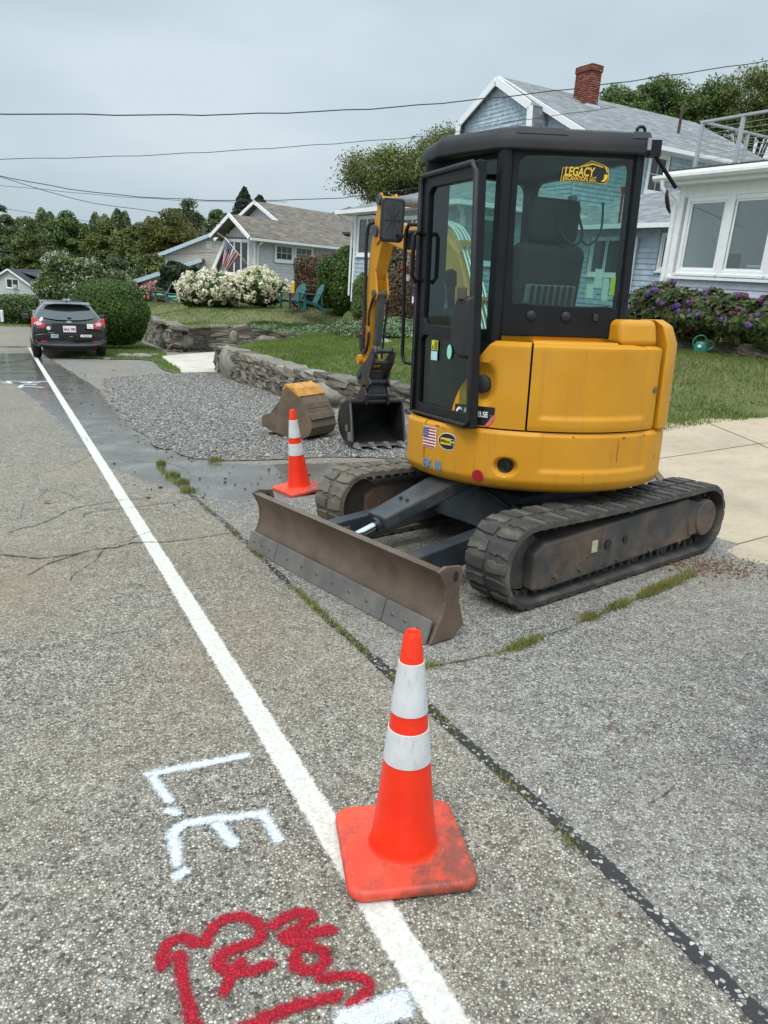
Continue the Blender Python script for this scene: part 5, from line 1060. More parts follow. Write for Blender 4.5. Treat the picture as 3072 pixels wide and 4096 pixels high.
# ------------------------------------------------------------------ dry stone walls
t = NT('field_stone'); rn = t.rand(); c = t.ramp(rn, [(0, (.06, .053, .045)), (.3, (.145, .122, .093)), (.55, (.25, .215, .17)), (.75, (.105, .09, .076)), (.9, (.34, .305, .25)), (1, (.20, .145, .10))])
c = t.mix(t.mrange(t.noise(7, 5, .7), .5, .7, 0, .4), c, (.34, .33, .28)); c = t.mix(t.mrange(t.noise(16, 4, .7), .52, .7, 0, .5), c, (.05, .045, .04))
t.bsdf(c, .9, normal=t.bump(t.noise(22, 5, .7), .6, .02)); M_STONE = t.m
t = NT('lichen_boulder'); c = t.ramp(t.noise(5, 5, .7), [(.3, (.15, .13, .10)), (.5, (.26, .24, .20)), (.75, (.38, .36, .31))]); c = t.mix(t.mrange(t.noise(20, 4, .7), .5, .66, 0, .5), c, (.12, .11, .07)); t.bsdf(c, .9, normal=t.bump(t.noise(14, 5, .7), .6, .03)); M_BOULD = t.m
M_WALLCORE = plain('wall_gap', (.03, .027, .024), .95, .3)
def stone_mesh(seed, rough=.16, name='stone', mat=None, sub=2):
    b = bmesh.new(); bmesh.ops.create_cube(b, size=1.); bmesh.ops.subdivide_edges(b, edges=b.edges[:], cuts=sub - 1 if sub > 1 else 1, use_grid_fill=True); r_ = np.random.default_rng(seed)
    off = r_.normal(0, rough, 3)
    for v in b.verts:
        l = Vector(v.co); k = l.normalized() * .62; v.co = l.lerp(k, .16) + Vector(r_.normal(0, .055, 3))
        if abs(l.x) > .4: v.co.z += r_.normal(0, .05)
    bmesh.ops.recalc_face_normals(b, faces=b.faces)
    me = bpy.data.meshes.new(name); b.to_mesh(me); b.free(); me.materials.append(mat or M_STONE); return me
STONES = [stone_mesh(i) for i in range(12)]
def wall(name, line, base, top, side, label, thick=.42, course=.105, slen=.33, cap=.11, skip=None, bould=()):
    """Dry stone wall along a line of world points; base and top are heights at each point; side +1/-1 picks the shown face."""
    root = empty(name, Matrix.Translation((*line[0], 0)), label=label, cat='stone wall'); O_ = np.array(line[0])
    p = np.array(line); seg = np.linalg.norm(np.diff(p, axis=0), axis=1); S = np.concatenate([[0], np.cumsum(seg)])
    def at(s): 
        x = np.interp(s, S, p[:, 0]); y = np.interp(s, S, p[:, 1]); i = min(max(np.searchsorted(S, s) - 1, 0), len(seg) - 1); d = (p[i + 1] - p[i]) / seg[i]; return np.array([x, y]), d, np.interp(s, S, base), np.interp(s, S, top)
    m = MB()
    rings = []
    for i in range(len(p)):
        d = (p[min(i + 1, len(p) - 1)] - p[max(i - 1, 0)]); d = d / np.linalg.norm(d); n_ = np.array([d[1], -d[0]]) * side; a = p[i] - O_
        rings.append([(*(a - n_ * .05), base[i] - .1), (*(a - n_ * thick), base[i] - .1), (*(a - n_ * thick), top[i] - .05), (*(a - n_ * .05), top[i] - .05)])
    m.loft(rings); m.build('wall_core', M_WALLCORE, root)
    cnt = 0
    def put(c, d, n_, L, Hh, D, z):
        nonlocal cnt
        if cnt >= 298: return
        o = bpy.data.objects.new('stone', random.choice(STONES)); COL.objects.link(o); o.parent = root
        ang = math.atan2(d[1], d[0]); o.matrix_local = Matrix.Translation((c[0] - O_[0], c[1] - O_[1], z)) @ Matrix.Rotation(ang + random.gauss(0, .04), 4, 'Z') @ Matrix.Rotation(random.gauss(0, .05), 4, 'Y') @ Matrix.Rotation(random.choice((0, math.pi)), 4, 'X') @ Matrix.Diagonal((L * 1.08, D, Hh * 1.12, 1)); cnt += 1
    s = 0.
    while s < S[-1]:                        # cap stones
        L = slen * random.uniform(1.1, 2.0); q, d, b0, t0 = at(s + L / 2); n_ = np.array([d[1], -d[0]]) * side
        put(q - n_ * (thick * .45), d, n_, L, cap, thick * random.uniform(.95, 1.15), t0 - cap / 2 + random.gauss(0, .012)); s += L
    z = 0.
    hmax = max(t0 - b0 for t0, b0 in zip(top, base)); zc = 0.
    while zc < hmax - cap:
        hh = course * random.uniform(.7, 1.45); s = random.uniform(-.2, 0)
        while s < S[-1]:
            L = slen * random.uniform(.5, 1.5) * (1.25 if hh > course * 1.1 else 1); q, d, b0, t0 = at(min(max(s + L / 2, 0), S[-1])); n_ = np.array([d[1], -d[0]]) * side
            if b0 + zc + hh * .5 < t0 - cap * .7: put(q - n_ * .10, d, n_, L, hh * random.uniform(.85, 1.1), .24 + random.uniform(-.03, .05), b0 + zc + hh / 2)
            s += L
        zc += hh
    for (s, w_, h_, me, zz) in bould:
        q, d, b0, t0 = at(s); n_ = np.array([d[1], -d[0]]) * side; o = bpy.data.objects.new('boulder', me); COL.objects.link(o); o.parent = root
        o.matrix_local = Matrix.Translation((*(q - O_ - n_ * .04), b0 + zz)) @ Matrix.Rotation(math.atan2(d[1], d[0]), 4, 'Z') @ Matrix.Diagonal((w_, .34, h_, 1))
    return root
def boulder_mesh(seed):
    b = bmesh.new(); bmesh.ops.create_icosphere(b, subdivisions=3, radius=.55); r_ = np.random.default_rng(seed); ph = r_.uniform(0, 6, 9)
    for v in b.verts:
        c = v.co; k = 1 + .10 * math.sin(3 * c.x * 2 + ph[0]) + .09 * math.sin(5 * c.y + ph[1]) + .10 * math.sin(4 * c.z * 1.5 + ph[2]) + .05 * math.sin(11 * c.x + 7 * c.z + ph[3]); v.co = c * k
    me = bpy.data.meshes.new('boulder'); b.to_mesh(me); b.free(); me.materials.append(M_BOULD); me.polygons.foreach_set('use_smooth', [True] * len(me.polygons)); return me
BOULD = [boulder_mesh(i) for i in range(4)]
nw = smooth_poly(NEARWALL, .6, False); nb = [plane_z(*q) for q in nw]; nt = [plane_z(*q) + np.interp(q[1], [11, 12, 14.5, 17.8], [.36, .50, .58, .62]) for q in nw]
wall('stone_wall', nw, nb, nt, 1, 'low dry stone wall curving along the gravel lot with a big lichened boulder', slen=.25, course=.066, bould=((1.75, 1.05, .70, BOULD[0], .26), (6.75, .62, .42, BOULD[1], .18)))
fw1 = smooth_poly(FARWALL[:3], .8, False); wall('stone_wall', fw1, [plane_z(*q) for q in fw1], [idw(LEV2, [q])[0] + .03 for q in fw1], 1, 'tall rough stone wall running from the clipped hedge to the pale driveway', slen=.34, course=.10, cap=.13, bould=((7.6, .42, .55, BOULD[1], .34), (8.6, .5, .62, BOULD[2], .34)))
fw2 = smooth_poly([FARWALL[2] + .0] + FARWALL[3:7], .8, False); wall('stone_wall', fw2, [plane_z(*q) for q in fw2], [idw(LEV2, [q])[0] + .03 for q in fw2], 1, 'thin layered stone wall with round pale boulders below the far lawn', slen=.42, course=.07, cap=.12, bould=((.4, .55, .62, BOULD[1], .32), (2.1, .36, .36, BOULD[2], .50), (3.3, .62, .36, BOULD[0], .36), (5.2, .36, .34, BOULD[3], .55)))
GW = [np.array(q) for q in ((3.3, 15.6), (4.2, 14.25), (4.88, 13.3), (5.4, 12.62), (5.85, 12.0), (6.5, 11.15), (7.2, 10.3))]
gw_ = smooth_poly(GW, .5, False); wall('garden_wall', gw_, [.64 for q in gw_], [.93 for q in gw_], 1, 'knee high dry stone garden wall below the purple hydrangeas', slen=.26, course=.07, cap=.06)
wsheet('planting_bed', [(*(q + np.array((.2, .2))), .89) for q in gw_] + [(10, 13, .9), (5.8, 16, .9), (4.4, 17.5, .9)], M_SOIL)
for x, y, w_ in ((-7.45, 21.4, .55), (-6.95, 21.15, .62), (-6.9, 22.2, .28), (-7.55, 20.15, .2)):
    o = bpy.data.objects.new('rock', BOULD[int(w_ * 10) % 4]); COL.objects.link(o); o.matrix_world = onst(x, y, .02) @ Matrix.Diagonal((w_, w_ * .7, w_ * .28, 1)); tag(o, {.55: 'flat pale rock in the verge nearer the black car', .62: 'larger flat rock in the verge nearer the stone wall', .28: 'small rock in the verge behind the two flat ones', .2: 'tiny stone at the asphalt edge of the verge'}[w_], 'rock', 'rocks in the verge')
# ------------------------------------------------------------------ buildings
def wpt(x, y, D):
    """a point D metres ahead of the viewpoint in the direction of photograph position (x, y)"""
    k = 3072 / 1659; r = np.array([(x * k - 1536) / 2960.5, (2048 - y * k) / 2960.5, 1.]); return np.array([0, 0, CAM_H]) + D * (M_TRUE @ r)
def mat_shingle(name, col, wide=.12, row=.13, var=.25, rough=.75):
    """Wood shingles; X runs along the wall, Z up."""
    t = NT(name); v = t.n('ShaderNodeMapping', {'Vector': t.obj, 'Rotation': (R(-90), 0, 0)}).outputs[0]
    b = t.n('ShaderNodeTexBrick', {'Vector': v, 'Color1': (0, 0, 0, 1), 'Color2': (1, 1, 1, 1), 'Mortar': (.5, .5, .5, 1), 'Scale': 1., 'Mortar Size': .003, 'Mortar Smooth': .1, 'Brick Width': wide, 'Row Height': row, 'Bias': 0.})
    b.offset = .43; b.squash = 1
    rr_ = t.n('ShaderNodeSeparateColor', {'Color': b.outputs['Color']}).outputs[0]
    c = t.ramp(rr_, [(0, tuple(x * (1 - var) for x in col)), (1, tuple(min(1, x * (1 + var * .5)) for x in col))])
    c = t.mix(t.mrange(t.noise(2.2, 4), .4, .7, 0, .35), c, tuple(x * .78 for x in col)); c = t.mix(t.mrange(b.outputs['Fac'], 0, 1, 0, .45), c, tuple(x * .3 for x in col))
    t.bsdf(c, rough, normal=t.bump(t.math('SUBTRACT', 1., b.outputs['Fac']), .5, .006, t.bump(t.noise(60, 3, vec=t.mapped((1, 1, .15))), .2, .003))); return t.m
def mat_roof(name, col, var=.35):
    """Asphalt shingles; X runs along the eave, Y up the slope."""
    t = NT(name); b = t.n('ShaderNodeTexBrick', {'Vector': t.obj, 'Color1': (0, 0, 0, 1), 'Color2': (1, 1, 1, 1), 'Mortar': (.5, .5, .5, 1), 'Scale': 1., 'Mortar Size': .008, 'Mortar Smooth': .6, 'Brick Width': .32, 'Row Height': .14, 'Bias': 0.}); b.offset = .5
    rr_ = t.n('ShaderNodeSeparateColor', {'Color': b.outputs['Color']}).outputs[0]
    c = t.ramp(rr_, [(0, tuple(x * (1 - var) for x in col)), (1, tuple(min(1, x * (1 + var)) for x in col))])
    c = t.mix(t.mrange(t.noise(.9, 4), .4, .7, 0, .4), c, tuple(x * .7 for x in col)); c = t.mix(t.mrange(b.outputs['Fac'], 0, 1, 0, .6), c, tuple(x * .4 for x in col))
    t.bsdf(c, .9, normal=t.bump(t.math('SUBTRACT', 1., b.outputs['Fac']), .6, .01, t.bump(t.noise(150, 2), .3, .004))); return t.m
M_TRIM = plain('white_trim', (.84, .845, .84), .5, .04); M_TRIMB = plain('pale_blue_trim', (.50, .62, .70), .5, .05)
M_BLUESH = mat_shingle('blue_grey_shingle', (.46, .555, .63)); M_PALESH = mat_shingle('pale_lilac_shingle', (.56, .60, .66), .13, .127, .12)
M_GREYCL = plain('grey_clapboard', (.58, .56, .57), .65, .08, 3); M_TANCL = plain('tan_clapboard', (.52, .48, .42), .7, .08, 3); M_LTCL = plain('light_grey_clapboard', (.50, .51, .53), .7, .08, 3)
M_ROOFG = mat_roof('grey_roof_shingle', (.21, .22, .225)); M_ROOFB = mat_roof('brown_roof_shingle', (.17, .145, .118)); M_ROOFD = mat_roof('dark_roof_shingle', (.06, .06, .065))
M_PIPE = mat_steel('rusty_vent_pipe', (.05, .03, .025), (.12, .05, .03), .7)
t = NT('house_window_glass'); t.bsdf(t.ramp(t.noise(1.5, 3), [(.3, (.018, .022, .025)), (.7, (.06, .068, .07))]), .04, spec=.6); M_WIN = t.m
t = NT('sunroom_glass'); fr = t.math('ADD', t.math('MULTIPLY', t.math('POWER', t.n('ShaderNodeLayerWeight', {'Blend': .5}).outputs['Facing'], 5.), .96), .04); tr = t.n('ShaderNodeBsdfTransparent', {'Color': (.66, .76, .75, 1)}); gl = t.n('ShaderNodeBsdfGlossy', {'Color': (.9, .95, .96, 1), 'Roughness': .015})
mx = t.n('ShaderNodeMixShader', {'Fac': t.math('ADD', fr, .12)}); t.t.links.new(tr.outputs[0], mx.inputs[1]); t.t.links.new(gl.outputs[0], mx.inputs[2]); t.surf(mx.outputs[0]); M_SUNGL = t.m

def frame_of(o, ax, up=(0, 0, 1)):
    """wall frame: X along the wall, Y out of it, Z up"""
    x = Vector(ax).normalized(); z = Vector(up); y = z.cross(x); m = Matrix((x, y, z)).transposed().to_4x4(); m.translation = Vector(o); return m
def siding(W, parent, L, z0, z1, mat, expo=.13, holes=(), x0=0., top=None, out=.0, th=.026, name='siding_course'):
    """Lapped courses, one object each, broken at openings; top(z) narrows them under a gable."""
    z = z0
    while z < z1 - .02:
        h = min(expo, z1 - z); a, b = (x0, L) if top is None else top(z + h * .5)
        segs = [(a, b)]
        for hx0, hx1, hz0, hz1 in holes:
            if hz0 < z + h * .6 and hz1 > z + h * .4:
                n_ = []
                for s0, s1 in segs:
                    if hx0 > s0: n_.append((s0, min(s1, hx0)))
                    if hx1 < s1: n_.append((max(s0, hx1), s1))
                segs = [q for q in n_ if q[1] - q[0] > .02]
        for s0, s1 in segs:
            if s1 - s0 < .03: continue
            m = MB(); m.hull8([(s0, out, z), (s1, out, z), (s1, out + th, z), (s0, out + th, z)], [(s0, out, z + h + .012), (s1, out, z + h + .012), (s1, out + .003, z + h + .012), (s0, out + .003, z + h + .012)])
            o = m.build(name, mat, parent); o.matrix_local = W
        z += expo
def tbox(W, parent, name, x0, x1, y0, y1, z0, z1, mat, bev=.004):
    m = MB(); m.box(((x0 + x1) / 2, (y0 + y1) / 2, (z0 + z1) / 2), (abs(x1 - x0), abs(y1 - y0), abs(z1 - z0))); o = m.build(name, mat, parent, bevel=bev); o.matrix_local = W; return o
def window(W, parent, x0, x1, z0, z1, nx=1, nz=1, trim=.09, sashes=1, mt=None, glass=None, muntin=True):
    """Opening with casing, sill, sashes and muntins, all standing on the wall frame W."""
    mt = mt or M_TRIM; m = MB()
    for a, b, c, d in ((x0 - trim, x0, z0 - trim, z1 + trim), (x1, x1 + trim, z0 - trim, z1 + trim), (x0, x1, z1, z1 + trim), (x0, x1, z0 - trim, z0)):
        m.box(((a + b) / 2, .02, (c + d) / 2), (b - a, .05, d - c))
    f = m.build('window_frame', mt, parent, bevel=.005); f.matrix_local = W
    I = Matrix.Identity(4)
    tbox(I, f, 'sill', x0 - trim - .03, x1 + trim + .03, -.0, .085, z0 - trim - .045, z0 - trim, mt)
    w = (x1 - x0) / sashes
    for s in range(sashes):
        a, b = x0 + s * w + .012, x0 + (s + 1) * w - .012; g = MB(); g.add([(a, .004, z0), (b, .004, z0), (b, .004, z1), (a, .004, z1)], [(0, 1, 2, 3)]); g.build('pane', glass or M_WIN, f, recalc=False)
        sm = MB(); e = .035
        for p, q, c, d in ((a, a + e, z0, z1), (b - e, b, z0, z1), (a + e, b - e, z0, z0 + e), (a + e, b - e, z1 - e, z1)): sm.box(((p + q) / 2, .018, (c + d) / 2), (q - p, .022, d - c))
        sm.build('sash', mt, f)
        if muntin and (nx > 1 or nz > 1):
            mu = MB()
            for i in range(1, nx): mu.box((a + (b - a) * i / nx, .013, (z0 + z1) / 2), (.018, .014, z1 - z0 - .07))
            for j in range(1, nz): mu.box(((a + b) / 2, .0125, z0 + (z1 - z0) * j / nz), (b - a - .07, .013, .018))
            tag(mu.build('muntins', mt, f), kind='stuff')
    return f
def roofp(parent, name, pts, mat, th=.05, edge=None):
    """A roof plane through the points (first edge runs along the eave), thickened downward."""
    P = [Vector(p) for p in pts]; x = (P[1] - P[0]).normalized(); n = (P[1] - P[0]).cross(P[-1] - P[0]).normalized()
    if n.z < 0: n = -n
    y = n.cross(x); M4 = Matrix((x, y, n)).transposed().to_4x4(); M4.translation = P[0]; inv = M4.inverted(); q = [inv @ p for p in P]
    m = MB(); m.hull8([(v.x, v.y, -th) for v in q], [(v.x, v.y, 0) for v in q]); o = m.build(name, mat, parent); o.matrix_local = M4; return o
def beam(parent, name, a, b, w, h, mat, up=(0, 0, 1)):
    """A board from a to b, w across and h deep."""
    a, b = Vector(a), Vector(b); x = (b - a).normalized(); y = Vector(up).cross(x).normalized(); z = x.cross(y); m = MB(); L = (b - a).length
    m.box((L / 2, 0, 0), (L, w, h)); o = m.build(name, mat, parent, bevel=.004); M4 = Matrix((x, y, z)).transposed().to_4x4(); M4.translation = a; o.matrix_local = M4; return o
def pipe(parent, name, pts, r, mat, n=10, rad=.06):
    m = MB(); m.tube(pts, r, n); return m.build(name, mat, parent, auto=50)

# ---- blue shingled house: X away to the right, Y away to the left
e1 = Vector((math.cos(R(29.1)), math.sin(R(29.1)), 0)); e2 = Vector((-e1.y, e1.x, 0))
HB = frame_of((5.3, 15.3, 0), e1); BH = empty('blue_house', HB, label='blue grey shingled house with gambrel gable, brick chimney and white sunroom', cat='house')
FRONT = lambda b, a=0.: Matrix(((0, -1, 0, b), (1, 0, 0, a), (0, 0, 1, 0), (0, 0, 0, 1)))     # faces -X; X of wall = +Y of house
SIDE = lambda a, b=0.: Matrix(((-1, 0, 0, b), (0, -1, 0, a), (0, 0, 1, 0), (0, 0, 0, 1)))      # faces -Y; X of wall = -X of house
I4 = Matrix.Identity(4)
# sunroom
sr = tbox(I4, BH, 'sunroom_base', .015, 4, -7, 0, .3, 1.90, M_TRIM)
W = FRONT(0, 0)
siding(W, BH, 0, .62, 1.90, M_PALESH, .127, x0=-7, th=.022, name='shingle_course')
tbox(W, BH, 'sunroom_sill', -7, .10, -.02, .09, 1.895, 1.945, M_TRIM); tbox(W, BH, 'sunroom_header', -7, .14, -.1, .03, 3.36, 3.56, M_TRIM)
tbox(W, BH, 'corner_board', 0.02, .16, -.15, .045, .6, 3.6, M_TRIM)
for i in range(6):
    a1 = -.14 - i * .985; a0 = a1 - .81; f = window(W, BH, a0, a1, 2.08, 3.28, trim=.075, glass=M_SUNGL)
    tbox(W, BH, 'mullion', a0 - .175, a0 - .078, -.03, .06, 1.95, 3.36, M_TRIM)
tbox(I4, BH, 'sunroom_floor', .05, 3.9, -6.9, -.1, 1.2, 1.24, M_TANCL); tbox(I4, BH, 'sunroom_back_wall', 3.9, 4.05, -7, .0, 1.2, 3.6, M_BLUESH)
tbox(I4, BH, 'sunroom_end_wall', .12, 3.9, -.06, .0, 1.9, 3.56, M_TRIM)
window(FRONT(3.9), BH, -2.6, -1.6, 1.9, 3.1); window(FRONT(3.9), BH, -4.6, -3.6, 1.9, 3.1)
tbox(I4, BH, 'table_top', .5, 1.3, -2.7, -1.2, 2.17, 2.21, M_TRIM); tbox(I4, BH, 'table_leg', .8, .95, -2.0, -1.9, 1.24, 2.17, M_TRIM); tbox(I4, BH, 'chair_back', .4, .5, -1.05, -.6, 1.7, 2.4, M_INT); tbox(I4, BH, 'chair_back', .45, .55, -3.3, -2.8, 1.7, 2.4, M_INT)
tbox(I4, BH, 'soffit', -.28, 4.0, -7, .42, 3.56, 3.62, M_TRIM); 
m = MB(); m.prism([(-.42, 3.73), (-.42, 3.68), (-.38, 3.63), (-.30, 3.62), (-.30, 3.73)], -7, .55, 'xz'); m.build('gutter', M_TRIM, BH)
tbox(I4, BH, 'fascia', -.30, 4.1, -7, .42, 3.62, 3.80, M_TRIM); tbox(I4, BH, 'roof_edge', -.26, 4.1, -7, .30, 3.80, 3.84, M_ROOFD)
pipe(BH, 'downspout', [(-.36, .33, 3.63), (-.36, .33, 3.52), (-.10, .20, 3.30), (-.08, .19, 3.1), (-.08, .19, .7)], .045, M_TRIM, 8)
# deck rail on the sunroom roof
M_RAIL = plain('grey_aluminium', (.42, .43, .45), .4, .05, metal=.3); M_CABLE = plain('wire_cable', (.40, .38, .30), .35, .1, metal=.5)
for b, a in ((.12, .06), (.12, -.82), (.12, -1.7), (.12, -2.6), (1.4, .06), (2.7, .06)):
    tbox(I4, BH, 'rail_post', b - .03, b + .03, a - .03, a + .03, 3.84, 4.66, M_RAIL)
tbox(I4, BH, 'top_rail', .085, .155, -2.7, .095, 4.66, 4.70, M_RAIL); tbox(I4, BH, 'top_rail', .155, 2.75, .025, .095, 4.66, 4.70, M_RAIL)
for i in range(8):
    z = 3.93 + i * .09; pipe(BH, 'rail_cable', [(.12, .06, z), (.12, -2.7, z)], .0045, M_CABLE, 5); pipe(BH, 'rail_cable', [(.12, .06, z), (2.7, .06, z)], .0045, M_CABLE, 5)
tbox(I4, BH, 'deck_bench', .9, 1.5, -2.6, -.95, 3.84, 4.14, M_TRIM); m = MB(); m.loft([[(1.3 + .35 * math.cos(q) * k, a, 4.14 + .5 * math.sin(q)) for q in np.linspace(0, math.pi, 9)] for a, k in ((-2.6, .8), (-1.8, 1), (-1.1, .8))]); m.build('deck_canopy', M_TRIM, BH, smooth=True)
# low link with its own shed roof
lk_ = tbox(I4, BH, 'link_wall', 3.52, 5.7, -.5, 7.6, .3, 3.25, M_BLUESH); WL = FRONT(3.5); hol = ((2.85, 3.75, 2.1, 3.15), (4.9, 6.3, 1.9, 3.05))
siding(WL, BH, 7.6, .8, 3.2, M_BLUESH, .14, hol, 0, name='shingle_course'); window(WL, BH, 2.98, 3.62, 2.24, 3.02, trim=.07); window(WL, BH, 5.05, 6.15, 2.05, 2.95, trim=.07, sashes=2)
roofp(BH, 'link_roof', [(3.05, 7.6, 3.28), (3.05, -.5, 3.28), (5.9, -.5, 4.45), (5.9, 7.6, 4.45)], M_ROOFG); tbox(I4, BH, 'link_gutter', 2.95, 3.07, -.5, 7.6, 3.17, 3.28, M_TRIM)
pipe(BH, 'downspout', [(3.02, 4.3, 3.2), (3.02, 4.3, 3.1), (3.4, 4.45, 2.95), (3.42, 4.46, .8)], .04, M_TRIM, 8)
# left wing
tbox(I4, BH, 'wing_wall', .02, 5.7, 7.62, 14.5, .3, 3.5, M_BLUESH); WF = FRONT(0); hol = ((12.65, 14.3, 2.1, 3.5), (9.0, 11.2, 1.9, 3.4), (7.6, 7.75, 0, 9))
siding(WF, BH, 14.5, .8, 3.5, M_BLUESH, .14, hol, 7.6, name='shingle_course'); window(WF, BH, 12.85, 14.15, 2.25, 3.40, trim=.08, sashes=2); window(WF, BH, 9.2, 11.0, 2.1, 3.3, trim=.08, sashes=3)
tbox(WF, BH, 'corner_board', 14.38, 14.52, -.1, .03, .6, 3.6, M_TRIM); tbox(WF, BH, 'corner_board', 7.6, 7.76, -.1, .03, .6, 3.6, M_TRIM)
WS = SIDE(7.6, 0); hs = ((-1.55, -.5, 2.0, 3.35), (-3.2, -2.2, 2.0, 3.35)); siding(WS, BH, 0, .8, 3.5, M_BLUESH, .14, hs, -5.7, name='shingle_course')
window(WS, BH, -1.42, -.62, 2.14, 3.28, trim=.08); window(WS, BH, -3.1, -2.3, 2.14, 3.28, trim=.08)
E_ = .5; zr0, zr1 = 3.64, 4.75
roofp(BH, 'wing_roof', [(-E_, 14.5 + E_, zr0), (-E_, 7.6 - E_, zr0), (2.8, 9.9, zr1), (2.8, 12.2, zr1)], M_ROOFG); roofp(BH, 'wing_roof', [(-E_, 7.6 - E_, zr0), (6.1, 7.6 - E_, zr0), (3.2, 9.9, zr1), (2.8, 9.9, zr1)], M_ROOFG); roofp(BH, 'wing_roof', [(6, 14.5 + E_, zr0), (-E_, 14.5 + E_, zr0), (2.8, 12.2, zr1), (6, 12.2, zr1)], M_ROOFG); roofp(BH, 'wing_roof', [(6, 7.1, zr0), (6, 15, zr0), (2.8, 12.2, zr1), (2.8, 9.9, zr1)], M_ROOFG)
for a, b, w in (((-E_ - .05, 7.6 - E_, zr0 - .07), (-E_ - .05, 14.5 + E_, zr0 - .07), .1), ((-E_ - .05, 7.6 - E_ - .05, zr0 - .07), (5.7, 7.6 - E_ - .05, zr0 - .07), .1)): beam(BH, 'gutter', a, b, w, .12, M_TRIM)
tbox(I4, BH, 'wing_soffit', -E_, 5.7, 7.6 - E_, 14.5 + E_, 3.52, 3.57, M_TRIM)
for a in (14.62, 7.48): pipe(BH, 'downspout', [(-E_, a + (.3 if a > 10 else -.35), 3.55), (-E_ + .03, a + (.28 if a > 10 else -.3), 3.45), (-.07, a, 3.25), (-.06, a, .8)], .04, M_TRIM, 8)
# two-storey block, gambrel bay, roof, chimney
tbox(I4, BH, 'main_wall', 5.72, 15.6, 9.92, 16.4, .3, 6.42, M_BLUESH); gz = 8.62
m = MB(); m.prism([(9.92, 6.42), (16.4, 6.42), (16.1, 7.5), (14.5, gz)], 5.72, 15.6, 'yz'); m.build('gable_wall', M_BLUESH, BH)
WS2 = SIDE(9.9, 0); hs = ((-9.95, -8.75, 4.85, 6.4),); siding(WS2, BH, -5.7, 3.6, 6.42, M_BLUESH, .14, hs, -15.6, name='shingle_course'); window(WS2, BH, -9.75, -8.95, 5.05, 6.15, 2, 2, trim=.1)
WG = FRONT(5.7)
siding(WG, BH, 19, 4.2, 8.4, M_BLUESH, .14, top=lambda z: (max(9.95, 9.92 + max(0, z - 6.42) * 2.08) + .05, 11.8 if z < 7.4 else 14.5), name='shingle_course')
GB = [(11.62, 4.4), (11.62, 6.2), (11.74, 7.34), (13.9, 8.45), (16.08, 7.34), (16.2, 6.2), (16.2, 4.4)]
m = MB(); m.prism(GB, 5.2, 5.69, 'yz'); m.build('gambrel_bay', M_BLUESH, BH)
def gtop(z):
    k = 0 if z < 6.2 else ((z - 6.2) * .105 if z < 7.34 else .12 + (z - 7.34) * 1.95); return 11.66 + k, 16.16 - k
siding(FRONT(5.18), BH, 19, 4.4, 8.4, M_BLUESH, .14, top=gtop, name='shingle_course')
for a, b in zip(GB[1:5], GB[2:6]):
    beam(BH, 'rake_board', (4.93, *a), (4.93, *b), .26, .05, M_TRIM, (1, 0, 0))
roofp(BH, 'gambrel_roof', [(4.95, 11.66, 7.36), (6.9, 11.66, 7.36), (6.9, 13.9, 8.50), (4.95, 13.9, 8.50)], M_ROOFG); roofp(BH, 'gambrel_roof', [(6.9, 16.16, 7.36), (4.95, 16.16, 7.36), (4.95, 13.9, 8.50), (6.9, 13.9, 8.50)], M_ROOFG)
roofp(BH, 'gambrel_side', [(4.95, 11.54, 6.15), (6.4, 11.54, 6.15), (6.4, 11.68, 7.38), (4.95, 11.68, 7.38)], M_ROOFG, .03); roofp(BH, 'gambrel_side', [(6.4, 16.28, 6.15), (4.95, 16.28, 6.15), (4.95, 16.14, 7.38), (6.4, 16.14, 7.38)], M_ROOFG, .03)
mr = roofp(BH, 'main_roof', [(5.45, 9.45, 6.40), (15.9, 9.45, 6.40), (15.9, 14.5, 8.78), (5.45, 14.5, 8.78)], M_ROOFG, .07); roofp(BH, 'main_roof', [(15.9, 16.3, 7.60), (5.45, 16.3, 7.60), (5.45, 14.5, 8.78), (15.9, 14.5, 8.78)], M_ROOFG, .07); roofp(BH, 'main_roof', [(15.9, 16.75, 6.0), (5.45, 16.75, 6.0), (5.45, 16.3, 7.60), (15.9, 16.3, 7.60)], M_ROOFG, .05)
beam(BH, 'rake_board', (5.44, 9.45, 6.32), (5.44, 14.5, 8.70), .2, .05, M_TRIM, (1, 0, 0)); beam(BH, 'gutter', (5.4, 9.38, 6.33), (15.9, 9.38, 6.33), .12, .13, M_TRIM); tbox(I4, BH, 'soffit', 5.5, 15.8, 9.45, 9.92, 6.25, 6.29, M_TRIM)
# chimney of single bricks, flashing
M_BRICK = NT('red_brick'); c = M_BRICK.ramp(M_BRICK.attr('tint'), [(0, (.13, .035, .025)), (.5, (.20, .055, .035)), (1, (.29, .10, .06))]); M_BRICK.bsdf(c, .85, normal=M_BRICK.bump(M_BRICK.noise(50, 3), .3, .004)); M_BRICK = M_BRICK.m
M_MORT = plain('mortar', (.28, .25, .22), .95, .15)
CX, CY, CW, CD, CZ0, CZ1 = 8.75, 13.45, .50, .82, 7.9, 9.5
ch = tbox(I4, BH, 'chimney_core', CX - CW / 2 + .012, CX + CW / 2 - .012, CY - CD / 2 + .012, CY + CD / 2 - .012, CZ0, CZ1 - .01, M_MORT)
Vb, Fb, Tb = [], [], []
def brick(x0, x1, y0, y1, z0, z1):
    o = len(Vb); Vb.extend([(x, y, z) for z in (z0, z1) for x, y in ((x0, y0), (x1, y0), (x1, y1), (x0, y1))]); Fb.extend([tuple(i + o for i in f) for f in ((3, 2, 1, 0), (4, 5, 6, 7), (0, 1, 5, 4), (1, 2, 6, 5), (2, 3, 7, 6), (3, 0, 4, 7))]); Tb.extend([rng.uniform()] * 8)
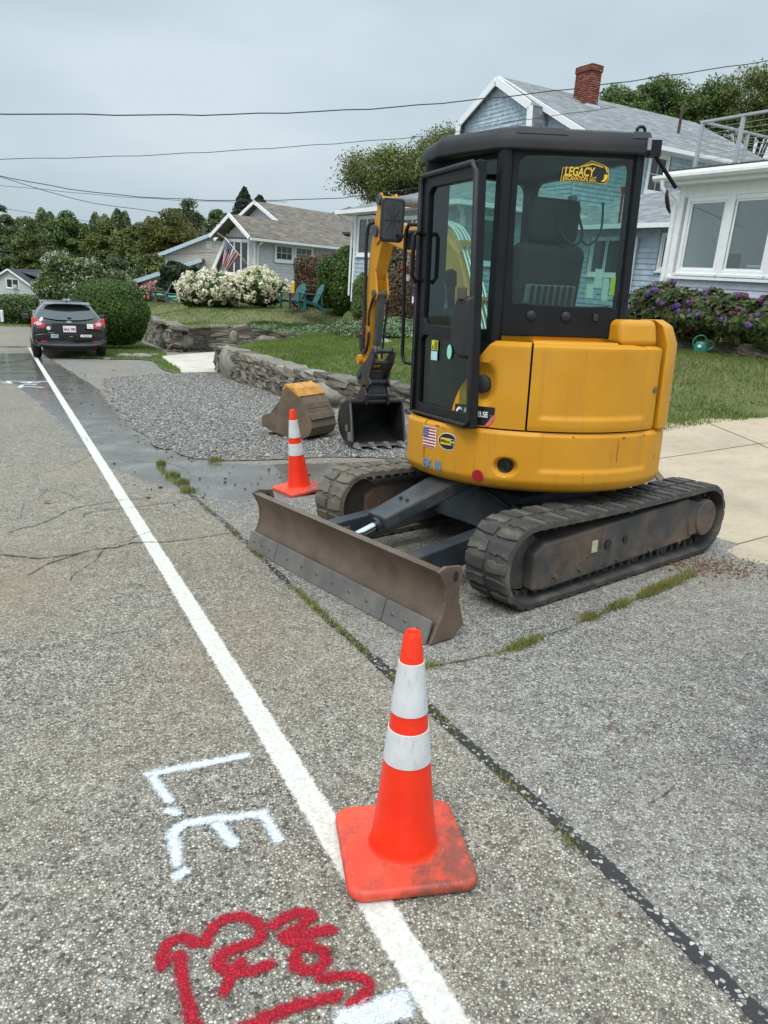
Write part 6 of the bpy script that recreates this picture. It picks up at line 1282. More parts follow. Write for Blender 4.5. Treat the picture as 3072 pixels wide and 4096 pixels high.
for r_ in range(int((CZ1 - CZ0) / .075)):
    z = CZ0 + r_ * .075; k = .03 if r_ > 17 else 0; off = .1 * (r_ % 2)
    for fy in (CY - CD / 2 - k, CY + CD / 2 + k):
        x = CX - CW / 2 - off - k
        while x < CX + CW / 2 + k: brick(max(x, CX - CW / 2 - k), min(x + .19, CX + CW / 2 + k), fy - .012, fy + .03 if fy < CY else fy + .012, z, z + .065); x += .2
    for fx in (CX - CW / 2 - k, CX + CW / 2 + k):
        y = CY - CD / 2 - .1 + off - k
        while y < CY + CD / 2 + k: brick(fx - .012, fx + .012, max(y, CY - CD / 2 - k + .03), min(y + .19, CY + CD / 2 + k - .014), z, z + .065); y += .2
tag(raw_mesh('chimney_bricks', Vb, Fb, M_BRICK, BH, attrs={'tint': Tb}), kind='stuff')
tbox(I4, BH, 'flashing', CX - .32, CX + .32, CY - .50, CY + .46, 8.0, 8.14, M_TRIMB)
pipe(BH, 'vent_pipe', [(12.2, 11.9, 7.4), (12.2, 11.9, 8.55)], .055, M_PIPE, 12)

# ---- grey cottage across the lawn: X along its long wall, Y to the left
g1 = Vector((math.cos(R(50.6)), math.sin(R(50.6)), 0)); GH = empty('grey_cottage', frame_of((-6.74, 35.51, 0), g1), label='light grey clapboard cottage with brown roof and white trimmed gable', cat='house')
hol = ((1.05, 3.85, 1.85, 2.72),); WS = SIDE(0, 0)
WS = Matrix(((1, 0, 0, 0), (0, -1, 0, 0), (0, 0, 1, 0), (0, 0, 0, 1)))     # mirrored frame: faces -Y, X along +X
def side_faces(W, parent, *a, **k): siding(W, parent, *a, **k)
tbox(I4, GH, 'cottage_wall', .02, 12, .02, 2.1, .2, 2.72, M_GREYCL); tbox(I4, GH, 'cottage_wall', 2.9, 12, 2.1, 6, .2, 2.72, M_GREYCL); siding(WS, GH, 12, .45, 2.72, M_GREYCL, .135, hol, 0, name='clapboard')
window(WS, GH, 1.28, 2.30, 1.95, 2.58, 3, 2, trim=.09); window(WS, GH, 2.52, 3.58, 1.95, 2.58, 3, 2, trim=.09)
tbox(WS, GH, 'corner_board', -.02, .10, -.03, .03, .4, 2.74, M_TRIM); tbox(WS, GH, 'frieze', 0, 12, -.02, .024, 2.64, 2.76, M_TRIM); tbox(WS, GH, 'foundation', .03, 12, -.03, -.0, -.2, .45, plain('parged_foundation', (.36, .35, .34), .9))
WFr = FRONT(0); tbox(I4, GH, 'gable_front', .0, .02, 0, 2.1, .2, 2.78, M_GREYCL); siding(WFr, GH, 2.1, .45, 2.78, mat_shingle('grey_shingle', (.58, .565, .57), .14, .135, .1), .135, ((.25, 2.0, 1.05, 2.78),), 0, name='shingle_course')
window(WFr, GH, .42, 1.92, 1.2, 2.62, 1, 1, trim=.09, sashes=3)
m = MB(); m.prism([(.0, 2.78), (2.1, 2.78), (1.05, 3.5)], .0, .05, 'yz'); m.build('gable_panel', M_GREYCL, GH)
m = MB()
for i in range(6): m.box((-.012, .45 + i * .24, 2.98), (.02, .20, .20))
tag(m.build('fish_scale_shingles', M_GREYCL, GH, bevel=.02), kind='stuff'); tbox(I4, GH, 'belt_board', -.04, .0, .0, 2.1, 2.74, 2.80, plain('dark_belt', (.16, .12, .12), .6))
ov = .38; zE = 2.80; sl = .66; rz1 = zE + sl * (1.05 + ov)
roofp(GH, 'roof', [(-.62, -ov, zE), (3.2, -ov, zE), (3.2, 1.05, rz1), (-.62, 1.05, rz1)], M_ROOFB, .07); roofp(GH, 'roof', [(3.2, 2.1 + ov, zE), (-.62, 2.1 + ov, zE), (-.62, 1.05, rz1), (3.2, 1.05, rz1)], M_ROOFB, .07)
rz2 = zE + .52 * (3.2 + ov); roofp(GH, 'roof', [(2.6, -ov - .01, zE), (12.4, -ov - .01, zE), (12.4, 3.2, rz2), (2.6, 3.2, rz2)], M_ROOFB, .07); roofp(GH, 'roof', [(12.4, 6.4, zE), (2.6, 6.4, zE), (2.6, 3.2, rz2), (12.4, 3.2, rz2)], M_ROOFB, .07)
m = MB(); m.prism([(.0, 2.7), (6.2, 2.7), (3.2, rz2 - .12)], 3.0, 12, 'yz'); m.build('attic_wall', M_GREYCL, GH)
for ya, za, yb, zb, x in ((-ov, zE - .05, 1.05, rz1 - .05, -.63), (2.1 + ov, zE - .05, 1.05, rz1 - .05, -.63), (-ov + 1.2, zE + .6, 3.2, rz2 - .05, 2.58), (6.4, zE - .05, 3.2, rz2 - .05, 2.58)): beam(GH, 'rake_board', (x, ya, za), (x, yb, zb), .16, .05, M_TRIM, (1, 0, 0))
beam(GH, 'gutter', (-.6, -ov - .06, zE - .08), (12.3, -ov - .06, zE - .08), .1, .11, M_TRIM)
for y in (.05, 1.05, 2.05): beam(GH, 'gable_bracket', (-.03, y, 2.72 if y != 1.05 else 3.35), (-.5, y, 2.92 if y != 1.05 else 3.62), .06, .07, M_TRIM)
pipe(GH, 'downspout', [(.15, -ov, 2.7), (.15, -ov + .03, 2.62), (.15, -.07, 2.45), (.15, -.06, .5)], .04, M_TRIM, 8)
m = MB(); m.box((7.0, .9, zE + .52 * 1.28 + .1), (.5, .3, .12)); m.build('roof_vent', M_ROOFD, GH, bevel=.01)
# steps with white railings at the left of the gable
for i in range(5): tbox(I4, GH, 'step', -.6 - i * .28, -.3 - i * .28, 4.4, 5.4, .0 + .3 - i * .17 - .17, .3 - i * .17, M_TRIM)
for y in (2.5, 3.3):
    for x, z in ((-.3, .6), (-1.75, -.1)): tbox(I4, GH, 'newel_post', x - .06, x + .06, y - .06, y + .06, z - .3, z + .8, M_TRIM)
    beam(GH, 'handrail', (-.3, y, 1.3), (-1.75, y, .6), .06, .06, M_TRIM)
    for i in range(10): x = -.42 - i * .14; z = 1.3 + (x + .3) * .483; tbox(I4, GH, 'baluster', x - .018, x + .018, y - .018, y + .018, z - .75, z, M_TRIM, 0)
m = MB(); m.prism([(2.1, .2), (3.1, .2), (3.1, 1.35), (2.1, 2.75)], .4, 5, 'yz'); m.build('side_wall', M_GREYCL, GH); roofp(GH, 'roof', [(.1, 3.3, 1.15), (5, 3.3, 1.15), (5, 2.0, 2.98), (.1, 2.0, 2.98)], M_ROOFB, .07); beam(GH, 'rake_board', (.08, 3.3, 1.10), (.08, 2.0, 2.92), .2, .05, M_TRIM, (1, 0, 0))

# ---- tan house behind it, a dark roof farther back
def gable_house(name, label, O_, ax, w, d, z0, ze, pk, zp, wall_m, roof_m, trim_m, ov=.3, expo=.16, wins=(), hol=()):
    H = empty(name, frame_of(O_, ax), label=label, cat='house'); W = Matrix(((1, 0, 0, 0), (0, -1, 0, 0), (0, 0, 1, 0), (0, 0, 0, 1)))
    m = MB(); m.prism([(0, z0), (w, z0), (w, ze), (pk, zp), (0, ze)], .02, d, 'xz'); m.build('house_wall', wall_m, H)
    def tp(z): k = max(0, z - ze) / (zp - ze); return (pk * k + .02, w - (w - pk) * k - .02)
    siding(W, H, w, z0, zp - .1, wall_m, expo, hol, top=tp, th=.02, name='clapboard')
    sl0, sl1 = (zp - ze) / pk, (zp - ze) / (w - pk)
    roofp(H, 'roof', [(-ov, d + ov, ze - sl0 * ov + .08), (-ov, -ov, ze - sl0 * ov + .08), (pk, -ov, zp + .08), (pk, d + ov, zp + .08)], roof_m, .08); roofp(H, 'roof', [(w + ov, -ov, ze - sl1 * ov + .08), (w + ov, d + ov, ze - sl1 * ov + .08), (pk, d + ov, zp + .08), (pk, -ov, zp + .08)], roof_m, .08)
    beam(H, 'rake_board', (-ov, -ov - .02, ze - sl0 * ov), (pk, -ov - .02, zp), .2, .05, trim_m, (0, 1, 0)); beam(H, 'rake_board', (w + ov, -ov - .02, ze - sl1 * ov), (pk, -ov - .02, zp), .2, .05, trim_m, (0, 1, 0))
    for q in wins: window(W, H, *q[:4], trim=.1, sashes=q[4], mt=M_TRIM)
    return H, W
p0 = wpt(118, 0, 1); 
TH, TW = gable_house('tan_house', 'tan clapboard house with pale blue rakes behind the cottage', (*wpt(357, 600, 44)[:2], 0), (1, .12, 0), 5.6, 9, -1.2, 1.95, 3.0, 3.3, M_TANCL, M_ROOFG, M_TRIMB)
m = MB()
for i in range(6): m.box((2.55, -.03, 2.42 + i * .07), (.36, .03, .05))
tag(m.build('louvre_vent', M_TRIM, TH), kind='stuff')
m = MB(); m.prism([(-1.2, -1.2), (2.0, -1.2), (2.0, 1.55), (-1.2, .35)], -1.0, 0, 'xz'); m.build('porch_wall', M_TANCL, TH); roofp(TH, 'roof', [(-1.6, .1, .30), (-1.6, -1.3, .30), (2.3, -1.3, 1.80), (2.3, .1, 1.80)], M_ROOFG, .08); beam(TH, 'rake_board', (-1.6, -1.32, .22), (2.3, -1.32, 1.72), .22, .05, M_TRIMB, (0, 1, 0)); window(Matrix(((1, 0, 0, 0), (0, -1, 0, -1.0), (0, 0, 1, 0), (0, 0, 0, 1))), TH, .6, 1.7, .0, .9, trim=.1)
pd_ = wpt(765, 475, 48); DHO = empty('dark_roofed_house', Matrix.Translation((pd_[0], pd_[1], 0)), label='house with dark hipped roof showing behind the cottage ridge', cat='house')
tbox(I4, DHO, 'house_wall', -4, 5, 0, 6, -.5, 4.0, M_GREYCL); roofp(DHO, 'roof', [(-4.6, -.5, 3.9), (5.5, -.5, 3.9), (1.5, 3, 5.9), (-.6, 3, 5.9)], M_ROOFD); roofp(DHO, 'roof', [(-4.6, 6.5, 3.9), (-4.6, -.5, 3.9), (-.6, 3, 5.9)], M_ROOFD); roofp(DHO, 'roof', [(5.5, -.5, 3.9), (5.5, 6.5, 3.9), (1.5, 3, 5.9)], M_ROOFD); tbox(I4, DHO, 'skylight', .3, 1.1, .7, 1.2, 4.75, 4.95, M_TRIM)
# ---- grey house at the far left
a = wpt(0, 610, 92); b = wpt(70, 618, 92); pk_ = wpt(38, 582, 92)
LH, LW = gable_house('far_grey_house', 'far light grey clapboard house with a white double window at the left edge', (-51.6, 95.5, 0), (1, -.06, 0), 6.2, 9, -6.5, -2.75, 3.1, -.85, M_LTCL, M_ROOFD, M_TRIM, expo=.22, wins=((2.7, 4.2, -3.0, -2.0, 2),), hol=((2.6, 4.3, -3.1, -1.9),))
tbox(LW, LH, 'air_conditioner', 3.5, 4.1, .03, .35, -3.0, -2.6, M_LTCL); m = MB(); m.box((6.2, 4.6, -4.4), (2.6, 5, 4.6)); m.build('rear_wing', M_LTCL, LH); roofp(LH, 'roof', [(7.7, 1.8, -2.05), (7.7, 7.4, -2.05), (3.1, 7.4, -.95), (3.1, 1.8, -.95)], M_ROOFD)
# ------------------------------------------------------------------ plants
def leaves(name, C, N, size, mat, parent=None, jit=.7, asp=.55, tint=None):
    """Leaf faces (folded diamonds) at C, roughly facing N."""
    n = len(C); N = N + rng.normal(0, jit, (n, 3)); N /= np.linalg.norm(N, axis=1)[:, None] + 1e-9
    T = np.cross(N, rng.normal(0, 1, (n, 3))); T /= np.linalg.norm(T, axis=1)[:, None] + 1e-9; B = np.cross(N, T)
    s = (size * np.exp(rng.normal(0, .25, n)))[:, None]
    V = np.stack([C - T * s * .5, C + B * s * asp * .5 + N * s * .08, C + T * s * .5, C - B * s * asp * .5 + N * s * .08], 1)
    tn = rng.uniform(0, 1, n) if tint is None else np.clip(tint + rng.normal(0, .15, n), 0, 1)
    return raw_mesh(name, V.reshape(-1, 3), np.arange(n * 4).reshape(-1, 4), mat, parent, attrs={'tint': np.repeat(tn, 4)})
def dirs(n): v = rng.normal(0, 1, (n, 3)); return v / np.linalg.norm(v, axis=1)[:, None]
def mk(stops, **k): return mat_leaf('leaf_%d' % len(bpy.data.materials), stops, **k)
ML_OLIVE = mk([(0, (.095, .12, .03)), (.5, (.15, .185, .045)), (1, (.215, .24, .07))], trans=.2, patch=.35, warm=(.15, .11, .03), w=.35)
ML_DARK = mk([(0, (.065, .095, .035)), (.6, (.105, .145, .052)), (1, (.15, .19, .07))], trans=.15, patch=.35)
ML_YEL = mk([(0, (.085, .10, .02)), (.5, (.15, .16, .035)), (1, (.24, .21, .055))], trans=.25, patch=.4, warm=(.20, .12, .02), w=.4)
ML_MID = mk([(0, (.075, .115, .03)), (.5, (.12, .18, .045)), (1, (.175, .23, .07))], trans=.2, patch=.4)
ML_CON = mk([(0, (.012, .026, .014)), (.7, (.025, .045, .022)), (1, (.05, .075, .035))], trans=.05, patch=.5)
ML_HEDGE = mk([(0, (.035, .08, .012)), (.6, (.075, .14, .022)), (1, (.15, .22, .05))], trans=.15, patch=1.2)
ML_RED = mk([(0, (.085, .048, .032)), (.6, (.16, .095, .058)), (1, (.24, .17, .09))], trans=.12, patch=1.5, warm=(.11, .13, .045), w=.5)
ML_JUN = mk([(0, (.07, .12, .05)), (.6, (.14, .21, .085)), (1, (.25, .32, .15))], trans=.1, patch=1.5, warm=(.16, .10, .06), w=.3)
ML_HYD = mk([(0, (.035, .075, .018)), (.6, (.075, .13, .035)), (1, (.14, .19, .06))], trans=.2, patch=2)
ML_HYDR = mk([(0, (.035, .06, .018)), (.5, (.08, .12, .035)), (.85, (.12, .15, .05)), (1, (.16, .07, .05))], trans=.2, patch=2.5, warm=(.12, .05, .04), w=.3)
M_BARK = mat_steel('tree_bark', (.07, .058, .045), (.11, .095, .075), .5, .95, 0, 0)
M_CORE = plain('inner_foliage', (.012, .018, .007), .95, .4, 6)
def petal(name, stops): return mat_leaf(name, stops, trans=.3, patch=3, rough=.7)
MP_CREAM = petal('cream_petal', [(0, (.82, .80, .52)), (.5, (.92, .89, .68)), (.8, (.94, .89, .76)), (1, (.90, .70, .60))]); MP_PINK = petal('pink_petal', [(0, (.60, .20, .20)), (.6, (.75, .36, .34)), (1, (.80, .55, .50))])
MP_PURP = petal('purple_petal', [(0, (.12, .08, .28)), (.4, (.20, .12, .34)), (.75, (.32, .13, .30)), (1, (.38, .10, .18))]); MP_WHITE = petal('white_petal', [(0, (.66, .64, .64)), (1, (.82, .78, .78))]); MP_RED = petal('red_petal', [(0, (.50, .012, .03)), (1, (.72, .03, .06))])

def tree(name, label, x0, x1, yt, yb, D, mat, n=9000, leaf=None, clumps=26, depth=None, group=None, trunk=True, zg=None):
    """Crown filling the photograph span x0..x1, yt..yb at distance D; clumps of leaves round limbs on a tapered trunk."""
    c = (wpt((x0 + x1) / 2, (yt + yb) / 2, D)); rx = np.linalg.norm(wpt(x1, yt, D) - wpt(x0, yt, D)) / 2; rz = np.linalg.norm(wpt(x0, yb, D) - wpt(x0, yt, D)) / 2; ry = depth or rx
    zg = plane_z(c[0], c[1]) - 1. if zg is None else zg
    root = empty(name, Matrix.Translation((c[0], c[1], zg)), label=label, cat='tree', group=group); h = c[2] - zg
    u = dirs(clumps); rr_ = rng.uniform(.05, 1, clumps) ** .45; K = u * rr_[:, None] * np.array([rx, ry, rz]) * .82; K[:, 2] += h
    kr = rng.uniform(.20, .46, clumps) * min(rx, rz * 1.3); i = rng.integers(0, clumps, n); d = dirs(n); d[:, 2] = np.where(d[:, 2] < -.35, -d[:, 2], d[:, 2])
    C = K[i] + d * kr[i][:, None] * (rng.uniform(.15, 1.15, n) ** .6)[:, None] * np.array([1, 1, .8])
    lf = leaf or max(.11, D * .0031); cr = leaves('crown', C, d + np.array([0, 0, .35]), lf, mat, root, .8, .6, tint=np.clip(.45 + .35 * (rng.uniform(-1, 1, clumps))[i], 0, 1))
    if trunk:
        m = MB(); tr_ = max(.12, rx * .075); m.tube([(0, 0, -.3), (rng.normal(0, .1), 0, h * .45), (rng.normal(0, .2), 0, h)], [tr_, tr_ * .8, tr_ * .5], 8); tk = m.build('trunk', M_BARK, root, smooth=True)
        for k in K[:: max(1, clumps // 9)]:
            a_ = Vector((0, 0, h * rng.uniform(.45, .8))); b_ = Vector(k); mid = (a_ + b_) / 2 + Vector((0, 0, .15 * rz)); m = MB(); m.tube([a_, mid, b_], [tr_ * .45, tr_ * .3, tr_ * .1], 6); m.build('limb', M_BARK, tk, smooth=True)
    return root
GW_ = 'trees of the far wood'
for q in (('broad_tree', 'hazy tree at the far left edge above the grey house', -40, 42, 436, 640, 118, ML_DARK, 5000), ('broad_tree', 'olive tree just right of the leftmost hazy tree', 20, 100, 468, 640, 104, ML_OLIVE, 6000), ('broad_tree', 'big rounded dark tree above the white hibiscus', 95, 200, 448, 650, 96, ML_MID, 9000), ('broad_tree', 'olive tree between the rounded dark tree and the yellowing tree', 178, 262, 462, 650, 92, ML_OLIVE, 7500), ('broad_tree', 'low dark tree behind the clipped hedge', 235, 320, 470, 660, 88, ML_OLIVE, 7500), ('broad_tree', 'yellowing autumnal tree left of the tan house', 296, 432, 443, 640, 80, ML_YEL, 9500), ('broad_tree', 'tall dark tree showing above the yellowing tree', 365, 446, 424, 600, 112, ML_DARK, 6000), ('broad_tree', 'dark tree between the yellowing tree and the cedars', 430, 512, 446, 600, 108, ML_DARK, 6000), ('broad_tree', 'shadowed tree low at the far left behind the grey house', -30, 60, 520, 660, 110, ML_DARK, 5000), ('understory_tree', 'small yellow green tree above the hibiscus', 140, 222, 556, 680, 70, ML_YEL, 5000), ('understory_tree', 'dark understory tree right of the hibiscus', 215, 300, 545, 680, 72, ML_DARK, 5000), ('understory_tree', 'dark understory tree left of the dark yew', 285, 372, 540, 670, 66, ML_OLIVE, 5000), ('understory_tree', 'bushy tree behind the far left house', 40, 120, 530, 660, 112, ML_OLIVE, 5000)):
    tree(*q[:-1], n=int(q[-1] * 2.6), group=GW_, clumps=64)
tree('oak_tree', 'taller tree directly behind the cab roof', 860, 1080, 290, 450, 48, ML_OLIVE, 16000, clumps=70, group='trees behind the blue house', zg=0)
tree('oak_tree', 'large spreading tree beyond the blue house left of the cab', 712, 980, 318, 480, 46, ML_OLIVE, 26000, clumps=90, group='trees behind the blue house', zg=0)
for q in (('oak_tree', 'tree directly right of the brick chimney', 1268, 1392, 182, 330, 50), ('oak_tree', 'tall dark tree second from the chimney', 1345, 1500, 160, 340, 52), ('oak_tree', 'tree seen through the deck railing', 1450, 1600, 176, 350, 50), ('oak_tree', 'tall tree at the right edge behind the deck', 1540, 1740, 150, 340, 47)):
    tree(*q, ML_OLIVE if 'edge' in q[1] else ML_MID, 20000, clumps=80, group='trees behind the blue house', zg=0)
def conifer(label, x, yt, yb, D, w):
    p = wpt(x, yb, D); t_ = wpt(x, yt, D); h = np.linalg.norm(t_ - p); root = empty('cedar_tree', Matrix.Translation((p[0], p[1], p[2] - 3)), label=label, cat='tree', group='pair of cedars'); n = 6000
    z = rng.uniform(0, 1, n) ** .8; a = rng.uniform(0, 6.283, n); lay = .75 + .25 * np.sin(z * 40 + np.sin(a * 3) * 2); r_ = w * (1 - z) ** .8 * rng.uniform(.35, 1, n) * lay + .08
    C = np.column_stack([np.cos(a) * r_, np.sin(a) * r_, 3 + z * h]); leaves('crown', C, np.column_stack([np.cos(a), np.sin(a), .3 + 0 * a]), .32, ML_CON, root, .6, .45); m = MB(); m.tube([(0, 0, 0), (0, 0, 3 + h * .9)], [.3, .04], 8); m.build('trunk', M_BARK, root)
n = 80000; fx = rng.uniform(-80, 600, n); dep = rng.uniform(122, 138, n); topy = 472 + 12 * np.sin(fx * .045) + 9 * np.sin(fx * .11 + 1) + 6 * np.sin(fx * .27); fy = topy + (rng.uniform(0, 1, n) ** 1.6) * 190
k_ = 3072 / 1659; C = np.array([0, 0, CAM_H]) + (dep[:, None] * np.column_stack([(fx * k_ - 1536) / 2960.5, (2048 - fy * k_) / 2960.5, np.ones(n)])) @ M_TRUE.T; tag(leaves('far_wood', C, np.tile((0, -.6, .7), (n, 1)), .5, ML_DARK, None, .8, .7, tint=.5 + .4 * np.sin(fx * .09) * np.sin(fy * .07)), 'far wood closing the view behind the trees', kind='stuff')
conifer('taller pointed dark cedar behind the cottage roof', 527, 412, 480, 75, 1.7); conifer('shorter dark cedar right of the taller one', 560, 428, 480, 74, 2.0)

def bush(name, label, c, r, mat, n, leaf, core=.86, sq=2.4, flat=.15, jit=.55, lump=.07, group=None, wob=3., cat='shrub', rz=0.):
    """Clipped or rounded shrub: leaf shell over a dark core; sq squares its shape, c is the base centre."""
    root = empty(name, Matrix.Translation(c) @ Matrix.Rotation(rz, 4, 'Z'), label=label, cat=cat, group=group); r = np.array(r, float)
    ph = rng.uniform(0, 6, 6)
    def surf(d):
        k = (np.abs(d[:, 0]) ** sq + np.abs(d[:, 1]) ** sq + np.abs(d[:, 2]) ** sq) ** (-1 / sq)
        l_ = 1 + lump * (np.sin(d[:, 0] * wob * 2 + ph[0]) + np.sin(d[:, 1] * wob * 2.3 + ph[1]) + np.sin(d[:, 2] * wob * 2.6 + ph[2])); return d * (k * l_)[:, None]
    d = dirs(n); d = d[d[:, 2] > -.97]; S = surf(d) * rng.uniform(.9, 1.04, len(d))[:, None]; C = S * r; C[:, 2] += r[2]; C[:, 2] = np.maximum(C[:, 2], .01)
    leaves('foliage', C, d / r, leaf, mat, root, jit)
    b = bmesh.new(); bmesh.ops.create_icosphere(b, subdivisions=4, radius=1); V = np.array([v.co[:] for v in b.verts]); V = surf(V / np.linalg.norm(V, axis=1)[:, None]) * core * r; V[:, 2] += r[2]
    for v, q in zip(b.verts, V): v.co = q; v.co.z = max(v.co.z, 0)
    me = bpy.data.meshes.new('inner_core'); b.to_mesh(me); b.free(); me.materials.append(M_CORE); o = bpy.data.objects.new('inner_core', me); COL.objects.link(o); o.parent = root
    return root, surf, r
def gnd2(p, dz=-.08): return (p[0], p[1], float(idw(LEV2, [p[:2]])[0]) + dz)
def base_at(x, y, D): return tuple(wpt(x, y, D))
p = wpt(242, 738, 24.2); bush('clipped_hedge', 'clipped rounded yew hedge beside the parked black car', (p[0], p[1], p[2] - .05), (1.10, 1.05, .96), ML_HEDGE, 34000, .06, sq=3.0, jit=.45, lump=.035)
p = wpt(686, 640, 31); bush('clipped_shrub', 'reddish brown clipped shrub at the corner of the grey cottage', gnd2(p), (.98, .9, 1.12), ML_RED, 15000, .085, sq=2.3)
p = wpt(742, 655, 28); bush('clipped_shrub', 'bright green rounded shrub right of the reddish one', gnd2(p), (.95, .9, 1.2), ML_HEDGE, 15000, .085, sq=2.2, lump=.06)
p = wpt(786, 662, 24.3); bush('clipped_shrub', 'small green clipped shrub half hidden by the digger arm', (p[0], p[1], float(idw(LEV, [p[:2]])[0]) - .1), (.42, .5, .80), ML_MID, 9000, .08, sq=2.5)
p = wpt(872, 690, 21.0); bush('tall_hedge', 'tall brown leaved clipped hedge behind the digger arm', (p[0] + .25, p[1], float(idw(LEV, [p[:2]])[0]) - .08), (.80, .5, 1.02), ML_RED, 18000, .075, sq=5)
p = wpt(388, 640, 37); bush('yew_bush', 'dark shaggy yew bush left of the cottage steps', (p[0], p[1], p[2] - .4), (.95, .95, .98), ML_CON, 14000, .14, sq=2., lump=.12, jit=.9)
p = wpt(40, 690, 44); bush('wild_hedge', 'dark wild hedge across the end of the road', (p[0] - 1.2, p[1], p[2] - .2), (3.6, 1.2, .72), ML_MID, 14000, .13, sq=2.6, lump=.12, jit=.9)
# flowering shrubs
def blossoms(root, surf, r, n, size, mat, zmin=-.1, cone_=1., k=26, up=.4, name='blossoms', sep=1.02):
    """Flower heads of many petals set over the shrub."""
    d = dirs(n * 3); d = d[d[:, 2] > zmin][:n]; P = surf(d) * sep * r; P[:, 2] += r[2]; nn = len(P); i = np.repeat(np.arange(nn), k); e = dirs(nn * k); ax = d[i] * .4 + np.array([0, 0, up]); ax /= np.linalg.norm(ax, axis=1)[:, None]
    s = size * rng.uniform(.75, 1.2, nn)[i]; Q = P[i] + e * s[:, None] * .5 + ax * (np.maximum((e * ax).sum(1), 0) * s * .5 * (cone_ - 1))[:, None]
    return tag(leaves(name, Q, e, size * .38, mat, root, .3, .9, tint=rng.uniform(0, 1, nn)[i]), kind='stuff')
for x, lab, sx in ((452, 'left of the two cream panicle hydrangeas before the cottage', 1.16), (556, 'right of the two cream panicle hydrangeas before the cottage', 1.02)):
    p = wpt(x, 668 if x < 500 else 662, 29.8); rt, sf, r = bush('panicle_hydrangea', lab, (p[0], p[1], p[2]), (sx, 1., .66), ML_HYD, 7000, .12, sq=2., lump=.06, group='cream panicle hydrangeas'); blossoms(rt, sf, r, 260, .21, MP_CREAM, -.5, 1.7, sep=1.05)
p = wpt(330, 662, 37); rt, sf, r = bush('pink_hydrangea', 'pink hydrangea behind the clipped hedge', (p[0] + .2, p[1], p[2] - .1), (.95, .8, .58), ML_HYD, 4000, .12, sq=2.); blossoms(rt, sf, r, 90, .22, MP_PINK, -.35, 1.4)
p = wpt(160, 690, 38); rt, sf, r = bush('rose_of_sharon', 'tall white flowering rose of sharon behind the car', (p[0], p[1], p[2] - .3), (1.75, 1.3, 1.62), ML_MID, 15000, .13, sq=2., lump=.12, jit=.9); blossoms(rt, sf, r, 420, .17, MP_WHITE, -.4, 1., 7)
p = wpt(225, 680, 41); rt, sf, r = bush('rose_of_sharon', 'lower white flowering shrub between the car and the clipped hedge', (p[0], p[1], p[2] - .3), (1.7, 1.2, 1.30), ML_MID, 12000, .13, sq=2., lump=.12, jit=.9); blossoms(rt, sf, r, 260, .17, MP_WHITE, -.3, 1., 7)
p = wpt(292, 668, 44); rt, sf, r = bush('rose_of_sharon', 'pale flowering shrub behind the right end of the clipped hedge', (p[0], p[1], p[2] - .4), (1.05, 1., 1.25), ML_DARK, 8000, .13, sq=2., lump=.12, jit=.9); blossoms(rt, sf, r, 90, .17, MP_WHITE, -.1, 1., 7)
# purple hydrangeas in the bed: single flower heads as parts
fh = MB(); e = dirs(70); Cq = e * .062
fhv = leaves('flower_head', Cq * np.array([1, 1, .75]), e, .042, MP_PURP, None, .25, .9); FHM = fhv.data; bpy.data.objects.remove(fhv)
FHMS = []
for k in range(5):
    me = FHM.copy(); a_ = np.empty(len(me.vertices), np.float32); me.attributes['tint'].data.foreach_get('value', a_); me.attributes['tint'].data.foreach_set('value', np.clip(a_ * .35 + .08 + k * .17, 0, 1).astype(np.float32)); FHMS.append(me)
for x, y, D, r, lab, nf, kk in ((1408, 728, 13.0, (.55, .45, .46), 'purple blue hydrangea bush nearest the excavator', 26, (0, 0, 1, 1, 2)), (1490, 732, 12.6, (.50, .42, .42), 'leafy purple hydrangea bush below the sunroom corner', 19, (0, 1, 1, 2, 2)), (1572, 738, 12.1, (.46, .40, .38), 'sparse pink and purple hydrangea bush below the sunroom sill', 15, (1, 2, 3, 3, 4)), (1645, 742, 11.7, (.40, .38, .36), 'crimson tinged hydrangea bush at the right edge', 14, (2, 3, 4, 4, 1))):
    p = wpt(x, y, D); rt, sf, rv = bush('mophead_hydrangea', lab, (p[0] + .12, p[1] + .12, .86), r, ML_HYDR, 2600, .105, core=.68, sq=2., lump=.12, jit=.8, group='purple hydrangeas in the bed')
    d = dirs(400); d = d[(d[:, 2] > -.05) & (d[:, 1] + .6 * d[:, 0] * -1 < .55)][:nf]; P = sf(d) * 1.06 * rv; P[:, 2] += rv[2]
    for q in P:
        o = bpy.data.objects.new('flower_head', FHMS[random.choice(kk)]); COL.objects.link(o); o.parent = rt; o.matrix_local = Matrix.Translation(q) @ Matrix.Rotation(random.uniform(0, 6), 4, 'Z') @ Matrix.Diagonal((1, 1, 1, 1)) @ Matrix.Scale(random.uniform(.6, .9), 4)
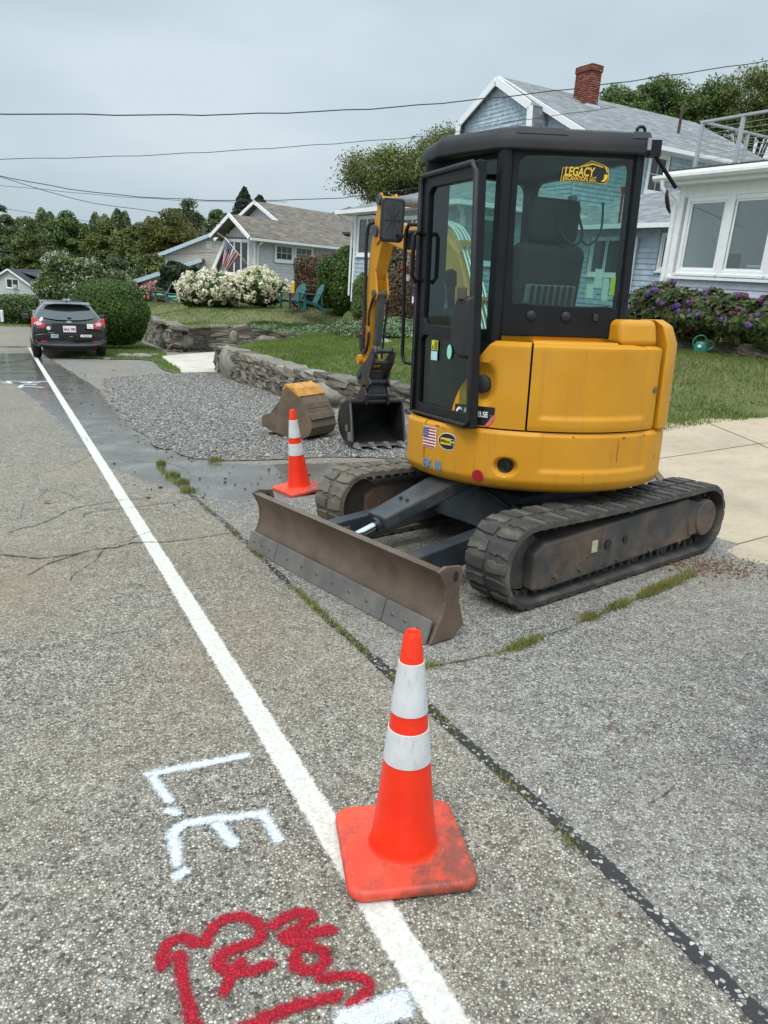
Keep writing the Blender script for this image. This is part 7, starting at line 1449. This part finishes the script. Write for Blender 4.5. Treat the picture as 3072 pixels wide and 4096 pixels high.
# spreading juniper on the bank
jc = np.array([(wpt(x, y, D)) for x, y, D in ((575, 738, 22), (640, 732, 21.5), (700, 722, 21), (745, 712, 20.5), (800, 716, 20), (850, 712, 19), (895, 716, 18.5))]); n = 26000; i = rng.integers(0, len(jc), n); d = dirs(n); d[:, 2] = np.abs(d[:, 2]); rj = np.array([.6, .8, .9, .75, 1., 1., .9])[i]
J = jc[i] + d * np.column_stack([rj, rj, rj * .42]) * (rng.uniform(.3, 1, n) ** .35)[:, None]; J[:, 2] = np.maximum(J[:, 2] - .10, idw(LEV, J[:, :2]) + .01)
o = leaves('creeping_juniper', J, d + np.array([0, 0, .6]), .085, ML_JUN, None, .6, .35); tag(o, 'low creeping juniper spreading over the lawn bank', 'shrub')
for k_, (x, y, D, s_) in enumerate(((750, 738, 19.5, .3), (835, 742, 17.5, .35))):
    p = wpt(x, y, D); o = bpy.data.objects.new('rock', BOULD[k_]); COL.objects.link(o); o.matrix_world = Matrix.Translation(p) @ Matrix.Diagonal((s_, s_, s_ * .6, 1)); tag(o, ('rock at the left foot of the creeping juniper', 'rock under the juniper right beside the digger arm')[k_], 'rock')
# ------------------------------------------------------------------ parked black hatchback: X forward, Y left
t = NT('black_car_paint'); t.bsdf((.008, .0085, .0095), .12, coat=1., coatr=.03, spec=.5); M_CARB = t.m
M_CGL = plain('car_glass', (.03, .042, .045), .03, .1, spec=1.); M_TAIL = plain('tail_lamp_red', (.55, .012, .02), .15, .1, coat=.8); M_LENS = plain('clear_lens', (.55, .42, .40), .15, .1, coat=.8); M_TYRE = plain('tyre_rubber', (.012, .012, .012), .8, .2); M_RIM = plain('alloy_rim', (.35, .35, .36), .35, .1, metal=.7)
CAR = empty('parked_car', onst(-8.72, 20.55, 0, R(116)), label='black hatchback parked half on the verge with stickers on its tail', cat='car')
def carsec(x, zb, zbelt, zr, wb, wbelt, wr):
    """one cross-section, from lower left up over the roof to lower right"""
    pts = [(wb * .86, zb), (wb, zb + .10), (wb * 1.01, (zb + zbelt) / 2), (wbelt, zbelt), ((wbelt + wr) / 2 + .015, (zbelt + zr) / 2), (wr, zr - .055), (wr * .86, zr - .012), (wr * .45, zr)]
    return [(x, y, z) for y, z in pts] + [(x, -y, z) for y, z in pts[::-1]]
secs = [(-.76, .36, .58, .60, .78, .76, .70), (-.80, .36, .70, .74, .86, .84, .76), (-.775, .30, .86, .93, .895, .87, .74), (-.70, .28, .93, 1.06, .905, .88, .68), (-.55, .28, .95, 1.28, .91, .885, .60), (-.38, .28, .96, 1.42, .912, .888, .575), (-.1, .26, .96, 1.47, .912, .888, .58), (.5, .24, .95, 1.49, .912, .885, .585), (1.1, .24, .94, 1.48, .91, .88, .59), (1.6, .24, .93, 1.42, .91, .88, .58), (2.1, .24, .92, 1.18, .91, .87, .60), (2.45, .25, .91, .99, .905, .86, .68), (3.1, .26, .86, .90, .89, .84, .66), (3.45, .28, .74, .78, .84, .78, .6), (3.56, .36, .60, .63, .74, .70, .5)]
m = MB(); m.loft([carsec(*s) for s in secs]); cb = m.build('body', M_CARB, CAR, auto=55)
cb.modifiers.new('sub', 'SUBSURF').levels = 1; cb.modifiers['sub'].render_levels = 2
def cpatch(name, pts, mat, parent=CAR, th=.012, bev=.004, out=(-1, 0, 0)):
    """plate-like piece lying on the tail, outline given in (y, z) with a depth x per point"""
    m = MB(); o_ = Vector(out) * th; m.hull8([Vector(p) for p in pts], [Vector(p) + o_ for p in pts]); return m.build(name, mat, parent, bevel=bev, auto=40)
X_t = lambda z: np.interp(z, [.36, .58, .74, .86, .93, 1.06, 1.28, 1.42], [-.79, -.81, -.825, -.815, -.79, -.735, -.59, -.42])
rear = lambda y, z, o=0.: (X_t(z) + .11 * (abs(y) / .9) ** 2.6 - o, y, z)
cpatch('rear_window', [rear(y, z, .018) for y, z in ((.60, 1.05), (.30, 1.01), (0, 1.0), (-.30, 1.01), (-.60, 1.05), (-.64, 1.12), (-.54, 1.34), (-.28, 1.355), (0, 1.36), (.28, 1.355), (.54, 1.34), (.64, 1.12))], M_CGL, th=.008)
cpatch('spoiler', [(-.62, .56, 1.37), (-.66, .3, 1.39), (-.68, 0, 1.395), (-.66, -.3, 1.39), (-.62, -.56, 1.37), (-.35, -.56, 1.44), (-.35, 0, 1.475), (-.35, .56, 1.44)], M_CARB, th=.045, bev=.015, out=(0, 0, .6))
for s in (1, -1):
    cpatch('tail_lamp', [rear(s * y, z, .012) for y, z in ((.56, .90), (.60, .80), (.86, .79), (.895, .86), (.88, 1.06), (.80, 1.05), (.68, .96))][::s], M_TAIL, th=.03, bev=.01)
    cpatch('lamp_lens', [rear(s * y, z, .036) for y, z in ((.64, .92), (.66, .86), (.78, .86), (.80, .93), (.75, .97))][::s], M_LENS, th=.02, bev=.006)
    cpatch('reflector', [rear(s * y, z, .035) for y, z in ((.56, .44), (.70, .44), (.70, .475), (.56, .475))], M_TAIL, th=.01)
cpatch('number_plate', [rear(y, z, .02) for y, z in ((.155, .70), (-.155, .70), (-.155, .86), (.155, .86))], M_WHITE, th=.012)
cpatch('plate_bezel', [rear(y, z, .004) for y, z in ((.42, .92), (.36, .67), (-.36, .67), (-.42, .92))], plain('plate_recess', (.01, .01, .011), .35), th=.012)
cpatch('bumper_step', [rear(y, z, .02) for y, z in ((.86, .62), (.60, .655), (0, .665), (-.60, .655), (-.86, .62), (-.86, .56), (0, .60), (.86, .56))], M_CARB, th=.045, bev=.015)
def ctext(txt, size, y, z, mat, o_=.036, sx=1., bold=0.):
    V, F = text_poly(txt, size, bold); m = MB(); m.add([(X_t(z) - o_ - .004, y - v[0] * sx, z + v[1]) for v in V], F); return tag(m.build('lettering', mat, CAR, recalc=False), kind='stuff')
M_PRED = plain('plate_red', (.42, .02, .03), .5); M_PGREY = plain('badge_silver', (.5, .5, .52), .3, .1, metal=.6)
ctext('8AA 785', .095, 0, .775, M_PRED, .034, .82, .002)
m = MB(); m.lathe([(.055, 0), (.05, .012), (.0, .014)], 20, (0, 0, 0), 'x'); m.v = [(-x, y * 1.35, z * .62) for x, y, z in m.v]; m.build('badge', M_PGREY, CAR, auto=40, xf=Matrix.Translation((X_t(.955) - .02, 0, .955)))
ctext('Focus', .06, .44, .69, M_PGREY, .02, 1.0)
def sticker(y0, y1, z0, z1, mat, o_=.03): return cpatch('sticker', [rear(y, z, o_) for y, z in ((y0, z0), (y1, z0), (y1, z1), (y0, z1))], mat, th=.004, bev=0)
sticker(.46, .28, .555, .645, M_PALE, .062); ctext('WARREN', .05, .37, .605, M_DBLUE, .075, .75, .001)
sticker(.07, -.12, .575, .625, M_BLK, .062); ctext('A local', .034, -.02, .60, M_WHITE, .075, .9)
sticker(-.25, -.53, .58, .645, M_WHITE, .062); ctext('THIRD PARTY', .034, -.40, .61, M_BLK, .075, .85)
m = MB(); m.lathe([(.05, 0), (.05, .004)], 16, (0, 0, 0), 'x'); m.build('sticker', M_WHITE, CAR, xf=Matrix.Translation((X_t(.80) - .045, .50, .80)))
sticker(-.43, -.58, .80, .92, M_WHITE, .05); ctext('I', .06, -.47, .885, M_BLK, .062); ctext('BERLIN', .036, -.505, .825, M_BLK, .062, .8)
m = MB(); m.tube([(-.62, -.22, 1.055), (-.70, .0, 1.07), (-.70, .24, 1.085)][::1], .012, 6); m.box((-.735, -.02, 1.045), (.06, .10, .06)); m.build('rear_wiper', M_RUB, CAR)
m = MB(); m.tube([(-.30, .0, 1.46), (-.36, .0, 1.50), (-.48, 0, 1.72)], [.016, .008, .003], 6); m.build('aerial', M_RUB, CAR)
for s in (1, -1):
    for x in (0., 2.62):
        m = MB(); m.lathe([(.20, -.10), (.29, -.105), (.318, -.07), (.318, .07), (.29, .105), (.20, .10)], 28, (x, s * .80, .318), 'y'); wh = m.build('wheel', M_TYRE, CAR, auto=40); m = MB(); m.lathe([(.03, 0), (.19, .01), (.20, .03)], 20, (x, s * (.80 + .085), .318), 'y'); m.build('rim', M_RIM, wh, auto=40)
    m = MB(); m.hull8([(1.45, s * .90, .98), (1.45, s * 1.10, 1.0), (1.60, s * 1.08, 1.0), (1.60, s * .90, .98)], [(1.46, s * .92, 1.10), (1.46, s * 1.09, 1.13), (1.56, s * 1.07, 1.12), (1.56, s * .92, 1.10)]); m.build('wing_mirror', M_CARB, CAR, bevel=.02, seg=3)
    m = MB(); m.add([(.3, s * .80, 1.02), (1.55, s * .80, 1.01), (1.35, s * .66, 1.36), (.35, s * .66, 1.38)], [(0, 1, 2, 3)]); m.v = [(x, y * 1.095, z) for x, y, z in m.v]; m.build('side_window', M_CGL, CAR, recalc=False)
m = MB(); m.tube([(-.70, .45, .33), (-.60, .45, .34)], .035, 10); m.box((0, 0, .28), (1.2, 1.3, .12)); m.build('underbody', M_RUB, CAR)

# white truck parked ahead of it
TR = empty('work_truck', onst(-11.2, 26.6, -.42, R(118)), label='white work truck with ladder rack mostly hidden beyond the black car', cat='truck'); M_TRW = plain('truck_white', (.76, .76, .75), .35, .05)
m = MB(); m.loft([[(x, y * w, z) for y, z in ((-.9, .5), (-.92, 1.0), (-.86, 1.45), (-.66, 1.62), (0, 1.66), (.66, 1.62), (.86, 1.45), (.92, 1.0), (.9, .5))] for x, w in ((-.9, .94), (-.8, 1.), (1.6, 1.), (1.9, .9))]); m.build('truck_body', M_TRW, TR, auto=40, bevel=.02)
m = MB(); m.box((3.0, 0, .95), (2.0, 1.8, .9)); m.box((2.4, 0, 1.5), (1.0, 1.5, .6)); m.build('cab', M_TRW, TR, bevel=.08, seg=3)
for x in (-.6, 1.2):
    for y in (-.8, .8): m = MB(); m.box((x, y, 1.70), (.05, .05, .36)); m.build('rack_post', M_RAIL, TR)
    m = MB(); m.box((x, 0, 1.88), (.05, 1.7, .05)); m.build('rack_bar', M_RAIL, TR)
m = MB(); m.box((.3, -.45, 1.93), (2.8, .05, .07)); m.box((.3, .0, 1.93), (2.8, .05, .07))
for i in range(7): m.box((-.9 + i * .4, -.225, 1.93), (.03, .4, .03))
m.build('ladder', M_RAIL, TR)
for x in (-.1, 3.1):
    for s in (-1, 1): m = MB(); m.lathe([(.2, -.1), (.35, -.1), (.35, .1), (.2, .1)], 22, (x, s * .82, .35), 'y'); m.build('wheel', M_TYRE, TR, auto=40)

# ------------------------------------------------------------------ garden chairs
def adirondack(mat4, label, mt, group, straight=False, cushion=None):
    root = empty('garden_chair', mat4, label=label, cat='chair', group=group)
    for i in range(6):
        x = .42 - i * .09; z = .34 - i * .022; m = MB(); m.box((x, 0, z), (.082, .54, .02)); m.build('seat_slat', mt, root, bevel=.004)
    n = 3 if straight else 7; w = .56 / n
    for i in range(n):
        y = (i - (n - 1) / 2) * w; L = (.78 if straight else .80 - .9 * y * y / .30); m = MB()
        m.hull8([(-.05, y - w * .46 * (.9 if not straight else 1), .24), (-.03, y - w * .46 * (.9 if not straight else 1), .24), (-.03, y + w * .46 * (.9 if not straight else 1), .24), (-.05, y + w * .46 * (.9 if not straight else 1), .24)], [(-.05 - L * .40, y * 1.12 - w * .5, .24 + L * .9), (-.03 - L * .40, y * 1.12 - w * .5, .24 + L * .9), (-.03 - L * .40, y * 1.12 + w * .5, .24 + L * .9), (-.05 - L * .40, y * 1.12 + w * .5, .24 + L * .9)]); m.build('back_slat', mt, root, bevel=.005)
    for s in (-1, 1):
        m = MB(); m.hull8([(-.25, s * .29, .55), (.50, s * .28, .57), (.50, s * .42, .57), (-.25, s * .36, .55)], [(-.25, s * .29, .575), (.50, s * .28, .595), (.50, s * .42, .595), (-.25, s * .36, .575)]); m.build('arm', mt, root, bevel=.006)
        m = MB(); m.box((.42, s * .31, .285), (.10, .03, .57)); m.build('leg', mt, root, bevel=.005)
        m = MB(); m.prism([(.44, .30), (.44, .38), (-.05, .27), (-.40, .06), (-.44, .0), (-.34, .0), (-.05, .17)], s * .27, s * .30, 'xz'); m.build('leg', mt, root, bevel=.004)
        m = MB(); m.box((-.22, s * .30, .38), (.05, .03, .36)); m.build('arm_support', mt, root, bevel=.004)
    if cushion: m = MB(); m.box((.20, 0, .42), (.44, .46, .12)); m.build('cushion', cushion, root, bevel=.05, seg=4, auto=40)
    return root
M_TEAL = plain('teal_plastic', (.030, .115, .115), .45, .12); M_SLATE = plain('slate_plastic', (.085, .098, .12), .55, .1); M_CUSH = plain('green_cushion', (.10, .52, .20), .8, .15, 14)
p = wpt(637, 668, 27.8); adirondack(Matrix.Translation((p[0], p[1], p[2])) @ Matrix.Rotation(R(-140), 4, 'Z'), 'teal slatted garden chair nearer the cream hydrangeas', M_TEAL, 'teal garden chairs')
p = wpt(676, 671, 27.0); adirondack(Matrix.Translation((p[0], p[1], p[2])) @ Matrix.Rotation(R(-155), 4, 'Z'), 'teal slatted garden chair nearer the reddish shrub', M_TEAL, 'teal garden chairs')
p = wpt(352, 657, 36); adirondack(Matrix.Translation(p) @ Matrix.Rotation(R(-150), 4, 'Z'), 'slate grey garden chair with green cushion beside the pink hydrangea', M_SLATE, 'slate garden chairs', True, M_CUSH)
p = wpt(381, 663, 34.5); adirondack(Matrix.Translation(p) @ Matrix.Rotation(R(-160), 4, 'Z'), 'slate grey garden chair with green cushion against the cream hydrangea', M_SLATE, 'slate garden chairs', True, M_CUSH)
# painted post between the teal chairs
p = wpt(631, 668, 28.6); PO = empty('painted_post', Matrix.Translation((p[0], p[1], p[2] - .02)), label='yellow and red painted garden post behind the teal chair', cat='post')
for i, mt in enumerate((M_DRED, M_DYEL, M_DRED, M_DYEL, M_DYEL)): m = MB(); m.box((0, 0, .10 + i * .2), (.13, .13, .195)); m.build('band', mt, PO, bevel=.006)
m = MB(); m.hull8([(-.075, -.075, 1.0), (.075, -.075, 1.0), (.075, .075, 1.0), (-.075, .075, 1.0)], [(-.02, -.02, 1.08), (.02, -.02, 1.08), (.02, .02, 1.08), (-.02, .02, 1.08)]); m.build('cap', M_TANCL, PO)
# hanging basket on a hook, striped banner
p = wpt(884, 690, 19.8); HK = empty('shepherd_hook', Matrix.Translation((p[0], p[1], p[2] - .1)), label='thin plant hook standing before the brown hedge', cat='plant hook'); m = MB(); m.tube(smooth_poly([(0, 0, 0), (0, 0, 1.7), (.03, 0, 1.95), (-.08, 0, 2.02), (-.17, 0, 1.93)], .08, False), .012, 6); m.build('rod', M_RUB, HK, smooth=True)
p = wpt(878, 605, 19.8); HB_ = empty('hanging_basket', Matrix.Translation((p[0], p[1], p[2] - .02)) @ Matrix.Scale(.85, 4), label='white hanging pot of red geraniums behind the grab rail', cat='hanging basket')
m = MB(); m.lathe([(.0, 0), (.085, 0), (.13, .20), (.135, .22), (.12, .22)], 18); m.build('pot', M_WHITE, HB_, auto=40); d = dirs(260); leaves('foliage', d * (.20, .20, .15) + np.array([0, 0, .32]), d, .07, ML_HYD, HB_)
m = MB()
for a_ in (0, 2.1, 4.2): m.tube([(.12 * math.cos(a_), .12 * math.sin(a_), .21), (0, 0, .75)], .004, 4)
tag(m.build('hanger', M_WHITE, HB_), kind='stuff')
for x, y, z in ((-.17, -.1, .36), (-.12, -.12, .24), (.02, -.16, .44), (.14, -.1, .40), (.10, -.15, .30), (-.02, -.17, .27), (.18, .0, .48)):
    e = dirs(26); o = leaves('bloom', e * .045 + np.array((x, y, z)), e, .05, MP_RED, HB_, .3, .9)
p = wpt(896, 640, 19.5); WB = empty('windsock', Matrix.Translation(p), label='small red white and blue windsock below the hanging basket', cat='windsock')
for i, mt in enumerate((M_WHITE, M_DRED, M_WHITE, M_DRED)): m = MB(); m.lathe([(.05, -.18), (.06, .0)], 10, (-.06 + i * .04, 0, 0)); m.v = [(x * .6, y * .3, z) for x, y, z in m.v]; m.build('stripe', mt, WB)
m = MB(); m.lathe([(.06, 0), (.065, .16)], 12); m.build('crown_band', M_DBLUE, WB)

# ------------------------------------------------------------------ flag on the cottage
t = NT('flag_cloth'); u_, v_ = t.attr('u'), t.attr('v'); st_ = t.math('GREATER_THAN', t.math('FRACT', t.math('MULTIPLY', v_, 6.5)), .5)
c = t.mix(st_, (.42, .03, .05), (.75, .72, .70)); can = t.math('MULTIPLY', t.math('LESS_THAN', u_, .40), t.math('GREATER_THAN', v_, .4615))
sx_ = t.math('SUBTRACT', t.math('FRACT', t.math('MULTIPLY', u_, 15)), .5); sy_ = t.math('SUBTRACT', t.math('FRACT', t.math('MULTIPLY', v_, 9.3)), .5); dot = t.math('LESS_THAN', t.math('ADD', t.math('MULTIPLY', sx_, sx_), t.math('MULTIPLY', sy_, sy_)), .06)
c = t.mix(can, c, t.mix(dot, (.04, .05, .16), (.75, .75, .75))); t.bsdf(c, .8); M_FLAG = t.m
FL = empty('flag', Matrix.Identity(4), label='American flag hanging from a slanted white pole on the grey cottage', cat='flag')
pa = Vector(wpt(601 * 1.0 - 10.6, 593, 33.6)); pt_ = Vector(wpt(485.5, 513, 32.4)); m = MB(); m.tube([Vector(wpt(546, 585, 33.4)), pt_], .017, 8); m.build('pole', M_TRIM, FL, smooth=True)
# cloth: top edge hangs along the pole, fly end sags
A0 = pt_ + (Vector(wpt(546, 585, 33.4)) - pt_) * .03; A1 = pt_ + (Vector(wpt(546, 585, 33.4)) - pt_) * .52; nu, nv = 34, 22; V = np.zeros((nu, nv, 3)); Lh = (A1 - A0).length; U = np.zeros((nu, nv)); Vv = np.zeros((nu, nv))
dn = Vector((-.16, 0, -.985))
for i in range(nu):
    for j in range(nv):
        v = j / (nv - 1); u = i / (nu - 1); hp = A0 + (A1 - A0) * (1 - v); dr_ = u * 1.05 * (1 - .28 * (1 - v)); fold = .07 * math.sin(v * 13 + u * 2) * min(1, u * 2.5)
        q = hp + dn * dr_ + Vector((-.42 * u * (1 - v) * 1.0, fold - .05 * u, 0)); V[i, j] = q; U[i, j] = u; Vv[i, j] = v
m = MB(); m.grid(V); o = m.build('cloth', M_FLAG, FL, smooth=True, recalc=False); add_attr(o.data, 'u', U.ravel()); add_attr(o.data, 'v', Vv.ravel())

# ------------------------------------------------------------------ watering can
p = wpt(1512, 762, 12.3); WC = empty('watering_can', Matrix.Translation((p[0], p[1], .70)) @ Matrix.Rotation(R(-22), 4, 'Z') @ Matrix.Scale(.88, 4), label='green plastic watering can on the lawn by the garden wall', cat='watering can'); M_WCG = plain('green_plastic', (.015, .17, .11), .35, .1)
m = MB(); m.lathe([(.0, 0), (.115, 0), (.12, .01), (.105, .11), (.10, .17), (.085, .20), (.05, .215), (.0, .22)], 22); m.v = [(x * 1.15, y * .8, z) for x, y, z in m.v]; m.build('body', M_WCG, WC, auto=40)
m = MB(); m.tube([(.09, 0, .04), (.17, 0, .09), (.30, 0, .235)], [.032, .024, .017], 10); m.build('spout', M_WCG, WC, smooth=True); m = MB(); m.tube([(.295, 0, .225), (.325, 0, .255), (.332, 0, .262)], [.02, .05, .046], 14); m.build('rose', M_WHITE, WC, auto=40)
m = MB(); m.tube(smooth_poly([(-.10, 0, .08), (-.155, 0, .16), (-.13, 0, .27), (-.02, 0, .325), (.06, 0, .28), (.075, 0, .20)], .03, False), .014, 8); m.build('handle', M_WCG, WC, smooth=True); m = MB(); m.box((-.03, -.098, .13), (.06, .01, .05)); m.build('price_tag', M_WHITE, WC)
# meter on the sunroom wall
tbox(FRONT(0), BH, 'vent_hood', -.66, -.50, .016, .10, 1.60, 1.74, M_RAIL)

# ------------------------------------------------------------------ overhead wires, pole, fence posts
M_WIRE = plain('black_cable', (.03, .03, .035), .6)
def wire(label, pts, r=.011):
    P = smooth_poly([wpt(*q) for q in pts], .6, False); a_ = np.arange(len(P)); P[:, 2] += .012 * np.sin(a_ * 2.1); o = MB().tube([tuple(q) for q in P], r, 5).build('power_cable', M_WIRE, None, smooth=True); tag(o, label, 'cable', 'overhead cables')
wire('topmost overhead cable crossing in front of the chimney', [(-120, 244, 15), (250, 248, 16), (500, 247, 17), (800, 235, 18), (1050, 213, 19), (1280, 186, 20), (1480, 158, 21), (1720, 122, 22)], .013)
wire('second thin overhead cable ending at the gambrel gable', [(-120, 346, 20), (250, 338, 20.5), (540, 323, 21), (800, 304, 22), (960, 289, 22.5), (1110, 262, 23), (1330, 232, 24)], .009)
wire('sagging twisted cable passing above the cottage roof', [(-60, 366, 24), (60, 392, 24), (200, 415, 24.5), (350, 428, 25), (500, 433, 25), (640, 431, 25), (740, 427, 25), (905, 405, 25)], .013)
wire('cable dropping from the left edge to the cottage gable', [(-60, 364, 26), (60, 400, 27), (160, 430, 28), (250, 446, 29), (340, 458, 30), (430, 475, 32), (530, 494, 34)], .011)
wire('thin cable just below the twisted cable', [(-60, 394, 26), (100, 410, 26), (250, 424, 26), (380, 432, 26), (470, 435.5, 26), (620, 436, 26)], .008)
wire('cable crossing the dark woods from the left', [(-40, 444, 30), (60, 458, 31), (150, 472, 32), (270, 486, 33), (420, 492, 34), (540, 497, 35)], .009)
wire('lowest cable in front of the woods', [(-40, 538, 40), (100, 548, 40), (220, 553, 40), (330, 552, 41), (470, 545, 42)], .013)
p = wpt(441, 560, 70); UP = empty('utility_pole', Matrix.Translation((p[0], p[1], p[2] - 3)), label='wooden utility pole top behind the tan house', cat='utility pole'); z1 = wpt(440, 491, 70)[2] - p[2] + 3; m = MB(); m.tube([(0, 0, 0), (0, 0, z1)], [.2, .16], 10); m.build('pole', M_BARK, UP, smooth=True); m = MB(); m.box((0, 0, z1 - .5), (2.0, .12, .12)); m.build('crossarm', M_BARK, UP)
for k_, (x, lab) in enumerate(((5, 'white fence post at the left edge of the picture'), (74, 'grey fence post standing right of the white one'))):
    p = wpt(x, 691, 42); o = empty('fence_post', Matrix.Translation((p[0], p[1], p[2] - .1)) @ Matrix.Diagonal((.75, .75, .8, 1)), label=lab, cat='fence post', group='fence posts at the road end'); m = MB(); m.hull8([(-.09, -.09, 0), (.09, -.09, 0), (.09, .09, 0), (-.09, .09, 0)], [(-.08, -.08, .72), (.08, -.08, .72), (.08, .08, .72), (-.08, .08, .72)]); m.hull8([(-.1, -.1, .72), (.1, -.1, .72), (.1, .1, .72), (-.1, .1, .72)], [(-.02, -.02, .82), (.02, -.02, .82), (.02, .02, .82), (-.02, .02, .82)]); m.build('post_shaft', M_LTCL if k_ else M_TRIM, o, bevel=.008)
# litter
m = MB(); m.tube([(0, 0, .009), (.022, 0, .009)], .0042, 8); o = m.build('cigarette_butt', M_WHITE, None); o.matrix_world = onst(.545, 2.12, .004, R(75)); tag(o, 'cigarette butt lying on the tar seam', 'litter')
m = MB(); m.tube([(.022, 0, .009), (.034, 0, .009)], .0043, 8); m.build('filter', plain('filter_tan', (.65, .35, .12), .8), o)
M_DLEAF = plain('dead_leaf', (.16, .07, .035), .8, .3)
for k_, (x, y, lab) in enumerate(((-2.62, 5.55, 'brown dead leaf left of the white line'), (-2.7, 8.95, 'dead leaf on the wet strip beside the line'), (-.62, 4.62, 'dead leaf near the blade corner'), (.66, 1.62, 'small dead leaf below the tar seam'), (-.095, 1.475, 'tiny dry leaf on the red marking'), (.9, 2.55, 'dry twig leaf on the apron right of the cone'))):
    s_ = .035 if k_ < 3 else .014; m = MB(); m.add([(-s_, 0, .004), (-s_ * .3, s_ * .6, .012), (s_ * .6, s_ * .4, .008), (s_, 0, .018), (s_ * .4, -s_ * .5, .01), (-s_ * .4, -s_ * .5, .005)], [(0, 1, 2, 3, 4, 5)]); o = m.build('dead_leaf', M_DLEAF, None, recalc=False); o.matrix_world = onst(x, y, .006, random.uniform(0, 6)); tag(o, lab, 'leaf', 'dead leaves on the asphalt')
